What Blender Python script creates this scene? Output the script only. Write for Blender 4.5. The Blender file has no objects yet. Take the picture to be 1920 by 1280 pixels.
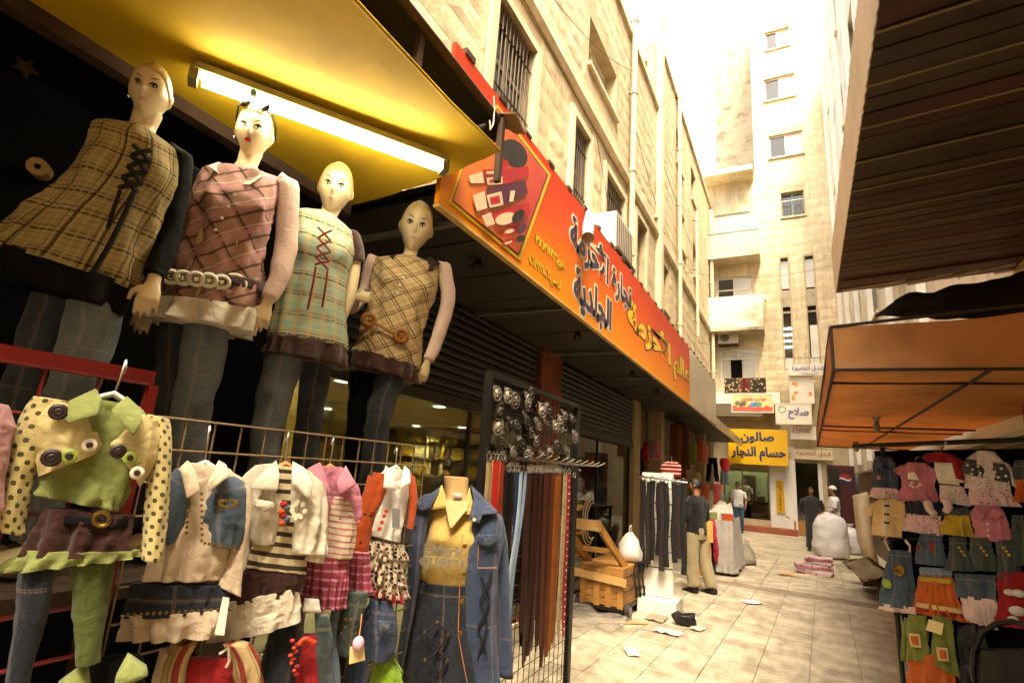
import bpy, bmesh, math, random
from math import radians as R, sin, cos, pi, sqrt, exp
from mathutils import Vector as V, Matrix, noise
random.seed(7)
sc = bpy.context.scene
COL = sc.collection

# ------------------------------------------------------------------ camera
H = 1.65
YAW, PITCH, ROLL, FPX = R(28.22), R(13.36), R(4.1), 1000.0
_f = V((-sin(YAW) * cos(PITCH), cos(YAW) * cos(PITCH), sin(PITCH)))
_r0 = V((cos(YAW), sin(YAW), 0))
_u0 = _r0.cross(_f)
_r = cos(ROLL) * _r0 + sin(ROLL) * _u0
_u = -sin(ROLL) * _r0 + cos(ROLL) * _u0
EYE = V((0, 0, H))
cd = bpy.data.cameras.new('camera')
cam = bpy.data.objects.new('camera', cd)
COL.objects.link(cam)
cd.sensor_width = 36
cd.lens = FPX / 1920 * 36
cd.clip_start = 0.05
cd.clip_end = 600
cam.matrix_world = Matrix(((_r.x, _u.x, -_f.x, 0), (_r.y, _u.y, -_f.y, 0), (_r.z, _u.z, -_f.z, H), (0, 0, 0, 1)))
sc.camera = cam

# ------------------------------------------------------------------ sky, sun, exposure
SUN_EL, SUN_AZ = R(60), R(150)          # azimuth clockwise from +Y: a veiled sun behind the camera, to the right
w = bpy.data.worlds.new('World')
sc.world = w
w.use_nodes = True
nt = w.node_tree
sky = nt.nodes.new('ShaderNodeTexSky')
sky.sky_type = 'NISHITA'
sky.sun_disc = False
sky.sun_elevation = SUN_EL
sky.sun_rotation = SUN_AZ
sky.air_density = 1.0
sky.dust_density = 9.0
sky.ozone_density = 0.6
bg = nt.nodes['Background']
bg.inputs['Strength'].default_value = 0.15
nt.links.new(sky.outputs[0], bg.inputs[0])
sl = bpy.data.lights.new('sun', 'SUN')
sl.energy = 1.0
sl.angle = R(20)
sl.color = (1, 0.93, 0.82)
so = bpy.data.objects.new('sun', sl)
COL.objects.link(so)
sd = V((sin(SUN_AZ) * cos(SUN_EL), cos(SUN_AZ) * cos(SUN_EL), sin(SUN_EL)))
so.rotation_euler = sd.to_track_quat('Z', 'Y').to_euler()
so.location = sd * 60
vs = sc.view_settings
vs.view_transform = 'Standard'
vs.look = 'None'
vs.gamma = 1
vs.use_curve_mapping = False
vs.exposure = 2.68
try:
    vs.use_white_balance = True
    vs.white_balance_temperature = 6900
    vs.white_balance_tint = 5
except Exception:
    pass
try:
    sc.cycles.max_bounces = 7
    sc.cycles.diffuse_bounces = 4
    sc.cycles.glossy_bounces = 3
    sc.cycles.transmission_bounces = 4
    sc.cycles.transparent_max_bounces = 10
    sc.cycles.use_denoising = True
    sc.cycles.sample_clamp_indirect = 6
    sc.cycles.caustics_reflective = False
    sc.cycles.caustics_refractive = False
except Exception:
    pass

# ------------------------------------------------------------------ pixel of the photograph -> point in the place
def ray(px, py):
    return _f + _r * ((px - 960) / FPX) + _u * ((640 - py) / FPX)
def at(px, py, x=None, y=None, z=None):
    d = ray(px, py)
    k = (x / d.x) if x is not None else (y / d.y) if y is not None else ((z - H) / d.z)
    return EYE + d * k
class Plane:
    """a vertical plane through pt whose normal points to azimuth az (degrees, 0 = +X, -90 = towards -Y)"""
    def __init__(s, pt, az):
        s.o = V(pt)
        s.n = V((cos(R(az)), sin(R(az)), 0))
        s.u = V((-s.n.y, s.n.x, 0))       # to the right for someone looking at the front
    def __call__(s, px, py, out=0.0):
        d = ray(px, py)
        k = (s.o + s.n * out - EYE).dot(s.n) / d.dot(s.n)
        return EYE + d * k

# ------------------------------------------------------------------ materials
def lin(c):
    if isinstance(c, str):
        c = c.lstrip('#')
        c = [int(c[i:i + 2], 16) / 255 for i in (0, 2, 4)]
        return tuple(x / 12.92 if x <= .04045 else ((x + .055) / 1.055) ** 2.4 for x in c) + (1,)
    return tuple(c[:3]) + (1,)
MATS = {}
class N:
    def __init__(s, name):
        s.m = bpy.data.materials.new(name)
        s.m.use_nodes = True
        s.t = s.m.node_tree
        s.b = s.t.nodes['Principled BSDF']
    def new(s, typ, **k):
        n = s.t.nodes.new('ShaderNode' + typ)
        for a, v in k.items():
            if a.startswith('i_'):
                n.inputs[a[2:].replace('_', ' ')].default_value = v
            else:
                setattr(n, a, v)
        return n
    def link(s, a, b):
        s.t.links.new(a, b)
    def coord(s, kind='Object', scale=(1, 1, 1), rot=(0, 0, 0)):
        tc = s.new('TexCoord')
        mp = s.new('Mapping')
        mp.inputs['Scale'].default_value = scale
        mp.inputs['Rotation'].default_value = rot
        s.link(tc.outputs[kind], mp.inputs[0])
        return mp.outputs[0]
    def noise(s, co, scale=5, detail=4, rough=.55):
        n = s.new('TexNoise')
        n.inputs['Scale'].default_value = scale
        n.inputs['Detail'].default_value = detail
        n.inputs['Roughness'].default_value = rough
        s.link(co, n.inputs['Vector'])
        return n.outputs[0]
    def ramp(s, fac, pts):
        r = s.new('ValToRGB')
        e = r.color_ramp.elements
        while len(e) < len(pts):
            e.new(.5)
        for i, (p, c) in enumerate(pts):
            e[i].position = p
            e[i].color = lin(c)
        s.link(fac, r.inputs[0])
        return r.outputs[0]
    def math(s, op, a, b=None, c=None):
        n = s.new('Math', operation=op)
        for i, v in enumerate((a, b, c)):
            if v is None:
                continue
            if isinstance(v, (int, float)):
                n.inputs[i].default_value = v
            else:
                s.link(v, n.inputs[i])
        return n.outputs[0]
    def mix(s, fac, a, b, mode='MIX'):
        n = s.new('MixRGB', blend_type=mode)
        for i, v in zip((0, 1, 2), (fac, a, b)):
            if isinstance(v, (int, float)):
                n.inputs[i].default_value = v
            elif isinstance(v, (str, tuple)):
                n.inputs[i].default_value = lin(v)
            else:
                s.link(v, n.inputs[i])
        return n.outputs[0]
    def bump(s, h, strength=.3, dist=.01):
        n = s.new('Bump')
        n.inputs['Strength'].default_value = strength
        n.inputs['Distance'].default_value = dist
        s.link(h, n.inputs['Height'])
        s.link(n.outputs[0], s.b.inputs['Normal'])
    def base(s, c):
        if isinstance(c, (str, tuple)):
            s.b.inputs['Base Color'].default_value = lin(c)
        else:
            s.link(c, s.b.inputs['Base Color'])
def mat(name, c, rough=.65, var=.25, scale=6, bump=.25, metal=0., dark=None, coord='Object', fine=60, spec=.4, perobj=0., bdist=.01, stain=0., streak=.18):
    if name in MATS:
        return MATS[name]
    n = N(name)
    co = n.coord(coord)
    f = n.noise(co, scale, 5, .6)
    g = n.noise(co, fine, 3, .5)
    c1 = lin(c)
    d = lin(dark) if dark else tuple(x * (1 - var) for x in c1[:3]) + (1,)
    l = tuple(min(1, x * (1 + var * .5)) for x in c1[:3]) + (1,)
    col = n.ramp(f, [(.3, d), (.5, c1), (.72, l)])
    if perobj:
        oi = n.new('ObjectInfo')
        hs = n.new('HueSaturation')
        n.link(col, hs.inputs['Color'])
        v = n.math('MULTIPLY_ADD', oi.outputs['Random'], perobj, 1 - perobj / 2)
        n.link(v, hs.inputs['Value'])
        col = hs.outputs[0]
    if stain:
        ge = n.new('NewGeometry')
        mp = n.new('Mapping')
        mp.inputs['Scale'].default_value = (1, 1, streak)
        n.link(ge.outputs['Position'], mp.inputs[0])
        a_ = n.noise(mp.outputs[0], 1.9, 6, .7)
        b_ = n.noise(mp.outputs[0], 7.5, 5, .65)
        k = n.ramp(n.math('ADD', n.math('MULTIPLY', a_, .65), n.math('MULTIPLY', b_, .35)), [(.42, (1, 1, 1)), (.56, (0, 0, 0))])
        k = n.math('MULTIPLY', n.math('SUBTRACT', 1.0, n.math('SUBTRACT', 1.0, k)), stain)
        col = n.mix(k, col, tuple(x * .42 for x in (c1[0], c1[1] * .95, c1[2] * .88)))
    n.base(col)
    n.b.inputs['Roughness'].default_value = rough
    n.b.inputs['Metallic'].default_value = metal
    n.b.inputs['Specular IOR Level'].default_value = spec
    if bump:
        n.bump(g, bump, bdist)
    MATS[name] = n.m
    return n.m
def cloth(name, c, var=.22, weave=3500, dark=None, sheen=.15, bump=.35, dots=None, knit=False, holes=None):
    """woven fabric: fine thread relief, soft uneven dye; dots = (colour, scale, threshold) for a printed pattern"""
    if name in MATS:
        return MATS[name]
    n = N(name)
    co = n.coord('UV')
    ob = n.coord('Object')
    f = n.noise(ob, 9, 5, .65)
    c1 = lin(c)
    d = lin(dark) if dark else tuple(x * (1 - var) for x in c1[:3]) + (1,)
    l = tuple(min(1, x * (1 + var * .6)) for x in c1[:3]) + (1,)
    col = n.ramp(f, [(.3, d), (.52, c1), (.75, l)])
    if dots:
        for dc, ds, th in dots:
            vo = n.new('TexVoronoi')
            vo.inputs['Scale'].default_value = ds
            vo.inputs['Randomness'].default_value = .55
            n.link(co, vo.inputs['Vector'])
            k = n.math('LESS_THAN', vo.outputs['Distance'], th)
            col = n.mix(k, col, dc)
    sx = n.new('SeparateXYZ')
    n.link(co, sx.inputs[0])
    if holes:
        q_ = 2 * pi / holes[1]
        hx = n.math('SINE', n.math('MULTIPLY', sx.outputs[0], q_))
        hz = n.math('SINE', n.math('MULTIPLY', sx.outputs[1], q_))
        wob = n.math('MULTIPLY', n.math('SUBTRACT', n.noise(ob, 30, 3), .5), .5)
        k = n.math('GREATER_THAN', n.math('ADD', n.math('MULTIPLY', hx, hz), wob), .45)
        col = n.mix(k, col, holes[0])
    if weave == 3000:      # denim: sewn panels with pale worn edges and ochre thread
        fu = n.math('ABSOLUTE', n.math('SUBTRACT', n.math('FRACT', n.math('ADD', n.math('DIVIDE', sx.outputs[0], .17), .2)), .5))
        fv = n.math('ABSOLUTE', n.math('SUBTRACT', n.math('FRACT', n.math('ADD', n.math('DIVIDE', sx.outputs[1], .55), .42)), .5))
        wear = n.math('MULTIPLY', n.math('LESS_THAN', n.math('MINIMUM', fu, n.math('MULTIPLY', fv, 3.2)), .035), n.math('MULTIPLY', f, .7))
        col = n.mix(wear, col, tuple(min(1, x * 1.9 + .02) for x in c1[:3]))
        dash = n.math('GREATER_THAN', n.math('FRACT', n.math('MULTIPLY', n.math('ADD', sx.outputs[0], sx.outputs[1]), 140)), .35)
        line = n.math('MULTIPLY', n.math('LESS_THAN', n.math('ABSOLUTE', n.math('SUBTRACT', n.math('MINIMUM', fu, n.math('MULTIPLY', fv, 3.2)), .016)), .008), dash)
        col = n.mix(n.math('MULTIPLY', line, .55), col, '#8a6436')
    a = n.math('SINE', n.math('MULTIPLY', sx.outputs[0], weave))
    b = n.math('SINE', n.math('MULTIPLY', sx.outputs[1], weave))
    hgt = n.math('ADD', n.math('MULTIPLY', a, b), n.math('MULTIPLY', n.noise(ob, 45, 4, .6), 2.5))
    wr = n.new('TexNoise')
    wr.inputs['Scale'].default_value = 17
    wr.inputs['Detail'].default_value = 6
    wr.inputs['Roughness'].default_value = .6
    wr.inputs['Distortion'].default_value = 1.2
    n.link(ob, wr.inputs['Vector'])
    n.bump(hgt, bump, .003 if not knit else .008)
    b1 = n.b.inputs['Normal'].links[0].from_node
    b2 = n.new('Bump')
    b2.inputs['Strength'].default_value = .55
    b2.inputs['Distance'].default_value = .02
    n.link(wr.outputs[0], b2.inputs['Height'])
    n.link(b2.outputs[0], b1.inputs['Normal'])
    n.base(col)
    n.b.inputs['Roughness'].default_value = .85
    n.b.inputs['Specular IOR Level'].default_value = .2
    n.b.inputs['Sheen Weight'].default_value = sheen
    MATS[name] = n.m
    return n.m
def plaid(name, base, stripes, rot=0., soft=.25):
    """stripes: (axis 0/1, period m, width fraction, offset, colour, opacity)"""
    n = N(name)
    co = n.coord('UV', rot=(0, 0, rot))
    ob = n.coord('Object')
    sx = n.new('SeparateXYZ')
    n.link(co, sx.inputs[0])
    f = n.noise(ob, 14, 5, .6)
    c1 = lin(base)
    col = n.ramp(f, [(.3, tuple(x * .75 for x in c1[:3])), (.55, c1[:3]), (.8, tuple(min(1, x * 1.15) for x in c1[:3]))])
    for ax, per, wd, off, c, op in stripes:
        t = n.math('FRACT', n.math('ADD', n.math('DIVIDE', sx.outputs[ax], per), off))
        k = n.math('LESS_THAN', n.math('ABSOLUTE', n.math('SUBTRACT', t, .5)), wd / 2)
        col = n.mix(n.math('MULTIPLY', k, op), col, c)
    n.base(col)
    a = n.math('SINE', n.math('MULTIPLY', sx.outputs[0], 3500))
    b = n.math('SINE', n.math('MULTIPLY', sx.outputs[1], 3500))
    n.bump(n.math('ADD', n.math('MULTIPLY', a, b), n.math('MULTIPLY', n.noise(ob, 40, 4, .6), 2)), .35, .004)
    n.b.inputs['Roughness'].default_value = .85
    n.b.inputs['Specular IOR Level'].default_value = .2
    MATS[name] = n.m
    return n.m
def emit(name, c, s):
    n = N(name)
    n.base(c)
    n.b.inputs['Emission Color'].default_value = lin(c)
    n.b.inputs['Emission Strength'].default_value = s
    MATS[name] = n.m
    return n.m
def glassmat(name, tint='#cfd0c4', refl=.9):
    n = N(name)
    t = n.new('BsdfTransparent')
    t.inputs[0].default_value = lin(tint)
    g = n.new('BsdfGlossy')
    g.inputs['Roughness'].default_value = .03
    fr = n.new('Fresnel')
    fr.inputs[0].default_value = 1.5
    mx = n.new('MixShader')
    n.link(n.math('MULTIPLY', fr.outputs[0], refl), mx.inputs[0])
    n.link(t.outputs[0], mx.inputs[1])
    n.link(g.outputs[0], mx.inputs[2])
    n.link(mx.outputs[0], n.t.nodes['Material Output'].inputs[0])
    MATS[name] = n.m
    return n.m
def film(name, c='#d8d2c8', a=.55):
    """thin crumpled plastic film: partly clear"""
    n = N(name)
    n.base(c)
    n.b.inputs['Roughness'].default_value = .22
    co = n.coord()
    f = n.noise(co, 9, 5, .7)
    n.link(n.math('MULTIPLY_ADD', f, .6, a - .3), n.b.inputs['Alpha'])
    n.bump(f, .8, .03)
    MATS[name] = n.m
    return n.m

# ------------------------------------------------------------------ mesh builder
class M:
    def __init__(s):
        s.v, s.f, s.uv = [], [], []
    def add(s, vs, fs, uvs=None):
        b = len(s.v)
        s.v += [tuple(p) for p in vs]
        for i, f in enumerate(fs):
            s.f.append(tuple(k + b for k in f))
            s.uv.append(uvs[i] if uvs else None)
        return s
    def box(s, c, size, rz=0., rx=0., ry=0., taper=1.):
        m = Matrix.Rotation(rz, 3, 'Z') @ Matrix.Rotation(ry, 3, 'Y') @ Matrix.Rotation(rx, 3, 'X')
        c = V(c)
        h = V(size) / 2
        vs = []
        for k in ((-1, -1, -1), (1, -1, -1), (1, 1, -1), (-1, 1, -1), (-1, -1, 1), (1, -1, 1), (1, 1, 1), (-1, 1, 1)):
            t = taper if k[2] > 0 else 1
            vs.append(c + m @ V((k[0] * h.x * t, k[1] * h.y * t, k[2] * h.z)))
        return s.add(vs, [(0, 3, 2, 1), (4, 5, 6, 7), (0, 1, 5, 4), (1, 2, 6, 5), (2, 3, 7, 6), (3, 0, 4, 7)])
    def span(s, a, b):
        a, b = V(a), V(b)
        return s.box((a + b) / 2, (abs(b.x - a.x), abs(b.y - a.y), abs(b.z - a.z)))
    def slab(s, pts, off):
        """closed prism: polygon pts pushed by vector off"""
        n = len(pts)
        off = V(off)
        vs = [V(p) for p in pts] + [V(p) + off for p in pts]
        fs = [tuple(range(n - 1, -1, -1)), tuple(range(n, 2 * n))]
        fs += [(i, (i + 1) % n, n + (i + 1) % n, n + i) for i in range(n)]
        return s.add(vs, fs)
    def tube(s, path, r, n=8, caps=True, flat=None):
        path = [V(p) for p in path]
        rs = r if isinstance(r, (list, tuple)) else [r] * len(path)
        vs, fs = [], []
        up = None
        for i, p in enumerate(path):
            t = (path[min(i + 1, len(path) - 1)] - path[max(i - 1, 0)]).normalized()
            if up is None:
                up = V((0, 0, 1)) if abs(t.z) < .9 else V((1, 0, 0))
                if flat is not None:
                    up = V(flat)
            a = t.cross(up)
            if a.length < 1e-5:
                a = t.orthogonal()
            a.normalize()
            b = a.cross(t).normalized()
            if flat is None:
                up = b
            for k in range(n):
                q = 2 * pi * k / n
                e = rs[i]
                e = e if isinstance(e, tuple) else (e, e)
                vs.append(p + a * (cos(q) * e[0]) + b * (sin(q) * e[1]))
        uvs = []
        for i in range(len(path) - 1):
            for k in range(n):
                fs.append((i * n + k, i * n + (k + 1) % n, (i + 1) * n + (k + 1) % n, (i + 1) * n + k))
                uvs.append(((k * .02, i * .05), ((k + 1) * .02, i * .05), ((k + 1) * .02, (i + 1) * .05), (k * .02, (i + 1) * .05)))
        if caps:
            fs.append(tuple(range(n - 1, -1, -1)))
            fs.append(tuple(range((len(path) - 1) * n, len(path) * n)))
            uvs += [None, None]
        return s.add(vs, fs, uvs)
    def rings(s, rings, caps=(True, True)):
        n = len(rings[0])
        vs = [p for r in rings for p in r]
        fs, uvs = [], []
        vl = [0]
        for i in range(1, len(rings)):
            vl.append(vl[-1] + max((V(rings[i][k]) - V(rings[i - 1][k])).length for k in range(0, n, max(1, n // 6))))
        cl = [0]
        mid = rings[len(rings) // 2]
        for k in range(n):
            cl.append(cl[-1] + (V(mid[(k + 1) % n]) - V(mid[k])).length)
        for i in range(len(rings) - 1):
            for k in range(n):
                fs.append((i * n + k, i * n + (k + 1) % n, (i + 1) * n + (k + 1) % n, (i + 1) * n + k))
                uvs.append(((cl[k], vl[i]), (cl[k + 1], vl[i]), (cl[k + 1], vl[i + 1]), (cl[k], vl[i + 1])))
        if caps[0]:
            fs.append(tuple(range(n - 1, -1, -1)))
            uvs.append(None)
        if caps[1]:
            fs.append(tuple(range((len(rings) - 1) * n, len(rings) * n)))
            uvs.append(None)
        return s.add(vs, fs, uvs)
    def lathe(s, c, prof, n=16, axis=(0, 0, 1)):
        ax = V(axis).normalized()
        a = ax.orthogonal().normalized()
        b = ax.cross(a)
        c = V(c)
        return s.rings([[c + ax * h + (a * cos(2 * pi * k / n) + b * sin(2 * pi * k / n)) * r for k in range(n)] for r, h in prof])
    def ball(s, c, r, n=12, m=8):
        r = r if isinstance(r, (tuple, list)) else (r, r, r)
        c = V(c)
        rs = []
        for i in range(m + 1):
            t = -pi / 2 + pi * min(max(i, .08), m - .08) / m
            rs.append([c + V((cos(2 * pi * k / n) * cos(t) * r[0], sin(2 * pi * k / n) * cos(t) * r[1], sin(t) * r[2])) for k in range(n)])
        return s.rings(rs)
    def sheet(s, grid, thick=0., uvs=1.):
        """grid[i][j] of points; thick gives it a back face offset along normal"""
        a, b = len(grid), len(grid[0])
        vs = [V(p) for row in grid for p in row]
        fs, uv = [], []
        for i in range(a - 1):
            for j in range(b - 1):
                fs.append((i * b + j, i * b + j + 1, (i + 1) * b + j + 1, (i + 1) * b + j))
                q = lambda i, j: (j / (b - 1) * (V(grid[i][-1]) - V(grid[i][0])).length, i / (a - 1) * (V(grid[-1][0]) - V(grid[0][0])).length)
                uv.append((q(i, j), q(i, j + 1), q(i + 1, j + 1), q(i + 1, j)))
        if thick:
            n = a * b
            nm = (V(grid[-1][0]) - V(grid[0][0])).cross(V(grid[0][-1]) - V(grid[0][0])).normalized() * thick
            vs += [p + nm for p in vs[:n]]
            m = len(fs)
            fs += [tuple(k + n for k in reversed(f)) for f in fs[:m]]
            uv += [tuple(reversed(q)) for q in uv[:m]]
            edge = [j for j in range(b)] + [i * b + b - 1 for i in range(1, a)] + [(a - 1) * b + j for j in range(b - 2, -1, -1)] + [i * b for i in range(a - 2, 0, -1)]
            for i in range(len(edge)):
                p, q = edge[i], edge[(i + 1) % len(edge)]
                fs.append((q, p, p + n, q + n))
                uv.append(None)
        return s.add(vs, fs, uv)
    def mesh(s, name, org=(0, 0, 0), smooth=None, m=None):
        me = bpy.data.meshes.new(name)
        o = V(org)
        me.from_pydata([V(p) - o for p in s.v], [], s.f)
        lay = me.uv_layers.new(name='UVMap')
        li = 0
        data = []
        for f, u in zip(s.f, s.uv):
            for k in range(len(f)):
                p = u[k] if u else (s.v[f[k]][0] + s.v[f[k]][1] * .7, s.v[f[k]][2])
                data += [p[0], p[1]]
        if len(data) == len(lay.data) * 2:
            lay.data.foreach_set('uv', data)
        if smooth is not None:
            me.shade_smooth()
            if smooth < 180:
                me.set_sharp_from_angle(angle=R(smooth))
        if m is not None:
            me.materials.append(m)
        return me
ORG = {}
def thing(name, label, cat, loc=(0, 0, 0), group=None):
    o = bpy.data.objects.new(name, None)
    COL.objects.link(o)
    o.location = loc
    o.empty_display_size = .05
    ORG[o.name] = V(loc)
    o['label'] = label
    o['category'] = cat
    if group:
        o['group'] = group
    return o
def part(name, mb, m, parent, smooth=40, label=None, kind=None):
    """one mesh child of parent, given in world coordinates"""
    org = ORG[parent.name]
    o = bpy.data.objects.new(name, mb.mesh(name, org, smooth, m))
    COL.objects.link(o)
    o.parent = parent
    ORG[o.name] = org
    if label:
        o['label'] = label
    if kind:
        o['kind'] = kind
    return o
def solo(name, mb, m, label, cat, loc=None, smooth=40, group=None, kind=None):
    """a thing that is one mesh"""
    loc = V(loc) if loc is not None else V((0, 0, 0))
    o = bpy.data.objects.new(name, mb.mesh(name, loc, smooth, m))
    COL.objects.link(o)
    o.location = loc
    ORG[o.name] = loc
    if kind != 'structure':
        o['label'] = label
        o['category'] = cat
    if group:
        o['group'] = group
    if kind:
        o['kind'] = kind
    return o
def inst(name, me, parent, loc, rz=0., m=None, scale=None):
    """a piece that shares its mesh with its likes; loc in world coordinates"""
    o = bpy.data.objects.new(name, me)
    COL.objects.link(o)
    o.parent = parent
    o.location = V(loc) - ORG[parent.name]
    o.rotation_euler = (0, 0, rz)
    if scale:
        o.scale = scale
    ORG[o.name] = ORG[parent.name]
    return o

# ------------------------------------------------------------------ Arabic lettering (joined forms, right to left)
_J = {'ا': 'FE8D FE8E', 'أ': 'FE83 FE84', 'ة': 'FE93 FE94', 'ت': 'FE95 FE96 FE97 FE98', 'ج': 'FE9D FE9E FE9F FEA0', 'ح': 'FEA1 FEA2 FEA3 FEA4',
      'خ': 'FEA5 FEA6 FEA7 FEA8', 'د': 'FEA9 FEAA', 'ر': 'FEAD FEAE', 'ز': 'FEAF FEB0', 'س': 'FEB1 FEB2 FEB3 FEB4', 'ص': 'FEB9 FEBA FEBB FEBC',
      'ض': 'FEBD FEBE FEBF FEC0', 'ع': 'FEC9 FECA FECB FECC', 'ف': 'FED1 FED2 FED3 FED4', 'ق': 'FED5 FED6 FED7 FED8', 'ك': 'FED9 FEDA FEDB FEDC',
      'ل': 'FEDD FEDE FEDF FEE0', 'م': 'FEE1 FEE2 FEE3 FEE4', 'ن': 'FEE5 FEE6 FEE7 FEE8', 'و': 'FEED FEEE', 'ي': 'FEF1 FEF2 FEF3 FEF4', 'ب': 'FE8F FE90 FE91 FE92',
      '\x01': 'FEFB FEFC', '\x02': 'FEF7 FEF8'}
_J = {k: [chr(int(x, 16)) for x in v.split()] for k, v in _J.items()}
def arabic(s):
    s = s.replace('لا', '\x01').replace('لأ', '\x02')
    out = []
    for i, ch in enumerate(s):
        if ch not in _J:
            out.append(ch)
            continue
        prev = i > 0 and s[i - 1] in _J and len(_J[s[i - 1]]) == 4
        nxt = i + 1 < len(s) and s[i + 1] in _J and len(_J[ch]) == 4
        out.append(_J[ch][(1 if prev else 0) if not nxt else (3 if prev else 2)])
    # digits keep their own order
    res, run = [], ''
    for ch in reversed(out):
        if ch in '٠١٢٣٤٥٦٧٨٩/':
            run = ch + run
        else:
            res.append(run)
            run = ''
            res.append(ch)
    res.append(run)
    return ''.join(res)
def letters(s, bold=0., ext=.0):
    """text outline as an M, in its own x/y plane with z up to 2*ext; returned with its bounds"""
    c = bpy.data.curves.new('lettering', 'FONT')
    c.body = s
    c.offset = bold
    c.extrude = ext
    c.resolution_u = 3
    o = bpy.data.objects.new('lettering', c)
    COL.objects.link(o)
    dg = bpy.context.evaluated_depsgraph_get()
    dg.update()
    me = bpy.data.meshes.new_from_object(o.evaluated_get(dg))
    mb = M()
    mb.add([tuple(v.co) for v in me.vertices], [tuple(p.vertices) for p in me.polygons])
    bpy.data.objects.remove(o)
    bpy.data.curves.remove(c)
    bpy.data.meshes.remove(me)
    return mb
def bounds(mb):
    xs = [p[0] for p in mb.v]
    ys = [p[1] for p in mb.v]
    return min(xs), max(xs), min(ys), max(ys)
def write(parent, text, m, o, ux, uy, wd, ht, out, bold=.0, ext=.02, ref=None, name='lettering'):
    """lay text in the rectangle that starts at o (lower left) with sides ux*wd, uy*ht, lifted by vector out"""
    mb = letters(text, bold, ext)
    x0, x1, y0, y1 = bounds(ref or mb)
    nrm = V(out).normalized()
    sx, sy = wd / (x1 - x0), ht / (y1 - y0)
    o, ux, uy = V(o), V(ux), V(uy)
    mb.v = [tuple(o + ux * ((x - x0) * sx) + uy * ((y - y0) * sy) + V(out) + nrm * (z * .12)) for x, y, z in mb.v]
    if ux.cross(uy).dot(nrm) < 0:
        mb.f = [tuple(reversed(f)) for f in mb.f]
    return part(name, mb, m, parent, None)
# ================================================================== materials of the place
STONE = mat('limestone', '#c6b48f', .85, .16, 2.2, .5, fine=38, perobj=.13, bdist=.02, dark='#b09c78', stain=.38)
STONE2 = mat('pale_limestone', '#d2c09c', .85, .16, 1.3, .35, fine=30, perobj=.14, dark='#c4b189', stain=.4)
MORTAR = mat('mortar', '#b09d7a', .9, .25, 3, .5)
PLASTER = mat('stained_plaster', '#d4c4a2', .85, .25, .9, .3, dark='#b3a07a', stain=.5)
CONC = mat('concrete', '#a89a80', .85, .3, 1.6, .4, dark='#6f634d')
WHITEP = mat('white_paint', '#ddd6c6', .6, .12, 2, .1, stain=.15)
TILE = mat('floor_tile', '#b9ab90', .55, .25, 1.7, .18, fine=25, perobj=.16, dark='#9c8c70', stain=.8, streak=1.)
GROUT = mat('grout', '#8f8068', .9, .3, 5, .4, stain=.5, streak=1.)
DIRTG = mat('dirty_paving', '#b5a78b', .6, .3, 1.1, .3, dark='#9a8b70', stain=.5, streak=1.)
ASPH = mat('wet_dark_stone', '#4a4234', .5, .5, 14, .9, fine=50)
RUST = mat('rusty_steel', '#4a3626', .7, .45, 7, .4, metal=.35)
DKMETAL = mat('dark_steel', '#2a2622', .5, .3, 8, .2, metal=.5)
GREYM = mat('grey_steel', '#7d766a', .45, .25, 6, .15, metal=.6)
CHROME = mat('chrome', '#c8c4ba', .22, .1, 6, .0, metal=1.)
ZINC = mat('zinc_sheet', '#b9b1a0', .28, .25, 1.5, .1, metal=.75)
SHUT = mat('dark_shutter', '#241f1a', .5, .35, 4, .1, metal=.3, perobj=.25)
SHUT2 = mat('brown_shutter', '#6a5740', .6, .3, 4, .1, perobj=.25)
BLACK = mat('black_cloth', '#0b0a09', .95, .3, 4, .2, spec=.1)  # also used where black stands in for unlit interiors
WOODD = mat('dark_wood', '#3a281a', .75, .4, 5, .3)
PILLR = mat('orange_pillar', '#7a3a1c', .6, .3, 3, .15, dark='#4a2413')
PANE = mat('dark_pane', '#2b2a26', .08, .4, 1.2, 0, spec=.6)
PANEW = mat('pale_pane', '#b9b3a2', .15, .15, 1.5, 0, spec=.6)
PVC = mat('cream_pipe', '#c9b894', .55, .2, 3, .1)
WFRAME = mat('white_frame', '#d9d2c2', .5, .12, 3, .05)
BARM = mat('grille_steel', '#57493a', .6, .3, 8, .1, metal=.3)
ACW = mat('ac_white', '#cfc8b6', .5, .15, 3, .05)
GLASS = glassmat('shop_glass')
WARMWALL = mat('shop_wall', '#b8a46e', .7, .15, 2, .1)

# ================================================================== ground
gm = M().box((0, 20, -.062), (140, 140, .1))
ground = solo('ground', gm, GROUT, '', '', kind='structure', smooth=None)
far_m = M()
far_m.span((-2.9, 15.6, -.02), (3.2, 23.6, -.002))
part('paving', far_m, DIRTG, ground)
tm = []
for i in range(3):
    b = M().box((0, 0, 0), (.4155, .4155, .022), taper=.99)
    tm.append(b.mesh('tile', (0, 0, 0), None, TILE))
ROT = R(-2.2)
cand = []
for i in range(-14, 18):
    for j in range(-2, 42):
        x, y = i * .42 + (.0), j * .42
        X, Y = x * cos(ROT) - y * sin(ROT), x * sin(ROT) + y * cos(ROT)
        if -2.95 < X < 2.6 and Y < 15.6 and not (10.32 < Y < 10.72):
            vis = Y > 3.4 and X > -.62 * Y - .2 and X < .35 * Y and X > -2.7
            cand.append((0 if vis else 1, X * X + Y * Y, X, Y))
cand.sort()
rest = M()
for k, (nv, d, X, Y) in enumerate(cand):
    z = -.011 + random.uniform(-.0025, .0005)
    if k < 300:
        o = inst('tile', tm[k % 3], ground, (X, Y, z), ROT + random.uniform(-.006, .006))
        o.rotation_euler.x = random.uniform(-.004, .004)
        o.rotation_euler.y = random.uniform(-.004, .004)
    else:
        rest.box((X, Y, z), (.4155, .4155, .022), rz=ROT, taper=.99)
part('tile_field', rest, TILE, ground, None, kind='stuff')
dr = M()
g = []
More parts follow.
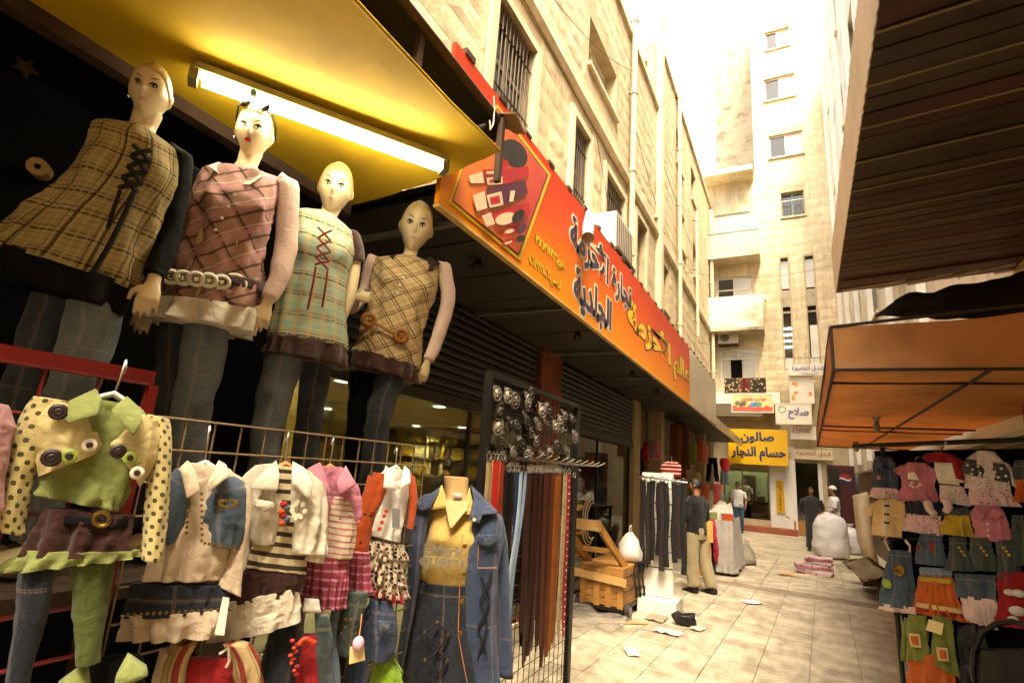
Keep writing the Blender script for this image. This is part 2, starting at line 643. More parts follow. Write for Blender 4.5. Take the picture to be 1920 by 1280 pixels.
for i in range(40):
    row = []
    for j in range(4):
        x = -2.9 + i * .15
        y = 10.30 + j * .14 + .03 * noise.noise((i * .7, j, 0)) - .038 * x
        row.append((x, y, -.012 + .012 * noise.noise((i * 1.3, j * 2.1, 4)) - (.0 if j in (0, 3) else .008)))
    g.append(row)
dr.sheet(g)
part('drain_strip', dr, ASPH, ground, 60)

# ================================================================== facades
STONEV = []
def stone_meshes(m):
    out = []
    for k in range(4):
        a, b = 5, 4
        grid = []
        for i in range(b):
            row = []
            for j in range(a):
                e = i in (0, b - 1) or j in (0, a - 1)
                row.append((0.0 if e else random.uniform(.35, 1.0), -.5 + j / (a - 1), -.5 + i / (b - 1)))
            grid.append(row)
        mb = M()
        vs = [p for r in grid for p in r]
        fs = [(i * a + j, i * a + j + 1, (i + 1) * a + j + 1, (i + 1) * a + j) for i in range(b - 1) for j in range(a - 1)]
        mb.add(vs, fs)
        mb.add([(0, -.5, -.5), (0, .5, -.5), (0, .5, .5), (0, -.5, .5), (-1, -.5, -.5), (-1, .5, -.5), (-1, .5, .5), (-1, -.5, .5)],
               [(0, 4, 5, 1), (1, 5, 6, 2), (2, 6, 7, 3), (3, 7, 4, 0)])
        out.append((mb, mb.mesh('stone', (0, 0, 0), None, m)))
    return out
class Facade:
    """wall in the plane through o; u runs along ud, n points to the street"""
    def __init__(s, root, o, ud, n):
        s.root, s.o, s.ud, s.n = root, V(o), V(ud), V(n)
        s.rz = math.atan2(s.n.y, s.n.x)
    def p(s, u, z, out=0.):
        return V((s.o.x, s.o.y, 0)) + s.ud * u + s.n * out + V((0, 0, z))
    def box(s, mb, u0, u1, z0, z1, d0, d1):
        a, b = s.p(u0, z0, d0), s.p(u1, z1, d1)
        mb.span(a, b)
        return mb
    def uz(s, px, py, out=0.):
        d = ray(px, py)
        q = V((s.o.x, s.o.y, 0)) + s.n * out
        k = (q - EYE).dot(s.n) / d.dot(s.n)
        w_ = EYE + d * k
        return (w_ - V((s.o.x, s.o.y, 0))).dot(s.ud), w_.z
    def rect(s, pts, out=0.):
        q = [s.uz(*p, out=out) for p in pts]
        return min(a for a, b in q), max(a for a, b in q), min(b for a, b in q), max(b for a, b in q)
    def wall(s, solids, holes, thick, m, name='wall'):
        us = sorted({v for r in solids + holes for v in r[:2]})
        zs = sorted({v for r in solids + holes for v in r[2:4]})
        mb = M()
        for i in range(len(us) - 1):
            j = 0
            while j < len(zs) - 1:
                def ok(j):
                    cu, cz = (us[i] + us[i + 1]) / 2, (zs[j] + zs[j + 1]) / 2
                    return any(r[0] < cu < r[1] and r[2] < cz < r[3] for r in solids) and not any(r[0] < cu < r[1] and r[2] < cz < r[3] for r in holes)
                if not ok(j):
                    j += 1
                    continue
                k = j
                while k + 1 < len(zs) - 1 and ok(k + 1):
                    k += 1
                s.box(mb, us[i], us[i + 1], zs[j], zs[k + 1], -thick, 0)
                j = k + 1
        return part(name, mb, m, s.root, None)
    def stones(s, parent, solids, holes, m, course, blen, nparts, proud=.018, joint=.008, keep=None):
        vs = stone_meshes(m)
        blocks = []
        for (u0, u1, z0, z1) in solids:
            nz = max(1, round((z1 - z0) / course))
            ch = (z1 - z0) / nz
            for r in range(nz):
                za, zb = z0 + r * ch, z0 + (r + 1) * ch
                u = u0 - (random.random() * blen * .9)
                while u < u1:
                    e = u + blen * random.uniform(.75, 1.3)
                    segs = [(max(u, u0), min(e, u1))]
                    for h in holes:
                        if h[2] < zb - .02 and h[3] > za + .02:
                            ns = []
                            for a, b in segs:
                                if h[1] <= a or h[0] >= b:
                                    ns.append((a, b))
                                else:
                                    if h[0] > a: ns.append((a, h[0]))
                                    if h[1] < b: ns.append((h[1], b))
                            segs = ns
                    for a, b in segs:
                        if b - a > .05:
                            blocks.append((a, b, za, zb))
                    u = e
        def key(b):
            c = s.p((b[0] + b[1]) / 2, (b[2] + b[3]) / 2)
            d = c - EYE
            k = d.dot(_f)
            if k <= .1: return 1e9
            px, py = 960 + FPX * d.dot(_r) / k, 640 - FPX * d.dot(_u) / k
            if not (-20 < px < 1940 and -20 < py < 1300) or (keep and not keep(px, py)): return 1e8 + k
            return -(b[1] - b[0]) * (b[3] - b[2]) * abs(d.normalized().dot(s.n)) / k ** 2
        blocks.sort(key=key)
        rest = M()
        for i, (a, b, za, zb) in enumerate(blocks):
            c = s.p((a + b) / 2, (za + zb) / 2, .002)
            dim = (proud * random.uniform(.5, 1.2), b - a - joint, zb - za - joint)
            mb, me = vs[i % 4]
            if i < nparts and key((a, b, za, zb)) < 1e7:
                inst('stone', me, parent, c, s.rz, scale=dim)
            else:
                rm = Matrix.Rotation(s.rz, 3, 'Z')
                rest.add([c + rm @ V((p[0] * dim[0], p[1] * dim[1], p[2] * dim[2])) for p in mb.v], mb.f)
        if rest.v:
            part('stone_field', rest, m, parent, None, kind='stuff')
    def window(s, h, style='plain', mf=None, pane=None, bars=0, sill=True, inset=.14, open_left=False, sur=0.):
        u0, u1, z0, z1 = h
        mf = mf or WFRAME
        t = min(.06, (u1 - u0) * .1)
        fr = M()
        s.box(fr, u0, u0 + t, z0, z1, -inset - .05, -inset)
        s.box(fr, u1 - t, u1, z0, z1, -inset - .05, -inset)
        s.box(fr, u0 + t, u1 - t, z1 - t, z1, -inset - .05, -inset)
        s.box(fr, u0 + t, u1 - t, z0, z0 + t, -inset - .05, -inset)
        um = (u0 + u1) / 2
        s.box(fr, um - t / 2, um + t / 2, z0 + t, z1 - t, -inset - .045, -inset + .005)
        if z1 - z0 > 1.3:
            zz = z0 + (z1 - z0) * .68
            s.box(fr, u0 + t, u1 - t, zz - t / 2, zz + t / 2, -inset - .047, -inset + .003)
        wdw = part('window', fr, mf, s.root, None)
        for k, (a, b) in enumerate(((u0 + t, um - t / 2), (um + t / 2, u1 - t))):
            pn = M()
            s.box(pn, a, b, z0 + t, z1 - t, -inset - .035, -inset - .02)
            part('pane', pn, (PANE if (open_left and k == 0) else pane or PANE), wdw, None)  # open half: dark pane colour stands in for its unlit inside
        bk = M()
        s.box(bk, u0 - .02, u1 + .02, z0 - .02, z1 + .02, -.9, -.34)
        part('room_recess', bk, BLACK, wdw, None)  # black block stands in for the unlit room
        if sill:
            sb = M()
            s.box(sb, u0 - .06, u1 + .06, z0 - .07, z0 - .003, -.1, .07)
            part('sill', sb, STONE2, wdw, None)
        if sur:
            for a, b in ((u0 - sur, u0 - .004), (u1 + .004, u1 + sur)):
                q = M()
                s.box(q, a, b, z0 - .3, z1 + .12, -.05, .052)
                part('surround', q, STONE2, wdw, None)
            q = M()
            s.box(q, u0, u1, z1 + .004, z1 + .12, -.05, .048)
            part('lintel', q, STONE2, wdw, None)
        if bars:
            for k in range(bars):
                u = u0 + (u1 - u0) * (k + .5) / bars
                q = M()
                q.tube([s.p(u, z0, -.04), s.p(u, z1, -.04)], .011, 6)
                part('bar', q, BARM, wdw, 60)
            for zz in (.12, .4, .46, .84):
                q = M()
                a, b = s.p(u0, z0 + (z1 - z0) * zz, -.032), s.p(u1, z0 + (z1 - z0) * zz, -.032)
                q.tube([a, b], .009, 6)
                part('crossbar', q, BARM, wdw, 60)
        return wdw

# ------------------------------------------------------------------ left: stone building above the shops
XW = -2.9
lb = thing('stone_building', 'long sandstone building with barred windows above the orange shop sign', 'building', (XW, 10, 0))
FL = Facade(lb, (XW, 0, 0), (0, 1, 0), (1, 0, 0))
hW = {
    'w1': (4.42, 5.46, 5.1, 7.18), 'w2': (6.94, 7.67, 5.1, 7.22), 'w3': FL.rect([(1135, 311), (1169, 369)])[:2] + (5.3, 7.2),
    'w4': (7.5, 9.16, 8.66, 9.66), 'w5': (10.81, 11.7, 5.4, 7.36)}
small = [[(1242, 496), (1251, 582)], [(1269, 259), (1278, 312)], [(1296, 330), (1304, 375)], [(1272, 398), (1285, 470)], [(1298, 463), (1309, 523)], [(1232, 355), (1240, 400)]]
hS = []
for r in small:
    u0, u1, z0, z1 = FL.rect(r)
    zc, uc = (z0 + z1) / 2, (u0 + u1) / 2
    hS.append((uc - .5, uc + .5, zc - .65, zc + .65))
holesL = list(hW.values()) + hS
solL = [(-9.0, 12.9, 3.25, 11.4), (12.9, 23.3, 3.25, 13.7)]
wl = FL.wall(solL, holesL, .3, MORTAR)
mold = [(-1, 30, 7.62, 7.84)]
FL.stones(wl, [(2.3, 12.9, 3.3, 7.6), (2.3, 12.9, 7.86, 11.4), (12.9, 23.3, 3.3, 7.6), (12.9, 23.3, 7.86, 13.7)], [(h[0] - .17, h[1] + .17, h[2] - .3, h[3] + .14) if h in list(hW.values()) else (h[0] - .08, h[1] + .08, h[2] - .08, h[3] + .02) for h in holesL],
          STONE, .36, .62, 290, keep=lambda x, y: y < 300 + (x - 900) * 1.25 and x > 740)
q = M()
for (a, b) in ((2.3, 12.85), (12.95, 23.3)):
    q.slab([FL.p(a, 7.62, .0), FL.p(a, 7.62, .05), FL.p(a, 7.7, .1), FL.p(a, 7.84, .1), FL.p(a, 7.84, 0)], (0, b - a, 0))
part('string_course', q, STONE2, lb, 30)
q = M()
FL.box(q, 12.72, 13.0, 3.4, 14.6, .0, .16)
part('pilaster', q, STONE2, lb, None)
q = M()
FL.box(q, 2.3, 12.7, 11.4, 11.55, -.35, .08)
FL.box(q, 13.02, 23.3, 13.7, 13.85, -.35, .08)
part('coping', q, STONE2, lb, None)
FL.window(hW['w1'], bars=11, sur=.15, mf=mat('old_frame', '#8a7a60', .7, .3, 5, .1))
FL.window(hW['w2'], bars=8, sur=.15, mf=MATS['old_frame'])
FL.window(hW['w3'], bars=9, sur=.12, mf=MATS['old_frame'])
FL.window(hW['w4'], pane=PANEW, sur=.0, mf=WFRAME, inset=.25)
FL.window(hW['w5'], sur=.14, mf=MATS['old_frame'])
for i, h in enumerate(hS):
    FL.window(h, pane=(PANEW if i in (3, 4) else PANE), mf=WFRAME if i % 2 else MATS['old_frame'])
# back and roof so that the building is a solid
q = M()
q.span((-11.5, 2.3, 11.0), (XW - .31, 12.9, 11.35)); q.span((-11.5, 12.9, 13.2), (XW - .31, 23.3, 13.65))
q.span((-11.8, 2.3, 0), (-11.5, 23.3, 13.65)); q.span((-11.5, 2.3, 3.3), (XW - .31, 2.6, 11))
part('roof', q, CONC, lb, None)
# drain pipes
def pipe(px, ya, za, zb, r=.06, out=.14):
    t = thing('drain_pipe', '', 'pipe', FL.p(ya, za, out), 'cream drain pipes on the long stone wall')
    q = M().tube([FL.p(ya, za, out), FL.p(ya, zb, out)], r, 10)
    part('shaft', q, PVC, t, 60)
    z = za + .5
    while z < zb:
        c = M().tube([FL.p(ya, z, out), FL.p(ya, z + .1, out)], r * 1.35, 10)
        part('collar', c, PVC, t, 60)
        b = M()
        FL.box(b, ya - .015, ya + .015, z + .03, z + .06, 0, out)
        part('bracket', b, RUST, t, None)
        z += 1.9
    return t
pipe(0, 9.98, 3.6, 12.0)['label'] = 'thick cream drain pipe just past the caged air conditioner'
pipe(0, 15.36, 3.6, 14.6)['label'] = 'slim cream drain pipe standing taller than the roof edge'
pipe(0, 22.6, 3.6, 13.2, .07)['label'] = 'cream drain pipe in the corner beside the end balconies'
pipe(0, 18.6, 6.5, 11.2, .05)['label'] = 'short cream drain pipe with a bent top near the far corner'

# ------------------------------------------------------------------ left: ground floor shops
sh = thing('belt_shop', 'dark shopfront with half open roller shutters under the orange sign', 'shop', (-2.8, 6, 0))
XS = -2.75
sm = M().box((0, 0, 0), (.016, 1, .07), taper=1.)
q = M()
q.add([(0, -.5, -.035), (.012, -.5, -.02), (.016, -.5, 0), (.012, -.5, .02), (0, -.5, .035), (0, .5, -.035), (.012, .5, -.02), (.016, .5, 0), (.012, .5, .02), (0, .5, .035)],
      [(i, i + 1, i + 6, i + 5) for i in range(4)] + [(4, 0, 5, 9), (0, 4, 3, 2, 1), (5, 6, 7, 8, 9)])
slat_me = q.mesh('slat', (0, 0, 0), 50, SHUT)
def shutter(y0, y1, z0, z1):
    bb = M().span((XS - .03, y0, z0), (XS - .004, y1, z1))
    s_ = part('roller_shutter', bb, SHUT, sh, None)
    z = z0 + .085
    while z < z1:
        inst('slat', slat_me, s_, (XS, (y0 + y1) / 2, z), 0, scale=(1, y1 - y0 - .02, 1))
        z += .074
    b = M().span((XS - .02, y0, z0 - .04), (XS + .03, y1, z0 + .05))
    part('bottom_rail', b, DKMETAL, s_, None)
    ym = y0 + (y1 - y0) * .42
    h = M().tube([(XS + .03, ym - .07, z0 + .1), (XS + .07, ym - .06, z0 + .1), (XS + .07, ym + .06, z0 + .1), (XS + .03, ym + .07, z0 + .1)], .01, 6)
    part('handle', h, GREYM, s_, 60)
shutter(1.7, 5.84, 2.2, 3.12)
shutter(6.56, 10.25, 2.24, 3.12)
q = M().span((XS - .2, 5.86, 0), (XS + .05, 6.5, 3.12))
part('pillar', q, PILLR, sh, None)
q = M().span((XS - .25, 10.3, 0), (XS + .04, 10.75, 3.12))
part('pillar', q, mat('beige_pillar', '#a4946f', .8, .2, 3, .2), sh, None)
def glazing(y0, y1, z0, z1, n):
    g_ = part('glazing_sill', M().span((XS - .1, y0, z0 - .12), (XS - .02, y1, z0)), GREYM, sh, None)
    part('head_rail', M().span((XS - .1, y0, z1), (XS - .04, y1, z1 + .06)), GREYM, g_, None)
    for k in range(n + 1):
        y = y0 + (y1 - y0) * k / n
        m_ = M().span((XS - .085, y - .012, z0 + .001), (XS - .045, y + .012, z1 - .001))
        part('mullion', m_, DKMETAL, g_, None)
    for k in range(n):
        a, b = y0 + (y1 - y0) * k / n + .013, y0 + (y1 - y0) * (k + 1) / n - .013
        m_ = M().span((XS - .071, a, z0 + .001), (XS - .063, b, z1 - .001))
        part('pane', m_, GLASS, g_, None)
glazing(1.75, 5.85, .2, 2.24, 3)
glazing(6.52, 10.28, .2, 2.26, 2)
# interior room
q = M()
q.span((-11, .9, 0.02), (-2.86, 10.7, .05))
part('shop_floor', q, mat('shop_tile', '#b5ad8a', .3, .15, 2, .05), sh, None)
q = M()
q.span((-11.1, .9, 0), (-11, 10.7, 2.5)); q.span((-11, .8, 0), (-2.86, .9, 2.5)); q.span((-11, 10.7, 0), (-2.86, 10.8, 2.5))
part('shop_walls', q, WARMWALL, sh, None)
q = M().span((-11, .9, 2.45), (-2.86, 10.7, 2.52))
part('shop_ceiling', q, mat('shop_ceiling', '#b5aa88', .6, .1, 1, .0), sh, None)
EM = emit('downlight_glow', '#fff6dc', 16)
dls = [at(a_, b_, z=2.45) for a_, b_ in ((645, 712), (825, 760), (612, 764), (782, 797), (868, 800), (700, 745), (1090, 850), (1130, 862))]
for i, (x, y) in enumerate([(p_.x, p_.y) for p_ in dls]):
    rg = M().lathe((x, y, 2.45), [(.11, .0), (.11, -.012), (.085, -.014)], 20)
    r_ = part('downlight', rg, GREYM, sh, 40)
    dk = M().lathe((x, y, 2.436), [(.083, 0), (.083, -.004)], 20)
    part('bulb', dk, EM, r_, 40)
    if i in (0, 1, 2, 3, 6):
        ld = bpy.data.lights.new('downlight_lamp', 'SPOT')
        ld.energy = 220
        ld.spot_size = R(150)
        ld.spot_blend = .6
        ld.color = (1, .86, .62)
        ld.shadow_soft_size = .08
        lo_ = bpy.data.objects.new('downlight_lamp', ld)
        COL.objects.link(lo_)
        lo_.location = V((x, y, 2.42)) - ORG[r_.name]
        lo_.parent = r_
for i in range(4):
    t_ = M().tube([(-6.0 - i * .5, 3.6, 2.41), (-6.0 - i * .5, 4.9, 2.41)], .018, 8)
    part('ceiling_tube', t_, EM, sh, 60)
# shelf unit on the back wall with rows of hanging packets
part('rear_partition', M().span((-9.75, .9, 0), (-9.7, 10.7, 2.45)), WARMWALL, sh, None)
su = thing('display_wall', 'rows of hooks and shelves along the far wall inside the glass shop', 'shelving', (-6, 10.6, 0))
for zz in (.55, .95, 1.33, 1.71, 2.09):
    q = M().span((-9.6, 10.42, zz - .02), (-3.0, 10.68, zz))
    part('shelf', q, mat('shelf_wood', '#8e7a3c', .6, .2, 4, .1), su, None)
PK = [mat('packet_gold', '#b99a34', .5, .2, 5, .1), mat('packet_olive', '#5a5a32', .5, .2, 5, .1), mat('packet_cream', '#cabf8e', .5, .2, 5, .1), mat('packet_brown', '#4a3520', .5, .2, 5, .1)]
pkm = []
for m_ in PK:
    b = M().box((0, 0, 0), (.05, .12, .24), taper=.92)
    b.tube([(0, 0, .12), (0, 0, .15)], .02, 6)
    pkm.append(b.mesh('packet', (0, 0, 0), None, m_))
for r_, zz in enumerate((1.12, 1.5, 1.88, 2.24)):
    for k in range(42):
        y = -9.2 + k * .147 + random.uniform(-.02, .02)
        o = bpy.data.objects.new('packet', pkm[random.choice((0, 0, 1, 2, 3))])
        COL.objects.link(o)
        o.location = (y, 10.36 + random.uniform(-.02, .02), zz + random.uniform(-.02, .02))
        o.rotation_euler = (0, 0, pi / 2 + random.uniform(-.3, .3))
        o['label'] = 'small packet hanging in rows on the far wall of the glass shop'
        o['category'] = 'packet'
        o['group'] = 'packets on the shop far wall'
# canopy ceiling behind the sign
cn = thing('shop_canopy', 'dark panelled canopy ceiling between the orange sign and the shutters', 'canopy', (-2.2, 7, 3.1))
pm = M().box((0, 0, 0), (1.16, .58, .02)).mesh('panel', (0, 0, 0), None, mat('canopy_panel', '#2c251b', .55, .35, 3, .15, perobj=.3))
y = 2.2
while y < 13.0:
    inst('panel', pm, cn, (-2.26, y + .3, 3.13 + random.uniform(-.004, .004)))
    y += .6
for y in (2.5, 4.3, 6.1, 7.9, 9.7, 11.5):
    part('rib', M().span((-2.84, y - .02, 3.085), (-1.7, y + .02, 3.118)), GREYM, cn, None)
q = M().span((-2.95, 2.2, 3.16), (-1.69, 13.1, 3.2))
part('deck', q, DKMETAL, cn, None)
for y in (3.1, 5.2, 7.4, 9.0):
    q = M().lathe((-2.0, y, 3.118), [(.03, 0), (.03, -.03), (.045, -.05), (.03, -.09)], 10)
    part('bulb_holder', q, MATS['canopy_panel'], cn, 40)

# ------------------------------------------------------------------ the orange sign
XG = -1.65
def sp(px, py, out=0.):
    return at(px, py, x=XG + out)
n = N('sign_print')
co = n.coord('Object')
sx = n.new('SeparateXYZ')
n.link(co, sx.inputs[0])
h = n.math('ADD', n.math('DIVIDE', n.math('SUBTRACT', sx.outputs[2], 0.0), 1.05), n.math('MULTIPLY', n.noise(co, 1.2, 3), .25))
n.base(n.ramp(h, [(.1, '#d9860e'), (.42, '#d46c0c'), (.72, '#c84a14'), (1.0, '#b83612')]))
n.b.inputs['Roughness'].default_value = .5
n.b.inputs['Specular IOR Level'].default_value = .2
SIGNM = n.m
zb, zt = 3.02, 4.06
y0s, yE, yEnd = 2.12, sp(1293, 700).y, sp(1343, 765).y
sg = thing('shop_sign', 'long orange and red sign with blue and yellow Arabic lettering over the belt shop', 'sign', (XG, y0s, zb))
q = M().span((XG - .03, y0s, zb), (XG, yE, zt))
part('print_panel', q, SIGNM, sg, None)
q = M().span((XG - .03, yE + .003, zb), (XG - .002, yEnd, zt))
part('blank_panel', q, ZINC, sg, None, label='blank shiny metal end of the sign')
q = M()
q.span((XG - .035, y0s, zb - .018), (XG + .006, yEnd, zb - .002))
part('edge_strip', q, mat('sign_edge', '#c9a05a', .5, .3, 6, .1), sg, None)
# scalloped sheet edge on top of the sign
for k in range(int((yEnd - y0s) / .42)):
    q = M()
    yy = y0s + .1 + k * .42
    q.span((XG - .04, yy, zt), (XG + .008, yy + random.uniform(.05, .12), zt + random.uniform(.02, .05)))
    part('clip', q, RUST, sg, None)
# picture of belts
PIC = [(842, 380), (975, 489), (1033, 328), (932, 196), (890, 240)]
P3 = lambda pts, out: [sp(a, b, out) for a, b in pts]
cx, cy = sum(p[0] for p in PIC) / 5, sum(p[1] for p in PIC) / 5
for nm, sc_, c_, out in (('picture_border', 1.0, mat('yellow_print', '#d0a81c', .4, .15, 4, .05), .004), ('picture_line', .94, mat('black_print', '#171312', .4, .2, 5, .05), .007), ('picture_field', .92, None, .010)):
    if c_ is None:
        nn = N('picture_print')
        co = nn.coord('Object')
        sx = nn.new('SeparateXYZ')
        nn.link(co, sx.inputs[0])
        hh = nn.math('ADD', nn.math('MULTIPLY_ADD', sx.outputs[1], .55, -.25), nn.math('MULTIPLY', nn.noise(co, 3, 4), .5))
        nn.base(nn.ramp(hh, [(.2, '#cc6a24'), (.55, '#b93c1f'), (.85, '#a81830')]))
        nn.b.inputs['Roughness'].default_value = .33
        c_ = nn.m
    pts = [(cx + (a - cx) * sc_, cy + (b - cy) * sc_) for a, b in PIC]
    pf = part(nm, M().slab(P3(pts, out), (.0025, 0, 0)), c_, sg, None)
REDP = mat('red_print', '#a3121f', .4, .35, 9, .05)
PLUM = mat('plum_print', '#4a1630', .4, .3, 9, .05)
BEI = mat('beige_print', '#c9b490', .4, .15, 6, .05)
BLK = MATS['black_print']
def blob(cx, cy, rx, ry, rot=0, n=14):
    return [(cx + cos(t) * rx * cos(rot) - sin(t) * ry * sin(rot), cy + cos(t) * rx * sin(rot) + sin(t) * ry * cos(rot)) for t in [2 * pi * k / n for k in range(n)]]
shapes = [(BLK, blob(964, 288, 30, 22, .9)), (REDP, blob(946, 300, 10, 22, .3)), (BLK, blob(957, 285, 21, 17, .9)),
          (REDP, [(905, 318), (938, 318), (990, 312), (992, 330), (950, 345), (908, 343)]), (BEI, [(878, 330), (904, 322), (908, 343), (882, 344)]),
          (BEI, [(912, 322), (936, 320), (938, 326), (912, 327)]), (BEI, [(912, 334), (942, 331), (942, 345), (914, 347)]), (REDP, [(917, 337), (938, 335), (938, 341), (918, 343)]),
          (PLUM, [(912, 355), (985, 338), (990, 362), (950, 382), (915, 386)]), (BEI, [(886, 367), (908, 358), (914, 390), (894, 396)]), (BEI, [(912, 366), (940, 359), (944, 384), (918, 390)]),
          (REDP, [(918, 371), (936, 366), (938, 380), (921, 384)]), (BEI, [(957, 358), (966, 357), (962, 378), (955, 378)]),
          (REDP, [(922, 402), (960, 388), (992, 378), (994, 400), (968, 424), (930, 420)]), (BEI, blob(948, 410, 20, 11, -.3)), (BEI, [(903, 405), (920, 398), (928, 420), (912, 425)]),
          (BLK, blob(972, 405, 15, 9, -.8)), (REDP, blob(955, 434, 14, 7, -.3)), (BEI, blob(955, 434, 9, 3.5, -.3)), (PLUM, blob(978, 428, 12, 8, -.8)), (REDP, blob(953, 455, 13, 4.5, -.35)), (BEI, blob(953, 455, 8, 2, -.35)), (BLK, blob(976, 447, 8, 6, -.7))]
for k, (m_, pts) in enumerate(shapes):
    part('belt_print', M().slab(P3(pts, .0135 + .0012 * k), (.001, 0, 0)), m_, pf, None)
NAVY = mat('navy_paint', '#232444', .4, .25, 8, .05)
CREAM = mat('cream_paint', '#d9c7a0', .45, .1, 8, .05)
YEL = mat('yellow_paint', '#d2ab16', .4, .12, 5, .05)
DKOUT = mat('brown_paint', '#4a2a10', .5, .1, 8, .05)
def signtext(txt, L, Rr, T, B, m_, mo, bold, ob):
    ya, yb_, za, zb_ = sp(*L).y, sp(*Rr).y, sp(*B).z, sp(*T).z
    ref = letters(arabic(txt), bold, .02)
    o_ = (XG, ya, za)
    write(sg, arabic(txt), mo, o_, (0, 1, 0), (0, 0, 1), yb_ - ya, zb_ - za, (.002, 0, 0), bold + ob, .01, ref, 'letter_outline')
    write(sg, arabic(txt), m_, o_, (0, 1, 0), (0, 0, 1), yb_ - ya, zb_ - za, (.005, 0, 0), bold, .01, ref, 'lettering')
signtext('عالم الأحزمة', (1176, 600), (1292, 700), (1198, 570), (1240, 690), YEL, DKOUT, .05, .03)
signtext('تجارة الأحزمة', (1069, 425), (1184, 545), (1080, 400), (1160, 570), NAVY, CREAM, .035, .055)
signtext('الجلدية', (1074, 560), (1146, 590), (1090, 508), (1118, 612), NAVY, CREAM, .035, .055)
signtext('خلوي:٠٧٩/٦٨٩٧٧٢٣', (1001, 450), (1058, 500), (1012, 445), (1050, 508), YEL, DKOUT, .006, .03)
signtext('ارضي:٤٦١٩٩٩٤٦', (991, 490), (1050, 535), (1000, 482), (1040, 542), YEL, DKOUT, .006, .03)

# caged air conditioner and loudspeaker horn above the sign
c0 = FL.rect([(1108, 395), (1140, 395), (1165, 440)], out=.45)
ac = thing('air_conditioner', 'boxy white air conditioner in a bar cage above the orange sign', 'air conditioner', FL.p(8.3, 5.2, .25))
q = M()
FL.box(q, 7.75, 8.75, 5.22, 5.86, .05, .5)
part('case', q, ACW, ac, None)
for k in range(9):
    q = M()
    u = 7.8 + k * .11
    FL.box(q, u, u + .025, 5.27, 5.82, .5, .515)
    part('bar', q, BARM, ac, None)
q = M()
FL.box(q, 7.7, 8.8, 5.16, 5.215, .0, .55)
part('bracket', q, RUST, ac, None)
hn = thing('loudspeaker_horn', 'cloth-wrapped loudspeaker horn hanging over the top edge of the orange sign', 'loudspeaker', sp(1103, 400, .1))
a, b = sp(1104, 402, .06), sp(1102, 446, .13)
d_ = (b - a)
q = M()
q.lathe(a, [(.02, 0), (.03, d_.length * .1), (.034, d_.length * .5), (.04, d_.length * .75), (.062, d_.length), (.055, d_.length), (.025, d_.length * .8)], 16, d_)
part('horn', q, mat('horn_grey', '#b5aa97', .6, .2, 8, .2), hn, 50)
q = M()
for k in range(14):
    t = 2 * pi * k / 14
    q.tube([a + V((cos(t) * .02, sin(t) * .02, .03)), a + d_ * .45 + V((cos(t) * .04, sin(t) * .04, 0)), a + d_ * (.7 + .1 * random.random()) + V((cos(t) * .048, sin(t) * .048, 0))], [.008, .012, .005], 5)
part('wrapping', q, mat('wrap_cloth', '#8f8a92', .9, .2, 8, .3), hn, 60)
# ================================================================== the building that closes the alley
YE = 23.4
eb = thing('end_building', 'tall cream stone tower with balconies closing the end of the alley', 'building', (-.6, YE, 0))
FE = Facade(eb, (0, YE, 0), (1, 0, 0), (0, -1, 0))
ER = lambda a, b, c, d: FE.rect([(a, b), (c, d)])
tw = [ER(1434, 62, 1480, 84), ER(1432, 150, 1491, 178), ER(1441, 256, 1506, 286), ER(1464, 362, 1509, 402)]
slot = [ER(1463, 484, 1488, 690), ER(1508, 480, 1538, 690)]
wb = [ER(1340, 405, 1408, 468), ER(1344, 523, 1411, 590), ER(1350, 655, 1420, 712)]
salon = ER(1356, 878, 1446, 976)
entry = ER(1491, 866, 1546, 990)
entry = (entry[0], entry[1], .02, entry[3])
holesE = tw + slot + wb + [salon, entry]
xt = -1.0
solE = [(-3.2, xt, 0, 15.0), (xt, 1.9, 0, 27.5)]
we = FE.wall(solE, holesE, .3, MORTAR)
FE.stones(we, [(xt, 1.9, 5.4, 27.5)], [(h[0] - .06, h[1] + .06, h[2] - .06, h[3] + .06) for h in holesE], STONE2, .4, .7, 280, proud=.02, joint=.01)
q = M()
for a, b, c, d in ((-3.2, wb[0][0], 4.2, 15.0), (wb[0][1], xt, 4.2, 15.0)):
    pass
pl = [(-3.2, xt, 4.2, 15.0)]
F2 = Facade(eb, (0, YE - .012, 0), (1, 0, 0), (0, -1, 0))
F2.wall(pl, wb + slot, .011, PLASTER, 'plaster_face')
q = M()
q.span((-3.2, YE + .3, 14.6), (xt, YE + 6, 14.9)); q.span((xt, YE + .3, 27), (1.9, YE + 6, 27.4)); q.span((-3.2, YE + 5.8, 0), (1.9, YE + 6.1, 27)); q.span((1.6, YE + .31, 0), (1.88, YE + 5.8, 27)); 
part('roof', q, CONC, eb, None)
part('side_wall', M().span((xt, YE + .31, 14.9), (xt + .28, YE + 5.8, 27)), mat('tower_side', '#d2c3a2', .85, .08, .6, .2), eb, None)
for h in tw[:3]:
    FE.window(h, pane=PANEW, inset=.12, mf=WFRAME, open_left=True)
wq = FE.window(tw[3], pane=PANE, inset=.22, mf=mat('green_frame', '#8fa08c', .6, .2, 4, .1), sill=True)
u0, u1, z0, z1 = tw[3]
for k in range(9):
    u = u0 + (u1 - u0) * (k + .5) / 9
    part('bar', M().tube([FE.p(u, z0, .03), FE.p(u, z0 + (z1 - z0) * .62, .03)], .012, 6), BARM, wq, 60)
part('rail', M().tube([FE.p(u0, z0 + (z1 - z0) * .62, .03), FE.p(u1, z0 + (z1 - z0) * .62, .03)], .018, 6), WFRAME, wq, 60)
EMT = emit('tube_glow', '#ffffff', 6)
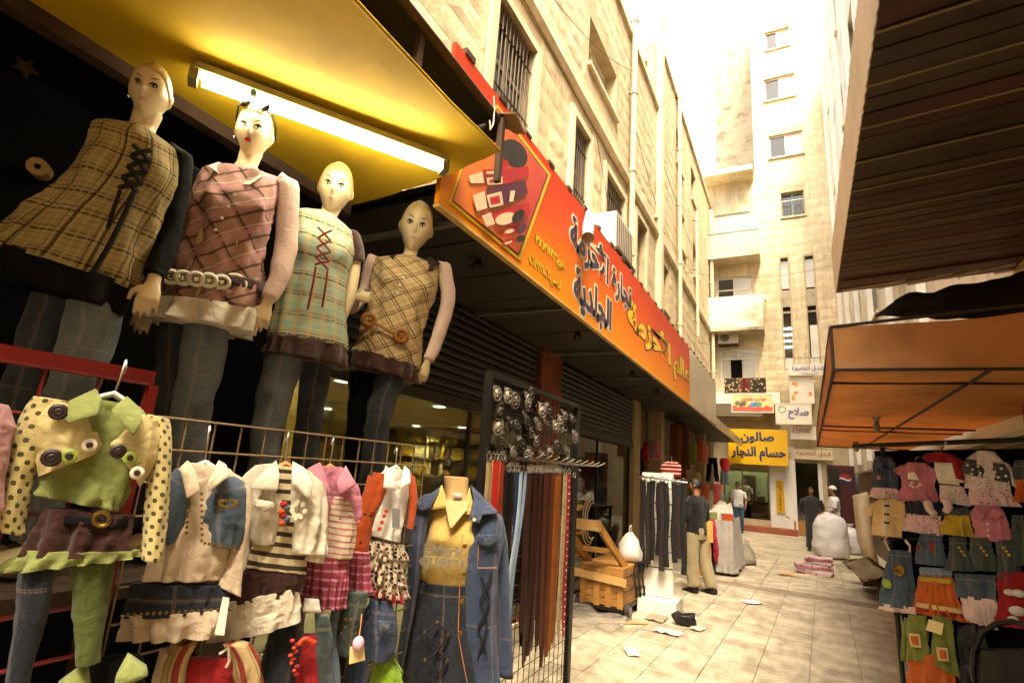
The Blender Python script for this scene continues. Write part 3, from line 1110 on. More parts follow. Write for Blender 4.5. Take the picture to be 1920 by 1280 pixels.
for k, (u0, u1, z0, z1) in enumerate(slot):
    h_ = z1 - z0
    bk = part('slot_recess', FE.box(M(), u0 - .02, u1 + .02, z0 - .02, z1 + .02, -1.2, -.34), mat('dim_room', '#3d3526', .9, .3, 2, .1), eb, None)
    part('slot_window', FE.box(M(), u0, u1, z0 + h_ * .72, z1 - .1, -.2, -.15), PANEW, eb, None)
    part('spandrel', FE.box(M(), u0, u1, z0 + h_ * .55, z0 + h_ * .7, -.14, -.08), CONC, eb, None)
    part('spandrel', FE.box(M(), u0, u1, z0 + h_ * .49, z0 + h_ * .505, -.12, -.05), CONC, eb, None)
    part('balustrade', FE.box(M(), u0, u1, z0, z0 + .12, -.12, -.02), WFRAME, eb, None)
    for j in range(4):
        part('baluster', M().lathe(FE.p(u0 + (u1 - u0) * (j + .5) / 4, z0 + .12, -.07), [(.04, 0), (.055, .1), (.03, .2), (.05, .3)], 8), WFRAME, eb, 40)
    if k == 0:
        for j in range(4):
            part('ceiling_tube', M().tube([FE.p(u0, z0 + h_ * (.2 + .055 * j), -.33), FE.p(u1, z0 + h_ * (.2 + .055 * j), -.33)], .035, 6), EMT, eb, 60)  # glowing bars stand in for fluorescent reflections in the glass
    else:
        part('curtain', FE.box(M(), u0 + .05, u1, z0 + h_ * .1, z0 + h_ * .38, -.2, -.15), WHITEP, eb, None)
# balconies
FE.window(wb[0], pane=PANEW, inset=.05, sill=False)
FE.window(wb[1], pane=PANEW, inset=.05, sill=False, open_left=True)
FE.window(wb[2], pane=PANEW, inset=.05, sill=False)
u0, u1, z0, z1 = ER(1370, 675, 1392, 708)
part('open_shutter', FE.box(M(), u0, u1, z0, z1, -.03, .004), BLACK, eb, None)  # black panel paints the shade inside the window opening
r1 = FE.rect([(1325, 440), (1424, 468)], out=.9)
r2 = FE.rect([(1330, 570), (1432, 612)], out=.9)
part('balcony_slab', FE.box(M(), -3.0, r1[1], r1[2] - .2, r1[2], 0.013, .95), PLASTER, eb, None)
bl = part('balcony_railing', FE.box(M(), -3.0, r1[1], r1[3] - .05, r1[3], .88, .93), GREYM, eb, None)
for k in range(15):
    u = -3.0 + (r1[1] + 3.0) * (k + .5) / 15
    part('panel', FE.box(M(), u - .062, u + .062, r1[2] + .05, r1[3] - .055, .895, .91), mat('rail_sheet', '#9c9484', .5, .2, 2, .05, metal=.3), bl, None)
part('balcony_slab', FE.box(M(), -3.0, r2[1], r2[2] - .12, r2[2], .013, .98), CONC, eb, None)
part('balcony_parapet', FE.box(M(), -3.0, r2[1], r2[2] + .002, r2[3] + .25, .83, .95), mat('pale_parapet', '#d8cdb2', .8, .15, 1.5, .25, dark='#a8987a'), eb, None)
part('roof_slab', FE.box(M(), -3.1, xt - .03, 14.75, 14.98, .014, 1.0), PLASTER, eb, None)
part('ledge', FE.box(M(), -3.1, -.4, 4.75, 5.2, .014, .75), WHITEP, eb, None)
q = M()
for k in range(6):
    FE.box(q, -3.0, -1.05, 4.25 + k * .085, 4.31 + k * .085, .8 - k * .02, .84 - k * .02)
part('metal_awning', q, mat('awning_slats', '#6f6248', .6, .3, 3, .1), eb, None)
q = M()
FE.box(q, -.25, .9, 2.72, 2.98, .013, .12)
part('lintel_board', q, PLASTER, eb, None)
part('white_pier', FE.box(M(), salon[1] + .01, entry[0] - .01, 0.02, 3.2, .013, .1), WHITEP, eb, None)
stp = part('step', FE.box(M(), -2.9, entry[0] - .02, 0, .2, .101, .75), mat('red_step', '#8a4a2e', .7, .3, 4, .2), eb, None)
# salon room
q = M()
a, b, c, d = salon
q.span((a - .4, YE + 3.0, 0), (b + .4, YE + 3.1, 3)); q.span((a - .4, YE + .31, 0), (a - .3, YE + 3, 3)); q.span((b + .3, YE + .31, 0), (b + .4, YE + 3, 3))
part('salon_walls', q, mat('salon_wall', '#b9bf94', .7, .1, 2, .05), eb, None)
part('salon_ceiling', M().span((a - .3, YE + .31, 2.75), (b + .3, YE + 3, 2.8)), WHITEP, eb, None)
part('salon_floor', M().span((a - .3, YE - .05, .15), (b + .3, YE + 3, .2)), mat('salon_floor', '#9a8a68', .4, .2, 3, .05), eb, None)
for k in range(2):
    part('ceiling_tube', M().tube([(a - .1, YE + .5 + k * 1.0, 2.68), (b + .1, YE + .5 + k * 1.0, 2.68)], .035, 8), EMT, eb, 60)
fr = M()
for u in (a, a + (b - a) * .4, b - .05):
    FE.box(fr, u, u + .05, c, d, -.12, -.05)
FE.box(fr, a + .051, b - .051, d - .06, d, -.115, -.055)
gf = part('salon_front', fr, GREYM, eb, None)
part('pane', FE.box(M(), a + .05, a + (b - a) * .4, c, d - .06, -.09, -.08), GLASS, gf, None)
part('pane', FE.box(M(), a + (b - a) * .4 + .05, b - .05, c, d - .06, -.09, -.08), GLASS, gf, None)
def furn(name, label, cat, boxes, m_):
    t = thing(name, label, cat, boxes[0][0])
    for k, (nm, a_, b_) in enumerate([(x[2], x[0], x[1]) for x in boxes]):
        part(nm, M().span(a_, b_), m_[k % len(m_)], t, None)
    return t
BRN = mat('salon_brown', '#6a4524', .5, .25, 4, .1)
furn('salon_counter', 'brown counter with shelf and mirror inside the lit barber salon', 'counter', [((b - .75, YE + .8, .2), (b - .05, YE + 1.3, 1.0), 'base'), ((b - .8, YE + .75, 1.003), (b, YE + 1.35, 1.06), 'top'), ((b - .15, YE + 1.5, .9), (b - .1, YE + 2.8, 2.1), 'mirror')], [BRN, WOODD, CHROME])
furn('salon_cabinet', 'tall wooden cabinet against the back wall of the barber salon', 'cabinet', [((a + .5, YE + 2.6, .2), (a + 1.0, YE + 2.98, 2.1), 'body'), ((a + .52, YE + 2.57, .25), (a + .74, YE + 2.597, 2.05), 'door'), ((a + .76, YE + 2.57, .25), (a + .98, YE + 2.597, 2.05), 'door')], [BRN, WOODD, WOODD])
furn('barber_chair', 'dark red barber chair inside the salon window', 'chair', [((a + .95, YE + .9, .5), (a + 1.4, YE + 1.35, .62), 'seat'), ((a + .95, YE + 1.36, .62), (a + 1.4, YE + 1.46, 1.25), 'backrest'), ((a + 1.12, YE + 1.05, .2), (a + 1.22, YE + 1.15, .5), 'post')], [mat('oxblood', '#4a1f18', .5, .2, 4, .1)])
# entry with stairs
a, b, c, d = entry
q = M()
q.span((a - .1, YE + 3.2, 0), (b + .3, YE + 3.3, 3.2)); q.span((a - .1, YE + .31, 0), (a - .003, YE + 3.2, 3.2)); q.span((b + .003, YE + .31, 0), (b + .3, YE + 3.2, 3.2))
part('entry_walls', q, mat('olive_wall', '#6e6440', .8, .2, 2, .1), eb, None)
for k in range(5):
    part('stair', M().span((a, YE + .9 + k * .3, 0), (b, YE + 1.2 + k * .3 - .004, .18 * (k + 1))), CONC, eb, None)
part('door_jamb', FE.box(M(), b - .1, b + .02, .02, d, -.29, .03), WHITEP, eb, None)
# ---- signs on the end building
def board(name, label, px, out, m_, thick=.06, frame=None, F=None):
    a, b, c, d = (F or FE).rect(px, out=out)
    t = thing(name, label, 'sign', FE.p(a, c, out))
    part('board', FE.box(M(), a, b, c, d, out - thick, out), m_, t, None)
    if frame:
        q = M()
        e = .04
        FE.box(q, a - e, b + e, d + .001, d + e, out - thick - .01, out + .01); FE.box(q, a - e, b + e, c - e, c - .001, out - thick - .01, out + .01)
        FE.box(q, a - e, a - .001, c, d, out - thick - .01, out + .01); FE.box(q, b + .001, b + e, c, d, out - thick - .01, out + .01)
        part('frame', q, frame, t, None)
    return t, (a, b, c, d)
UX, UY = (1, 0, 0), (0, 0, 1)
def btext(t, r, out, txt, m_, fu0, fu1, fz0, fz1, bold=.01, ol=None, ob=.02, raw=False):
    a, b, c, d = r
    s_ = txt if raw else arabic(txt)
    o_ = FE.p(a + (b - a) * fu0, c + (d - c) * fz0, out)
    ref = letters(s_, bold, .02)
    if ol:
        write(t, s_, ol, o_, UX, UY, (b - a) * (fu1 - fu0), (d - c) * (fz1 - fz0), (0, -.006, 0), bold + ob, .02, ref, 'letter_shadow')  # bolder copy behind the letters as an outline
    return write(t, s_, m_, o_, UX, UY, (b - a) * (fu1 - fu0), (d - c) * (fz1 - fz0), (0, -.014, 0), bold, .03, ref)
YSIGN = mat('yellow_sign', '#cf9f06', .4, .06, 3, .03)
t, r = board('salon_sign', 'yellow sign with two lines of dark blue Arabic above the barber salon', [(1365, 803), (1479, 874)], .75, YSIGN, .15)
btext(t, r, .75, 'صالون', NAVY, .22, .78, .60, .92, .02, GREYM, .03)
btext(t, r, .75, 'حسام النجار', NAVY, .05, .96, .10, .50, .02, GREYM, .03)
t, r = board('door_sign', 'narrow upright yellow sign with blue lettering on the white pier', [(1454, 900), (1472, 962)], .16, YSIGN, .05)
a, b, c, d = r
s_ = arabic('صالون حسام النجار')
ref = letters(s_, .01, .02)
write(t, s_, NAVY, FE.p(b - .06, c + .06, .16), (0, 0, 1), (-1, 0, 0), d - c - .12, b - a - .12, (0, -.008, 0), .01, .02, ref)
WSIGN = mat('white_sign', '#ddd3bd', .5, .1, 2, .05)
PURP = mat('violet_paint', '#6a6390', .5, .15, 5, .05)
REDB = mat('brick_red_paint', '#b5563a', .5, .25, 5, .05)
t, r = board('sock_sign', 'pale yellow sign with a red painted strip hung below the patterned rug', [(1373, 740), (1449, 772)], .8, mat('pale_yellow', '#dcc98c', .5, .1, 3, .05), .1, WHITEP)
btext(t, r, .8, 'جوارب وكولون', REDB, .2, .86, .62, .92, .012)
a, b, c, d = r
q = M()
top = [FE.p(a + (b - a) * (k / 14), c + (d - c) * (.28 + .16 * noise.noise((k * .6, 0, 0)) + .1 * (k % 3 == 0)), .8) for k in range(15)]
q.slab([FE.p(a, c + .02, .8)] + top + [FE.p(b, c + .02, .8)], (0, -.006, 0))
part('red_strip', q, mat('coral_paint', '#cf5a42', .5, .15, 5, .05), t, None)
for k, (fu, fz, m_) in enumerate(((.12, .5, 'olive_print'), (.22, .42, 'olive_print'), (.5, .38, 'blue_print'), (.58, .45, 'blue_print'), (.68, .42, 'green_print'), (.3, .5, 'olive_print'))):
    mm = mat(m_, {'olive_print': '#7a6a4a', 'blue_print': '#5f8fb0', 'green_print': '#5f9a6a'}[m_], .5, .2, 5, .05)
    part('figure_print', M().slab([FE.p(a + (b - a) * fu + .09 * cos(x), c + (d - c) * fz + .1 * sin(x), .807) for x in [k2 * pi / 4 for k2 in range(8)]], (0, -.004, 0)), mm, t, None)
t, r = board('name_sign', 'white sign with one large violet Arabic word beside the sock sign', [(1455, 757), (1521, 794)], .85, WSIGN, .1, CREAM)
btext(t, r, .85, 'صلاح', PURP, .34, .95, .22, .82, .03)
a, b, c, d = r
part('ring_mark', M().tube([FE.p(a + .2 + .12 * cos(k * pi / 8), d - .2 + .12 * sin(k * pi / 8), .86) for k in range(17)], .012, 5), mat('green_paint', '#7d9a72', .5, .1, 5, .05), t, 60)
t, r = board('hotel_sign', 'white hotel sign with violet lettering above the tall poster', [(1478, 683), (1546, 703)], .6, WSIGN, .12)
btext(t, r, .6, 'فندق العاصمة', PURP, .1, .98, .34, .92, .015)
btext(t, r, .6, '٥٣٤٥٨٤٣', PURP, .35, .85, .08, .24, .005, raw=True)
t, r = board('wall_poster', 'tall white board with orange patches under the hotel sign', [(1479, 705), (1528, 756)], .45, WSIGN, .05)
ORP = mat('orange_patch', '#e08a3c', .5, .15, 5, .05)
a, b, c, d = r
for fu, fz, sx_, sz_ in ((.2, .72, .14, .1), (.3, .68, .09, .14), (.25, .38, .16, .12), (.14, .2, .12, .2), (.84, .34, .13, .14)):
    part('orange_patch', FE.box(M(), a + (b - a) * (fu - sx_ / 2), a + (b - a) * (fu + sx_ / 2), c + (d - c) * (fz - sz_ / 2), c + (d - c) * (fz + sz_ / 2), .45, .456 + fz * .004), ORP, t, None)
t, r = board('phone_sign', 'white board with a red telephone number below the violet name sign', [(1481, 799), (1532, 824)], .55, WSIGN, .08)
btext(t, r, .55, '٤٦٥٩٨٨٢', REDB, .1, .8, .5, .9, .012, raw=True)
t, r = board('lintel_sign', 'long cream board with faded red lettering over the dark entry', [(1489, 841), (1562, 863)], .3, mat('cream_sign', '#cbbb96', .6, .15, 3, .1), .08)
btext(t, r, .3, 'فندق العاصمة', REDB, .06, .95, .3, .9, .012)
# ac units, dish, rug
def acunit(label, px, out):
    a, b, c, d = FE.rect(px, out=out)
    t = thing('air_conditioner', label, 'air conditioner', FE.p(a, c, out))
    part('case', FE.box(M(), a, b, c, d, out - .3, out), ACW, t, None)
    cc = FE.p(a + (b - a) * .34, (c + d) / 2, out)
    part('fan_grille', M().lathe(cc, [(min(b - a, d - c) * .36, 0), (min(b - a, d - c) * .36, .02), (.04, .03)], 18, (0, -1, 0)), mat('fan_dark', '#6a6354', .5, .2, 6, .1), t, 30)
    part('bracket', FE.box(M(), a, b, c - .06, c - .002, .013, out), RUST, t, None)
acunit('white air conditioner with a round fan below the solid balcony', [(1346, 623), (1384, 643)], .4)
dp = FE.p(*FE.uz(1434, 554, .6), .6)
t = thing('satellite_dish', 'small grey satellite dish beside the solid white balcony', 'satellite dish', dp)
part('dish', M().lathe(dp, [(.02, .0), (.12, .015), (.2, .05), (.205, .05), (.12, .0), (.02, -.015)], 18, (-.25, -1, .25)), mat('dish_grey', '#a59d8c', .5, .15, 5, .05), t, 50)
part('arm', M().tube([dp, dp + V((0, .5, -.1))], .02, 6), GREYM, t, 60)
a, b, c, d = FE.rect([(1358, 709), (1437, 735)], out=.78)
n = N('rug_print')
co = n.coord('Object')
sx = n.new('SeparateXYZ')
n.link(co, sx.inputs[0])
wv = n.math('ABSOLUTE', n.math('SINE', n.math('MULTIPLY', sx.outputs[0], 3.2)))
vo = n.new('TexVoronoi')
vo.inputs['Scale'].default_value = 9
n.link(co, vo.inputs['Vector'])
base = n.ramp(n.math('ADD', wv, n.math('MULTIPLY', n.noise(co, 12), .3)), [(.3, '#4a1512'), (.55, '#6d2318'), (.8, '#3c3a26'), (1., '#2c2418')])
col = n.mix(n.math('LESS_THAN', vo.outputs['Distance'], .3), base, '#b79c6c')
n.base(col)
n.b.inputs['Roughness'].default_value = .95
rg = solo('patterned_rug', FE.box(M(), a, b, c, d, .76, .79), n.m, 'dark red patterned rug hung over the ledge above the sock sign', 'rug', FE.p((a + b) / 2, c, .78), None)
# drinks cooler beside the entry
v0 = at(1552, 1000, y=20.2)
vx0, vx1 = at(1553, 900, y=20.2).x, at(1604, 900, y=20.2).x
vz1 = at(1575, 872, y=20.2).z
t = thing('drinks_cooler', 'tall drinks cooler with red side and round emblem near the dark entry', 'cooler', (vx0, 20.2, 0))
part('body', M().span((vx0, 20.2, .05), (vx1, 20.9, vz1)), mat('cooler_red', '#431410', .4, .2, 3, .05), t, None)
part('door', M().span((vx0 + .03, 20.17, .15), (vx0 + (vx1 - vx0) * .42, 20.197, vz1 - .1)), PANE, t, None)
ec = V((vx0 + (vx1 - vx0) * .62, 20.19, vz1 - .42))
part('emblem', M().slab([ec + V((.17 * cos(k * pi / 8), 0, .17 * sin(k * pi / 8))) for k in range(9)], (0, -.006, 0)), mat('emblem_red', '#8f2418', .4, .1, 5, .03), t, None)
part('emblem', M().slab([ec + V((.17 * cos(-k * pi / 8), -.001, .17 * sin(-k * pi / 8))) for k in range(9)], (0, -.006, 0)), mat('emblem_navy', '#1f2238', .4, .1, 5, .03), t, None)
part('emblem', M().slab([ec + V((-.165 + .33 * k / 10, -.008, .03 * sin(k * .62 + .2) + .02)) for k in range(11)] + [ec + V((.165 - .33 * k / 10, -.008, .03 * sin((10 - k) * .62 + .2) - .025)) for k in range(11)], (0, -.004, 0)), WHITEP, t, None)

# ================================================================== right side
XR = 1.8
rb = thing('plastered_building', 'pale building on the right rising behind the corrugated canopy', 'building', (XR, 14, 0))
FR = Facade(rb, (XR, 0, 0), (0, 1, 0), (-1, 0, 0))
hr = [(10.4 + k * 3.2, 11.5 + k * 3.2, z, z + 1.5) for k in range(4) for z in (5.6, 9.0, 12.4, 15.8)]
wr = FR.wall([(3.0, 23.3, 2.3, 19.0)], hr, .3, mat('white_plaster', '#d6cbb6', .8, .15, 1.4, .25, dark='#a89878'))
for h_ in hr:
    FR.window(h_, pane=PANEW, inset=.12)
for k in range(6):
    part('pilaster', FR.box(M(), 9.2 + k * 2.6, 9.5 + k * 2.6, 2.5, 19, .002, .12), WHITEP, rb, None)
q = M()
q.span((XR + .31, 3, 18.5), (8, 23.3, 18.9)); q.span((8, 3, 0), (8.3, 23.3, 18.9)); q.span((XR + .31, 3, 0), (8, 3.3, 18.5))
part('roof', q, CONC, rb, None)
# shops on the right under it: shutters of brown slats
rs = thing('slatted_shutter', 'brown slatted roller shutters behind the children clothes stall', 'shutter', (XR + .1, 8, 0))
q = M().span((XR + .16, 1.0, 0), (XR + .2, 23, 2.6))
part('backing', q, SHUT2, rs, None)
q = M()
q.add([(0, -.5, -.05), (-.016, -.5, -.03), (-.02, -.5, 0), (-.016, -.5, .03), (0, -.5, .05), (0, .5, -.05), (-.016, .5, -.03), (-.02, .5, 0), (-.016, .5, .03), (0, .5, .05)],
      [(i + 1, i, i + 5, i + 6) for i in range(4)] + [(0, 4, 9, 5), (1, 2, 3, 4, 0), (9, 8, 7, 6, 5)])
rsl = q.mesh('slat', (0, 0, 0), 50, SHUT2)
for s0, s1 in ((1.2, 5.0), (5.3, 8.6), (8.9, 12.6), (12.9, 16.4)):
    for k in range(22):
        inst('slat', rsl, rs, (XR + .155, (s0 + s1) / 2, .3 + k * .104), 0, scale=(1, s1 - s0, 1))
px_ = at(1745, 820, x=XR - .1)
pr_ = thing('orange_column', 'square orange painted column at the back of the children clothes stall', 'column', (XR - .1, 8.3, 0))
part('shaft', M().span((XR - .2, 5.1, 0), (XR + .12, 5.55, 2.5)), mat('orange_paint', '#a2481c', .6, .2, 3, .1), pr_, None)
part('plinth', M().span((XR - .23, 5.07, 0.002), (XR + .123, 5.58, .25)), CONC, pr_, None)
# ---- box awning of orange canvas
def canvasmat(name, c, tr=.35, rough=.5):
    n = N(name)
    co = n.coord()
    f = n.noise(co, 1.6, 5, .6)
    cc = lin(c)
    col = n.ramp(f, [(.25, tuple(x * .6 for x in cc[:3])), (.5, cc[:3]), (.8, tuple(min(1, x * 1.2) for x in cc[:3]))])
    n.base(col)
    n.b.inputs['Roughness'].default_value = rough
    tl = n.new('BsdfTranslucent')
    n.link(col, tl.inputs[0])
    mx = n.new('MixShader')
    mx.inputs[0].default_value = tr
    n.link(n.b.outputs[0], mx.inputs[1])
    n.link(tl.outputs[0], mx.inputs[2])
    n.link(mx.outputs[0], n.t.nodes['Material Output'].inputs[0])
    n.bump(n.noise(co, 2.5, 5, .6), .35, .015)
    MATS[name] = n.m
    return n.m
OCAN = canvasmat('orange_canvas', '#d39c60', .5, .7)
zA = 2.42
A = at(1563, 692, z=zA)
B = at(1533, 836, z=zA)
Rn = at(1920, 690, z=zA)
dirn = (Rn - A).normalized()
Rn2 = A + dirn * 1.62
Bf = B + V((1.35, .1, 0))
oa = thing('orange_awning', 'boxy orange canvas awning jutting over the children clothes stall', 'awning', A)
def grid(p00, p01, p10, p11, nu, nv, fn=None):
    g = []
    for i in range(nv + 1):
        row = []
        for j in range(nu + 1):
            a, b = j / nu, i / nv
            p = V(p00) * (1 - a) * (1 - b) + V(p01) * a * (1 - b) + V(p10) * (1 - a) * b + V(p11) * a * b
            if fn:
                p = p + fn(a, b)
            row.append(p)
        g.append(row)
    return g
ns = lambda a, b, s, k, amp: amp * noise.noise((a * s, b * s, k))
hT = at(1557, 612, y=A.y).z - zA
up = V((0, 0, hT))
sagn = lambda a, b: V((0, 0, -.05 * sin(pi * a) * b + .16 * a * b + ns(a, b, 3, 1, .02))) + V((0, .04 * sin(pi * a) * sin(pi * b), 0))
part('near_panel', M().sheet(grid(A, Rn2, A + up, Rn2 + up, 20, 6, sagn), .008), OCAN, oa, 60)
part('street_panel', M().sheet(grid(B, A, B + up, A + up, 20, 4, lambda a, b: V((.015 * noise.noise((a * 6, b * 3, 0)), 0, 0))), .008), OCAN, oa, 60)
for k in range(2):
    f0, f1 = k * .5, k * .5 + .5
    a0, a1 = A.lerp(B, f0), A.lerp(B, f1)
    b0, b1 = Rn2.lerp(Bf, f0), Rn2.lerp(Bf, f1)
    for j in range(2):
        g0, g1 = j * .5, j * .5 + .5
        part('under_panel', M().sheet(grid(a0.lerp(b0, g0) + V((0, 0, .012)), a0.lerp(b0, g1) + V((0, 0, .012)), a1.lerp(b1, g0) + V((0, 0, .012)), a1.lerp(b1, g1) + V((0, 0, .012)), 8, 8, lambda a, b: V((0, 0, -.02 * sin(pi * a) * sin(pi * b)))), .006), OCAN, oa, 60)
    dv = a0.lerp(a1, .5)
DKB = mat('awning_batten', '#2b1d12', .7, .3, 6, .2)
for p_, q_ in ((A, B), (A, Rn2), (A + up, Rn2 + up + V((0, 0, .16))), (A, A + up), (B, Bf), (A.lerp(B, .5), Rn2.lerp(Bf, .5)), (A.lerp(Rn2, .5), B.lerp(Bf, .5)), (A.lerp(B, .07), Rn2.lerp(Bf, .07)), (A.lerp(B, .57), Rn2.lerp(Bf, .57)), (A + up, B + up), (B, B + up)):
    part('batten', M().tube([p_ + V((0, 0, -.004)), q_ + V((0, 0, -.004))], .011, 6), DKB, oa, 60)
mat('black_tarp', '#1a1613', .5, .3, 4, .2)
for fx, fy in ((.3, .35), (.35, .8)):
    p_ = A.lerp(B, fy).lerp(Rn2.lerp(Bf, fy), fx)
    part('bulb_holder', M().lathe(p_, [(.04, 0), (.04, -.03), (.02, -.05), (.03, -.1), (.03, -.14), (.01, -.16)], 10), mat('lamp_holder', '#8f8672', .5, .2, 5, .05), oa, 40)
dt = [at(a_, b_, y=4.35) for a_, b_ in ((1640, 592), (1975, 600), (1700, 535), (1975, 480))]
solo('dark_tarp', M().sheet(grid(dt[0], dt[1], dt[2], dt[3], 16, 6, lambda a, b: V((0, .25 * b + .04 * noise.noise((a * 5, b * 3, 2)), .03 * noise.noise((a * 6, b * 3, 5))))), .008), MATS['black_tarp'], 'black tarp slung from the orange awning up to the board canopy', 'tarp', dt[0], 60)
# ---- big plank canopy overhead on the right
zC = 3.6
cA, cB = at(1650, 0, z=zC), at(1568, 550, z=zC)
dc = (cB - cA).normalized()
cA = cA - dc * 2.0
pc = thing('plank_canopy', 'dark corrugated board canopy hanging over the right side of the alley', 'canopy', cB)
PLK = mat('canopy_plank', '#32271a', .55, .5, 2.5, .3, perobj=.5, dark='#1a140d')
PLKR = mat('canopy_plank_red', '#3a2018', .6, .5, 2.5, .3, perobj=.4, dark='#1c110d')
L_ = (cB - cA).length
npl = 48
tl = V((1, -.05, .05)).normalized()
for k in range(npl):
    p0 = cA + dc * (L_ * k / npl)
    wd = L_ / npl - .012
    b = M()
    z_ = V((0, 0, random.uniform(-.006, .006)))
    p1 = p0 + dc * wd
    b.slab([p0 + z_, p0 + tl * 2.3 + z_, p1 + tl * 2.3 + z_, p1 + z_], (0, 0, .022))
    part('plank', b, PLKR if k % 7 in (2, 3) else PLK, pc, None)
    if k % 3 == 0:
        rbm = M().tube([p0 + V((0, 0, -.006)), p0 + tl * 2.3 + V((0, 0, -.006))], .008, 5)
        part('rib', rbm, mat('rib_worn', '#6e5a38', .6, .3, 6, .1), pc, 60)
part('deck', M().slab([cA + V((.01, 0, .04)), cA + tl * 2.3 + V((0, 0, .04)), cB + tl * 2.3 + V((0, 0, .04)), cB + V((.01, 0, .04))], (0, 0, .03)), DKMETAL, pc, None)
fz = V((-.01, 0, .45))
g = grid(cA, cB, cA + fz, cB + fz, 160, 2, lambda a, b: V((.003 * sin(a * 400), 0, .03 * noise.noise((a * 9, b, 2)) * b)))
part('fascia_sheet', M().sheet(g, .006), mat('white_sheet', '#c9bda8', .6, .2, 2, .1), pc, 60)
for k in range(3):
    p0 = cA.lerp(cB, .5 + k * .24)
    part('bracket', M().tube([p0 + tl * 1.5 + V((0, 0, -.02)), p0 + tl * 2.2 + V((0, 0, -.5))], .025, 6), RUST, pc, 60)
q = M()
for k in range(5):
    p0 = cB + tl * (.1 + k * .25)
    pts = [p0 + V((random.uniform(-.1, .1) + j * .14, -.15 - .08 * j + random.uniform(-.05, .05), -.03 - .04 * random.random())) for j in range(4)]
    q.tube(pts, .012, 5)
part('torn_film', q, film('clear_film'), pc, 60)
# loose cable along the right facade
q = M()
q.tube([FR.p(10 + k * .8, 9.0 + .12 * sin(k * 1.7) + k * .05, .2) for k in range(16)], .03, 6)
solo('wall_cable', q, DKMETAL, 'thick dark cable strung along the bright right facade', 'cable', FR.p(10, 9, .2), 60)

# ================================================================== left stall roof
YCAN = canvasmat('yellow_canvas', '#bf9a10', .12, .75)
yb = thing('yellow_awning', 'yellow plastic sheet awning over the four mannequins', 'awning', (-1.7, 1, 3.05))
sagy = lambda a, b: V((0, 0, .012 * noise.noise((a * 1.5, b * 3, 3)) - .015 * sin(pi * a)))
g = grid((-2.2, -2.2, 3.05), (-1.19, -2.2, 3.05), (-2.22, 2.03, 3.06), (-1.17, 1.92, 3.06), 24, 60, lambda a, b: sagy(a, b) + V((.012 * noise.noise((b * 40, 0, 1)) if a == 1 else 0, .015 * noise.noise((a * 30, 2, 1)) if b == 1 else 0, .03 * a * a * (b > .9) * (b - .9) * 10)))
part('sheet', M().sheet(g, -.006), YCAN, yb, 70)
part('rear_beam', M().span((-2.26, -2.2, 3.0), (-2.2, 2.03, 3.06)), RUST, yb, None)
part('front_edge', M().tube([V(r_[-1]) + V((0, 0, .004)) for r_ in g[::3]], .008, 6), YCAN, yb, 60)
part('end_edge', M().tube([V(p) + V((0, 0, .006)) for p in g[-1][::2]], .006, 6), YCAN, yb, 60)
dk = thing('upper_canopy', 'dark rusty sheet canopy on struts above the yellow awning', 'canopy', (-2, 1, 3.44))
g = grid((-2.9, -4, 3.5), (-1.3, -4, 3.44), (-2.9, 2.12, 3.5), (-1.3, 2.12, 3.44), 6, 12, lambda a, b: V((0, 0, ns(a, b, 6, 3, .015))))
part('sheet', M().sheet(g, -.01), mat('soot_sheet', '#17120d', .8, .4, 4, .2), dk, 60)  # near-black brown sheet with slight random tone
part('edge_beam', M().tube([(-1.3, -4, 3.42), (-1.29, .6, 3.425), (-1.3, 2.13, 3.42)], .022, 6), RUST, dk, 60)
part('end_board', M().span((-2.9, 2.13, 3.34), (-1.32, 2.16, 3.47)), WOODD, dk, None)
for (y, x) in ((1.45, -1.32), (2.1, -1.28)):
    part('strut', M().span((x - .015, y - .015, 3.06), (x + .015, y + .015, 3.42)), RUST, dk, None)
q = M().sheet(grid((-1.42, 2.05, 3.47), (-1.2, 2.1, 3.44), (-1.38, 2.18, 3.47), (-1.22, 2.26, 3.42), 8, 8, lambda a, b: V((0, 0, .03 * noise.noise((a * 5, b * 5, 8))))), .006)
part('torn_board', q, mat('torn_cardboard', '#8a6a44', .9, .3, 6, .3), dk, 60)
q = M().tube([V((-1.28, 2.0 + .02 * sin(k), 3.44 - .03 * k + .05 * cos(k * 1.2))) for k in range(7)], .004, 5)
part('string', q, WHITEP, dk, 60)
bd = solo('black_backdrop', M().sheet(grid((-2.62, -9, 0), (-2.62, 2.16, 0), (-2.62, -9, 3.5), (-2.62, 2.16, 3.5), 60, 4, lambda a, b: V((.02 * sin(a * 90), 0, 0))), .01), BLACK, 'black cloth hanging behind the four dressed mannequins', 'curtain', (-2.62, 0, 0), 60)  # added black sheet stands in for the stall's unlit interior
lp = thing('display_platform', 'dark wooden platform under the four dressed mannequins', 'platform', (-1.95, 1.2, 0))
for k in range(4):
    part('plank', M().span((-2.4 + k * .2, -.4, 1.24), (-2.4 + k * .2 + .19, 2.75, 1.28)), WOODD, lp, None)
for y in (-.2, 1.2, 2.6):
    part('leg', M().span((-2.38, y, 0), (-2.32, y + .06, 1.238)), WOODD, lp, None)
    part('leg', M().span((-1.68, y, 0), (-1.62, y + .06, 1.238)), WOODD, lp, None)
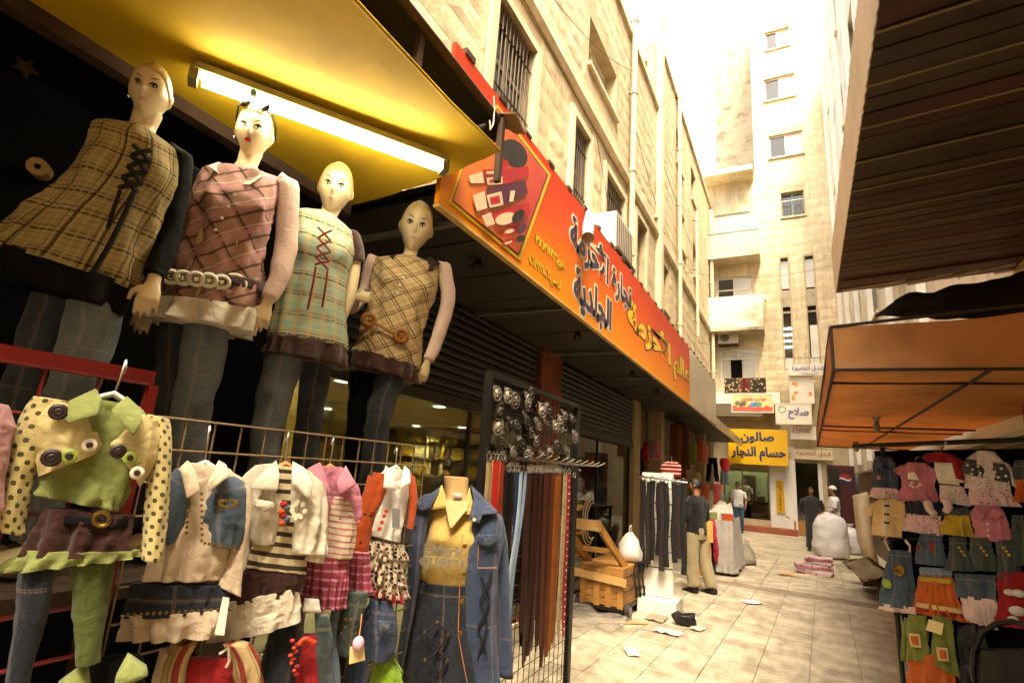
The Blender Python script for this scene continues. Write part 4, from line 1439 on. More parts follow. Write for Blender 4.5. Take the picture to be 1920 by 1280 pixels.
# fluorescent lamp
la, lb_ = at(362, 148, z=2.965), at(832, 318, z=2.965)
fl = thing('fluorescent_lamp', 'lit fluorescent tube lamp fixed under the yellow awning', 'lamp', (la + lb_) / 2)
dl = (lb_ - la).normalized()
sd_ = V((-dl.y, dl.x, 0))
ctr = (la + lb_) / 2
ln = (lb_ - la).length
ang = math.atan2(dl.y, dl.x)
part('batten', M().box(ctr + V((0, 0, .045)), (ln, .055, .035), rz=ang), mat('lamp_batten', '#8d8464', .5, .2, 6, .1), fl, None)
part('reflector', M().slab([la + sd_ * .032 + V((0, 0, .03)), la - sd_ * .032 + V((0, 0, .03)), lb_ - sd_ * .032 + V((0, 0, .03)), lb_ + sd_ * .032 + V((0, 0, .03))], (0, 0, .004)), mat('lamp_reflector', '#c9c09a', .4, .1, 4, .05), fl, None)
TUBE = emit('lamp_tube_glow', '#fff7e0', 13)
for s_ in (-.011, .011):
    part('tube', M().tube([la + dl * .03 + sd_ * s_, lb_ - dl * .03 + sd_ * s_], .011, 12), TUBE, fl, 60)
for p_ in (la, lb_):
    part('end_cap', M().box(p_ + V((0, 0, .012)), (.03, .06, .06), rz=ang), mat('lamp_cap', '#6f6a52', .5, .2, 6, .1), fl, None)
part('starter', M().lathe(la + dl * .2 - sd_ * .035 + V((0, 0, .02)), [(.012, 0), (.012, -.025)], 10), mat('starter_green', '#3f6a4a', .5, .1, 5, .05), fl, 40)
# small things pinned on the black backdrop
p_ = at(70, 312, x=-2.5)
t = thing('paper_tube', 'pale cardboard tube end sticking out of the dark backdrop', 'tube', p_)
part('roll', M().lathe(p_, [(.034, -.12), (.034, .0), (.011, .0), (.011, -.1)], 18, (.8, -.4, -.2)), mat('kraft_tube', '#8a6c40', .8, .2, 5, .2), t, 40)
p_ = at(45, 128, x=-2.55)
t = thing('star_ornament', 'small tinsel star on the dark backdrop in the upper corner', 'ornament', p_)
pts = [p_ + V((0, cos(k * pi / 5) * (.045 if k % 2 == 0 else .02), sin(k * pi / 5) * (.045 if k % 2 == 0 else .02))) for k in range(10)]
part('star', M().slab(pts, (.015, 0, 0)), mat('tinsel', '#3f2a1c', .35, .4, 20, .3, metal=.5), t, None)


# wires on the left facade and across the far end
for k, (u0, z0, u1, z1, sag) in enumerate(((3.5, 7.45, 12.5, 7.5, .12), (7.7, 7.3, 9.9, 5.4, .3), (9.9, 9.2, 15.3, 8.2, .5), (12.9, 9.9, 22.6, 9.3, .25), (5.6, 8.2, 10, 10.4, .2))):
    q = M().tube([FL.p(u0 + (u1 - u0) * j / 12, z0 + (z1 - z0) * j / 12 - sag * sin(pi * j / 12), .13) for j in range(13)], .005, 5)
    solo('wall_wire', q, DKMETAL, ['thin wire running just under the string course', 'wire drooping between barred window and drain pipe', 'slack wire between the two tall drain pipes', 'long wire along the far part of the stone wall', 'wire climbing past the open upper window'][k], 'wire', FL.p(u0, z0, .13), 60)
for k, (a_, b_, sag) in enumerate((((-2.8, 16.0, 7.9), (1.7, 17.5, 8.3), .35), ((-2.8, 19.0, 6.4), (1.7, 20.0, 6.0), .3), ((-2.8, 21.0, 11.2), (.2, 23.3, 11.0), .25))):
    a_, b_ = V(a_), V(b_)
    q = M().tube([a_.lerp(b_, j / 14) - V((0, 0, sag * sin(pi * j / 14))) for j in range(15)], .005, 5)
    solo('span_wire', q, DKMETAL, ['highest slack wire crossing the alley before the tower', 'lower slack wire crossing the alley near the balconies', 'short wire from the corner pipe to the tower'][k], 'wire', a_, 60)

# unseen buildings added behind the camera to block low sky light
bb = thing('rear_building', 'plain stone building lining the lane behind the camera on the right', 'building', (XR, -5, 0))
part('wall', M().span((XR, -16, 0), (XR + .4, 2.9, 11.0)), STONE2, bb, None)
part('roof', M().span((XR + .41, -16, 10.6), (7, 2.9, 11.0)), CONC, bb, None)
bb = thing('rear_building', 'plain stone house closing the lane far behind the camera', 'building', (0, -16, 0))
part('wall', M().span((-3.3, -16.5, 0), (XR - .01, -16, 8.0)), STONE2, bb, None)
part('roof', M().span((-3.3, -20, 7.7), (XR - .01, -16.51, 8.0)), CONC, bb, None)
# ================================================================== cloth and body builders
def lerp_rings(keys, rows):
    """keys: (L, R, depth) -> smooth list of rows"""
    out = []
    n = len(keys)
    seg = [0]
    for i in range(1, n):
        seg.append(seg[-1] + max(.002, (((keys[i][0] + keys[i][1]) - (keys[i - 1][0] + keys[i - 1][1])) / 2).length))
    T = seg[-1]
    for r in range(rows + 1):
        s_ = T * r / rows
        i = 0
        while i < n - 2 and s_ > seg[i + 1]:
            i += 1
        t = (s_ - seg[i]) / (seg[i + 1] - seg[i])
        k0, k1, k2, k3 = keys[max(i - 1, 0)], keys[i], keys[i + 1], keys[min(i + 2, n - 1)]
        def cr(a, b, c, d):
            return b + (c - a) * (.5 * t) + (a * 2 - b * 5 + c * 4 - d) * (.5 * t * t) + (b * 3 - a - c * 3 + d) * (.5 * t ** 3)
        out.append((cr(k0[0], k1[0], k2[0], k3[0]), cr(k0[1], k1[1], k2[1], k3[1]), k1[2] * (1 - t) + k2[2] * t, r / rows))
    return out
SEED = [0]
def loft(keys, n, rows=20, cols=32, fold=.006, fscale=9., ruffle=None, bust=None, caps=(True, True), sq=.8, pleat=0., mb=None):
    """garment tube round a list of (left point, right point, half depth); n = front direction.
    ruffle = (amplitude, waves, start 0-1); bust = (row fraction, height m); pleat: vertical fold depth"""
    SEED[0] += 1
    sd_ = SEED[0] * 3.7
    rr = []
    fold0 = fold
    for (L, Rr, d, f) in lerp_rings(keys, rows):
        c = (L + Rr) / 2
        w_ = (Rr - L) / 2
        fold = fold0 * min(1., max(.25, w_.length / .085))
        ring = []
        for k in range(cols):
            t = 2 * pi * k / cols
            ct, st = cos(t), sin(t)
            cx_ = math.copysign(abs(ct) ** (sq if sq < 1 else 1.), ct)
            sx_ = math.copysign(abs(st) ** sq, st)
            p = c + w_ * cx_ - n * (d * sx_)
            cz_ = V((p.x * fscale * 1.7, p.y * fscale * 1.7, p.z * fscale * .24))
            amp = fold * .4 * noise.noise(p * fscale + V((sd_, 0, 0)))
            amp += fold * .5 * (.4 - 2.2 * abs(noise.noise(p * fscale * 2.6 + V((1, 7, sd_)))))
            amp += fold * 2.3 * (.45 - 2.4 * abs(noise.noise(cz_ + V((sd_, 3, 0))))) * (.35 + .85 * f)
            amp += fold * .5 * (.4 - 2 * abs(noise.noise(p * fscale * 1.3 + w_.normalized() * p.z * 9 + V((5, sd_, 1)))))
            if pleat:
                amp += pleat * f * sin(t * 9 + sd_) * abs(noise.noise((t * 2, sd_, 0)) + .5)
            if ruffle and f >= ruffle[2]:
                amp += ruffle[0] * ((f - ruffle[2]) / (1.0001 - ruffle[2])) * sin(t * ruffle[1] + sd_ + 1.3 * sin(3 * t + sd_))
            if bust:
                e = exp(-((f - bust[0]) / .11) ** 2)
                if st < 0:
                    amp += bust[1] * e * (exp(-((ct - .42) / .28) ** 2) + exp(-((ct + .42) / .28) ** 2))
            ring.append(p + (w_.normalized() * ct - n * st) * amp)
        rr.append(ring)
    mb = mb or M()
    mb.rings(rr, caps)
    return mb
def PK_(pl, keys, d=.05, out=0.):
    """pixel keys (lx,ly,rx,ry[,depth[,out]]) on plane pl -> loft keys"""
    res = []
    for k in keys:
        dd = k[4] if len(k) > 4 else d
        oo = k[5] if len(k) > 5 else out
        res.append((pl(k[0], k[1], oo), pl(k[2], k[3], oo), dd))
    return res
def limb(pl, pts, mb=None, n=14, sub=6, fold=.0, fs=14):
    """pts: (px,py,radius,out) -> smooth tapered tube"""
    P_ = [(pl(q[0], q[1], q[3]), q[2]) if len(q) == 4 else q for q in pts]
    path, rad = [], []
    m = len(P_)
    for i in range(m - 1):
        for j in range(sub):
            t = j / sub
            k0, k1, k2, k3 = P_[max(i - 1, 0)], P_[i], P_[i + 1], P_[min(i + 2, m - 1)]
            cr = lambda a, b, c, d: b + (c - a) * (.5 * t) + (a * 2 - b * 5 + c * 4 - d) * (.5 * t * t) + (b * 3 - a - c * 3 + d) * (.5 * t ** 3)
            path.append(cr(k0[0], k1[0], k2[0], k3[0]))
            rad.append(k1[1] * (1 - t) + k2[1] * t)
    path.append(P_[-1][0])
    rad.append(P_[-1][1])
    mb = mb or M()
    b0 = len(mb.v)
    mb.tube(path, rad, n)
    if fold:
        SEED[0] += 1
        for i in range(b0, len(mb.v)):
            p = V(mb.v[i])
            mb.v[i] = tuple(p + V((noise.noise(p * fs + V((SEED[0], 0, 0))), noise.noise(p * fs + V((0, SEED[0], 0))), noise.noise(p * fs + V((0, 0, SEED[0]))))) * fold)
    # uv in metres along the limb
    return mb
def hp(x, y, z, k):
    jaw = (1 - .40 * max(0, -z - .05) ** 1.4) * (1 + .05 * exp(-((z + .15) / .2) ** 2))
    px = .069 * jaw * x
    py = .096 * y
    pz = .118 * z
    if y > 0:
        py += .024 * exp(-(x / .105) ** 2) * exp(-((z + .2) / (.13 if z < -.2 else .22)) ** 2)
        py -= .010 * exp(-((abs(x) - .4) / .2) ** 2) * exp(-((z - .06) / .12) ** 2)
        py += .006 * exp(-(x / .28) ** 2) * exp(-((z + .5) / .09) ** 2)
        py += .009 * exp(-(x / .28) ** 2) * exp(-((z + .88) / .2) ** 2)
        py -= .012 * max(0, -z - .1) * (1 - exp(-(x / .5) ** 2))
    else:
        py *= 1.06 if z > 0 else 1 - .25 * (-z)
    return V((px, py, pz)) * k
class Head:
    def __init__(s, c, up, fwd, h):
        s.c = V(c)
        s.up = V(up).normalized()
        f = V(fwd)
        s.f = (f - s.up * f.dot(s.up)).normalized()
        s.r = s.f.cross(s.up).normalized()
        s.k = h / .236
    def w(s, v):
        return s.c + s.r * v.x + s.f * v.y + s.up * v.z
    def mesh(s, mb, n=44, m=30):
        rr = []
        for i in range(m + 1):
            ph = -pi / 2 + pi * min(max(i, .1), m - .1) / m
            rr.append([s.w(hp(cos(ph) * sin(2 * pi * j / n), cos(ph) * cos(2 * pi * j / n), sin(ph), s.k)) for j in range(n)])
        mb.rings([list(reversed(r)) for r in rr])
        for sx in (-1, 1):
            e = s.w(hp(sx * .985, -.1, -.02, s.k))
            mb.ball(e, (.012 * s.k, .014 * s.k, .028 * s.k), 8, 6)
    def patch(s, cx, cz, hx, hz, off=.002, n=8, lens=True, slant=0.):
        mb = M()
        g = []
        for i in range(n + 1):
            row = []
            for j in range(n + 1):
                a, b = -1 + 2 * j / n, -1 + 2 * i / n
                if lens:
                    b2 = b * sqrt(max(0, 1 - a * a)) ** 1.0
                else:
                    b2 = b
                x, z = cx + a * hx, cz + b2 * hz + slant * a * math.copysign(1, cx)
                y = sqrt(max(.02, 1 - x * x - z * z))
                row.append(s.w(hp(x, y, z, s.k)) + s.f * off)
            g.append(row)
        mb.sheet(g)
        return mb
    def shell(s, zlo, front, grow, off=0., bump=.0, n=40, m=22, freq=20):
        """hair cap: the part of the skull above a line that dips at the back; front = hair line on the forehead"""
        rr = []
        for i in range(m + 1):
            ring = []
            for j in range(n):
                th = 2 * pi * j / n
                cf = cos(th)
                lo = zlo + (front - zlo) * (0.5 + .5 * math.tanh((cf - .35) * 4))
                z = lo + (0.995 - lo) * i / m
                q = sqrt(max(0, 1 - z * z))
                p = hp(q * sin(th), q * cf * (1 if cf < 0 else .98), z, s.k)
                b = bump * noise.noise((th * freq / 6, z * 2.5, s.c.x * 7)) + bump * .6 * sin(th * freq)
                p = p * (1 + grow * min(1, i / 2.5) + b * min(1, i / 2.5))
                ring.append(s.w(p))
            rr.append(list(reversed(ring)))
        return M().rings(rr, (False, True))
def hand(mb, wrist, d, nrm, side, k=1., curl=.35):
    """palm and five fingers; d = direction of the fingers, nrm = back of the hand, side = +1/-1 where the thumb leaves"""
    d = V(d).normalized()
    nrm = V(nrm)
    nrm = (nrm - d * nrm.dot(d)).normalized()
    s_ = d.cross(nrm).normalized() * side
    wrist = V(wrist)
    mb.tube([wrist - d * .02 * k, wrist + d * .01 * k, wrist + d * .05 * k, wrist + d * .088 * k], [(.024 * k, .02 * k), (.026 * k, .018 * k), (.038 * k, .016 * k), (.036 * k, .012 * k)], 12, flat=nrm)
    for i, (o, ln) in enumerate(((.031, .068), (.0105, .08), (-.0105, .073), (-.03, .057))):
        b = wrist + d * (.082 - .006 * (i == 3)) * k + s_ * o * k
        p = [b]
        a = curl * (.6 + .12 * i)
        for j, f in enumerate((.42, .33, .25)):
            a += curl * (.9 if j else .4)
            p.append(p[-1] + (d * cos(a) - nrm * sin(a) + s_ * o * 1.2).normalized() * ln * f * k)
        mb.tube(p, [.0088 * k, .0078 * k, .0072 * k, .0056 * k], 8)
    b = wrist + d * .03 * k + s_ * .028 * k
    mb.tube([b, b + (d * .6 + s_ * .7 - nrm * .2).normalized() * .035 * k, b + (d * .85 + s_ * .5 - nrm * .4).normalized() * .066 * k], [.0125 * k, .011 * k, .008 * k], 8)
def union(mb, name, vox, m, parent):
    """one continuous skin round everything in mb"""
    me = mb.mesh(name, ORG[parent.name], None, m)
    o = bpy.data.objects.new(name, me)
    COL.objects.link(o)
    md = o.modifiers.new('r', 'REMESH')
    md.mode = 'VOXEL'
    md.voxel_size = vox
    sm_ = o.modifiers.new('s', 'SMOOTH')
    sm_.iterations = 2
    sm_.factor = .4
    dg = bpy.context.evaluated_depsgraph_get()
    dg.update()
    m2 = bpy.data.meshes.new_from_object(o.evaluated_get(dg))
    m2.name = name
    m2.shade_smooth()
    m2.materials.clear()
    m2.materials.append(m)
    o.modifiers.clear()
    o.data = m2
    o.parent = parent
    ORG[o.name] = ORG[parent.name]
    return o

# ================================================================== mannequins
SKIN = mat('mannequin_skin', '#cdb894', .38, .08, 3, .03, spec=.5)
HAIRM = mat('mannequin_hair', '#bd9f66', .45, .2, 14, .3)
EYEM = mat('eye_dark', '#1d1713', .3, .2, 9, 0)
LIPR = mat('lip_red', '#b0202c', .4, .1, 9, 0)
LIPP = mat('lip_pale', '#b98a76', .4, .1, 9, 0)
PLA1 = plaid('plaid_olive', '#a8966a', [(0, .075, .10, 0, '#2e1a12', .85), (0, .075, .06, .2, '#5a3a24', .7), (1, .085, .09, 0, '#2e1a12', .85), (1, .085, .06, .18, '#5a3a24', .7), (0, .02, .3, 0, '#c5b68c', .35), (1, .02, .3, 0, '#6e6240', .35)])
PLA2 = plaid('plaid_pink', '#a98278', [(0, .11, .09, 0, '#3a2622', .8), (0, .11, .2, .25, '#c99aa0', .6), (1, .1, .1, 0, '#3a2622', .75), (1, .1, .22, .3, '#c5909a', .6), (1, .1, .06, .5, '#d8c3b8', .6)], R(38))
PLA3 = plaid('plaid_aqua', '#a9b39a', [(1, .095, .09, 0, '#3b2418', .85), (1, .095, .06, .16, '#8a4a30', .6), (1, .095, .25, .5, '#8fc0bd', .55), (0, .05, .35, 0, '#c9a878', .5), (0, .05, .1, .4, '#8fb0aa', .5), (1, .03, .2, 0, '#d8c49c', .4)])
PLA4 = plaid('plaid_cream', '#c9ae84', [(0, .085, .07, 0, '#2e2018', .85), (0, .085, .06, .17, '#4a3424', .75), (1, .085, .07, 0, '#2e2018', .85), (1, .085, .06, .17, '#4a3424', .75), (0, .085, .05, .5, '#7a5a3c', .5), (1, .085, .05, .5, '#7a5a3c', .5)], R(40))
JEAN = cloth('faded_jeans', '#6f7882', .3, 3000, dark='#505a66')
JEAN2 = cloth('dark_jeans', '#383f4a', .3, 3000, dark='#282e37')  # darker copy of the jeans: shade painted into the rear legs
BLKF = cloth('black_fabric', '#060505', .3, sheen=0.)
PINKW = cloth('pale_pink_jersey', '#d5b9b0', .1)
WHTF = cloth('white_cotton', '#d9d0c2', .12)
BRNF = cloth('brown_satin', '#3f1d16', .35, sheen=.4)
CORD = mat('dark_cord', '#2a0f0c', .7, .3, 20, .2)
REDC = mat('red_cord', '#6b1a14', .6, .3, 20, .2)
BLKC = mat('black_cord', '#0c0a09', .8, .3, 20, .2)
def mannequin(label, xpl, az, tp, head, torso, arms, legs, under=None, d=.11):
    """tp: a torso pixel; head: (cx,cy,topx,topy,chinx,chiny,turn degrees); all pixels of the photograph"""
    pt = at(*tp, x=xpl)
    pl = Plane(pt, az)
    t = thing('mannequin', label, 'mannequin', V((pt.x, pt.y, 1.28)), 'dressed shop mannequins on the platform')
    n = pl.n
    cx_, cy_, tx, ty, hx_, hy_, turn = head
    top, chin = pl(tx, ty, .02), pl(hx_, hy_, .05)
    hh = (top - chin).length * 1.02
    fw = Matrix.Rotation(R(turn), 3, 'Z') @ n
    u_0 = (top - chin).normalized()
    fw = (fw - u_0 * fw.dot(u_0)).normalized()
    hd = Head((top + chin) / 2, u_0 * cos(R(20)) + fw * sin(R(20)), fw * cos(R(20)) - u_0 * sin(R(20)), hh * .95)
    body = M()
    hd.mesh(body)
    k0 = PK_(pl, torso, d * .8)
    sc_ = [((a + b) / 2 + (a - b) / 2 * .84, (a + b) / 2 + (b - a) / 2 * .84, dd * .8) for a, b, dd in k0]
    nb = (sc_[0][0] + sc_[0][1]) / 2
    loft([((nb + (sc_[0][0] - nb) * .35) + V((0, 0, .03)), (nb + (sc_[0][1] - nb) * .35) + V((0, 0, .03)), .05)] + sc_, n, 16, 24, 0, mb=body)
    nk = hd.w(V((0, -.015, -.07)) * hd.k)
    body.tube([nk, nk.lerp(nb, .5), nb + V((0, 0, .02)), nb - V((0, 0, .05))], [.043, .038, .048, .08], 14)
    for a in arms:
        limb(pl, [(x, y, r * .8, o) for x, y, r, o in a['p']], body)
        w1, w0 = pl(a['p'][-1][0], a['p'][-1][1], a['p'][-1][3]), pl(a['p'][-2][0], a['p'][-2][1], a['p'][-2][3])
        hand(body, w1, a.get('dir') or (w1 - w0), a.get('n', n), a.get('side', 1), a.get('k', .84), a.get('curl', .35))
    for lg in legs:
        e = lg['p'][-1]
        ft = pl(e[0], e[1], e[3])
        limb(pl, [(x, y, r * .66, o) for x, y, r, o in lg['p']] + [(V((ft.x, ft.y, 1.36)), e[2] * .55)], body)
        body.ball(V((ft.x, ft.y, 1.32)) + n * .06, (.075, .075, .038), 12, 8)
    bo = union(body, 'body', .005, SKIN, t)
    hr_ = part('hair', hd.shell(-.3, .56, .085, bump=.03), HAIRM, t, 180)
    for sx in (-1, 1):
        ey = part('eye', hd.patch(sx * .40, .06, .2, .095, .0035, slant=.03), EYEM, t, 180)
        part('eye_white', hd.patch(sx * .40, .035, .14, .042, .0055, slant=.02), WHITEP, ey, 180)
        part('iris', hd.patch(sx * .40, .042, .07, .052, .0072), mat('iris', '#3a3020', .2, .2, 9, 0), ey, 180)
        part('brow', hd.patch(sx * .42, .29, .22, .026, .003, slant=.06), mat('brow_brown', '#6a4a2c', .6, .1, 5, 0), t, 180)
    return t, pl, hd, bo
def sleeve(t, pl, pts, m_, name='sleeve', fold=.007):
    pts = [(x, y, r * .84, o) for x, y, r, o in pts]
    q = pts[0]
    pts = [(q[0] - 5, q[1] - 12, q[2] * .35, q[3]), (q[0] - 2, q[1] - 6, q[2] * .8, q[3])] + pts
    return part(name, limb(pl, pts, None, 16, 7, fold), m_, t, 180)
def leg(t, pl, pts, m_):
    pts = [(a, b, r * .7, o) for a, b, r, o in pts]
    e = pts[-1]
    ft = pl(e[0], e[1], e[3])
    return part('trouser_leg', limb(pl, pts + [(V((ft.x, ft.y, 1.37)), e[2] * .95)], None, 20, 10, .012, 12), m_, t, 180)
def lacing(parent, pl, px, m_, out, r=.0045):
    """crossed laces between two columns of pixel points; px = list of (lx,ly,rx,ry)"""
    L_ = [pl(a, b, out) for a, b, c, d in px]
    R_ = [pl(c, d, out) for a, b, c, d in px]
    for i in range(len(px) - 1):
        part('lace', M().tube([L_[i], (L_[i] + R_[i + 1]) / 2 + pl.n * .006, R_[i + 1]], r, 5), m_, parent, 60)
        part('lace', M().tube([R_[i], (R_[i] + L_[i + 1]) / 2 + pl.n * .01, L_[i + 1]], r, 5), m_, parent, 60)
def button(parent, p, n, r, m_, name='button'):
    return part(name, M().lathe(p, [(r, 0), (r, r * .25), (r * .7, r * .4), (r * .3, r * .3)], 12, n), m_, parent, 40)
XM = -1.9
def sloped(keys):
    """add the slope from shoulder to neck"""
    L, Rr, d = keys[0]
    c = (L + Rr) / 2
    u_ = V((0, 0, 1))
    return [(c + (L - c) * .36 + u_ * .036, c + (Rr - c) * .36 + u_ * .036, .052), (c + (L - c) * .66 + u_ * .024, c + (Rr - c) * .66 + u_ * .024, d * .86), (c + (L - c) * .93 + u_ * .004, c + (Rr - c) * .93 + u_ * .004, d * .97)] + keys
# --- first mannequin: olive plaid tunic, black hem
tor = [(168, 232, 340, 296, .075), (152, 290, 338, 348, .10), (112, 345, 310, 402, .095), (50, 385, 292, 452, .105), (8, 430, 272, 500, .115), (-28, 468, 250, 552, .12)]
t, pl, hd, bo = mannequin('mannequin in an olive plaid tunic laced with black, nearest the dark corner', XM, -30, (215, 390), (285, 180, 297, 136, 268, 218, -10), tor,
    [dict(p=[(338, 305, .045, 0), (322, 400, .038, -.02), (303, 480, .034, 0), (287, 530, .023, .05)], side=1, curl=.5)],
    [dict(p=[(185, 540, .1, 0), (165, 640, .085, .02), (120, 760, .07, .03), (90, 900, .06, .02)]), dict(p=[(120, 540, .09, -.05), (60, 700, .07, -.05), (20, 860, .06, -.05)])])
tu = part('tunic', loft(sloped(PK_(pl, tor)), pl.n, 34, 48, .006, 10, (.012, 8, .7), (.34, .03)), PLA1, t, 180)
part('hem_frill', loft(PK_(pl, [(-26, 462, 251, 546, .122), (-40, 492, 240, 575, .13), (-48, 512, 228, 596, .132)]), pl.n, 8, 60, .005, 9, (.014, 11, .1)), BLKF, t, 180)
sleeve(t, pl, [(334, 300, .056, 0), (322, 400, .05, -.02), (306, 470, .044, 0), (291, 520, .036, .04)], BLKF)
leg(t, pl, [(185, 535, .115, 0), (165, 640, .1, .02), (125, 760, .085, .03), (95, 900, .08, .02)], JEAN)
leg(t, pl, [(120, 540, .1, -.05), (60, 700, .085, -.05), (20, 860, .075, -.05)], JEAN2)
lacing(tu, pl, [(250, 272, 282, 282), (246, 292, 280, 302), (240, 312, 276, 322), (230, 332, 266, 344), (222, 352, 258, 362)], BLKC, .135, .008)
part('lace_end', M().tube([pl(252, 360, .14), pl(235, 400, .145), pl(205, 460, .14), pl(175, 510, .135)], .008, 6), BLKC, tu, 60)
part('lace_end', M().tube([pl(225, 358, .14), pl(212, 395, .15), pl(202, 428, .145)], .006, 6), BLKC, tu, 60)
part('lips', hd.patch(0, -.5, .22, .055, .003), LIPP, t, 180)
part('earring', M().ball(hd.w(V((.075, -.01, -.03)) * hd.k), .008, 8, 6), CHROME, t, 60)
# --- second: pink plaid shirt, white collar, ringed belt, sunglasses on her head
tor = [(376, 322, 528, 348, .075), (354, 378, 512, 420, .10), (346, 440, 494, 476, .085), (324, 496, 494, 528, .092), (306, 540, 495, 568, .105), (298, 565, 488, 592, .11)]
t, pl, hd, bo = mannequin('mannequin in a pink plaid shirt with white collar and sunglasses on her head', XM, -35, (430, 440), (480, 250, 489, 212, 464, 292, -10), tor,
    [dict(p=[(535, 362, .045, 0), (532, 450, .038, -.01), (518, 520, .034, .02), (500, 570, .023, .05)], side=1, curl=.55), dict(p=[(368, 340, .043, -.03), (335, 450, .036, -.09), (300, 540, .03, -.07), (282, 570, .023, -.03)], side=-1, curl=.5)],
    [dict(p=[(395, 590, .1, 0), (375, 690, .085, .02), (352, 790, .07, .03), (335, 900, .06, .02)]), dict(p=[(335, 590, .09, -.05), (325, 720, .07, -.05), (310, 860, .06, -.05)])])
tu = part('shirt', loft(sloped(PK_(pl, tor)), pl.n, 34, 48, .011, 9, (.01, 9, .8), (.3, .035)), PLA2, t, 180)
part('hem_frill', loft(PK_(pl, [(298, 562, 489, 588, .112), (288, 582, 482, 608, .125), (280, 600, 470, 630, .135)]), pl.n, 12, 110, .006, 9, (.026, 13, .1)), WHTF, t, 180)
for s_, pts in ((1, [(432, 342), (412, 330), (392, 312), (410, 306), (438, 318)]), (2, [(436, 342), (468, 348), (492, 332), (482, 316), (458, 322)])):
    part('collar', M().slab([pl(a, b, .075 if k < 3 else .04) for k, (a, b) in enumerate(pts)], tuple(pl.n * .01)), WHTF, t, None)
sleeve(t, pl, [(538, 352, .055, 0), (538, 450, .05, -.01), (522, 520, .045, .02), (504, 562, .036, .045)], PINKW)
sleeve(t, pl, [(366, 335, .05, -.03), (338, 450, .045, -.09), (303, 535, .038, -.07)], BLKF)
leg(t, pl, [(392, 590, .115, 0), (375, 690, .1, .02), (354, 790, .085, .03), (338, 900, .08, .02)], JEAN)
leg(t, pl, [(335, 590, .1, -.05), (325, 720, .085, -.05), (312, 860, .075, -.05)], JEAN2)
bt = part('belt', loft(PK_(pl, [(310, 512, 500, 538, .105), (306, 530, 497, 556, .109)]), pl.n, 3, 40, .002, 9), BRNF, t, 180)
for k in range(6):
    fx = .06 + k * .125
    p_ = pl(308 + 192 * fx, 518 + 26 * fx - 4 * sin(fx * 3), .06 + .06 * sin(pi * min(1, fx + .15)))
    r_ = .034 if k == 5 else .022
    part('belt_ring', M().tube([p_ + pl.u * (r_ * 1.1 * cos(a * pi / 8)) + V((0, 0, r_ * sin(a * pi / 8))) for a in range(17)], .008, 6), WHITEP, bt, 60)
    button(bt, p_, pl.n, .01, CHROME, 'stud')
for k in range(4):
    button(tu, pl(440 - k * 12, 365 + k * 22, .128), pl.n, .006, WHITEP)
part('lips', hd.patch(0, -.5, .24, .075, .004), LIPR, t, 180)
q = M()
for sx in (-1, 1):
    pts = [hd.w(hp(sx * (.08 + .5 * (j / 6)), 0, 0, 1) * 0 + V((sx * (.012 + .05 * sin(j * pi / 6) * .9), .075 + .012 * cos(j * pi / 6), .098 + .016 * cos(j * pi / 3))) * hd.k) for j in range(7)]
    q.tube(pts, .004, 6)
    q.tube([hd.w(V((sx * .066, .06, .09)) * hd.k), hd.w(V((sx * .082, -.0, .05)) * hd.k), hd.w(V((sx * .08, -.05, .01)) * hd.k)], .004, 6)
sg_ = part('sunglasses', q, DKMETAL, t, 60)
for sx in (-1, 1):
    part('lens', M().ball(hd.w(V((sx * .038, .072, .1)) * hd.k), (.03, .012, .016), 12, 6), mat('lens_dark', '#2b2019', .1, .2, 4, 0), sg_, 60)
part('earring', M().ball(hd.w(V((.078, -.01, -.035)) * hd.k), .008, 8, 6), CHROME, t, 60)
# --- third: aqua plaid dress with brown hem
tor = [(556, 396, 662, 440, .075), (545, 440, 662, 482, .10), (534, 495, 650, 525, .09), (520, 560, 648, 588, .1), (508, 605, 650, 628, .11), (500, 634, 650, 657, .115)]
t, pl, hd, bo = mannequin('mannequin in an aqua striped plaid dress laced with red cord', XM, -40, (590, 520), (632, 360, 640, 316, 618, 398, -6), tor,
    [dict(p=[(660, 455, .043, -.02), (664, 500, .038, -.03), (655, 560, .032, .0), (640, 600, .023, .0)], side=1, curl=.4)],
    [dict(p=[(535, 670, .1, 0), (515, 740, .085, .02), (498, 820, .07, .03), (488, 900, .06, .02)]), dict(p=[(598, 670, .09, -.04), (585, 750, .07, -.05), (568, 860, .06, -.05)])])
tu = part('dress', loft(sloped(PK_(pl, tor)), pl.n, 34, 48, .006, 10, (.008, 7, .7), (.32, .035)), PLA3, t, 180)
part('hem_frill', loft(PK_(pl, [(500, 630, 650, 653, .117), (496, 650, 649, 676, .122), (493, 664, 647, 692, .125)]), pl.n, 8, 90, .004, 9, (.018, 12, .1)), BRNF, t, 180)
sleeve(t, pl, [(658, 445, .056, -.01), (666, 470, .054, -.02), (667, 490, .05, -.025)], BRNF)
leg(t, pl, [(535, 670, .115, 0), (517, 740, .1, .02), (500, 820, .085, .03), (490, 900, .08, .02)], JEAN)
leg(t, pl, [(598, 670, .1, -.04), (585, 750, .085, -.05), (570, 860, .075, -.05)], JEAN2)
lacing(tu, pl, [(596, 426, 622, 432), (596, 446, 620, 452), (594, 464, 620, 472), (592, 482, 618, 490), (590, 496, 616, 506)], REDC, .14, .005)
part('lace_end', M().tube([pl(592, 500, .145), pl(586, 535, .14), pl(577, 580, .125)], .005, 6), REDC, tu, 60)
part('lace_end', M().tube([pl(614, 508, .145), pl(610, 540, .14), pl(604, 576, .125)], .005, 6), REDC, tu, 60)
part('lips', hd.patch(0, -.5, .2, .05, .003), LIPP, t, 180)
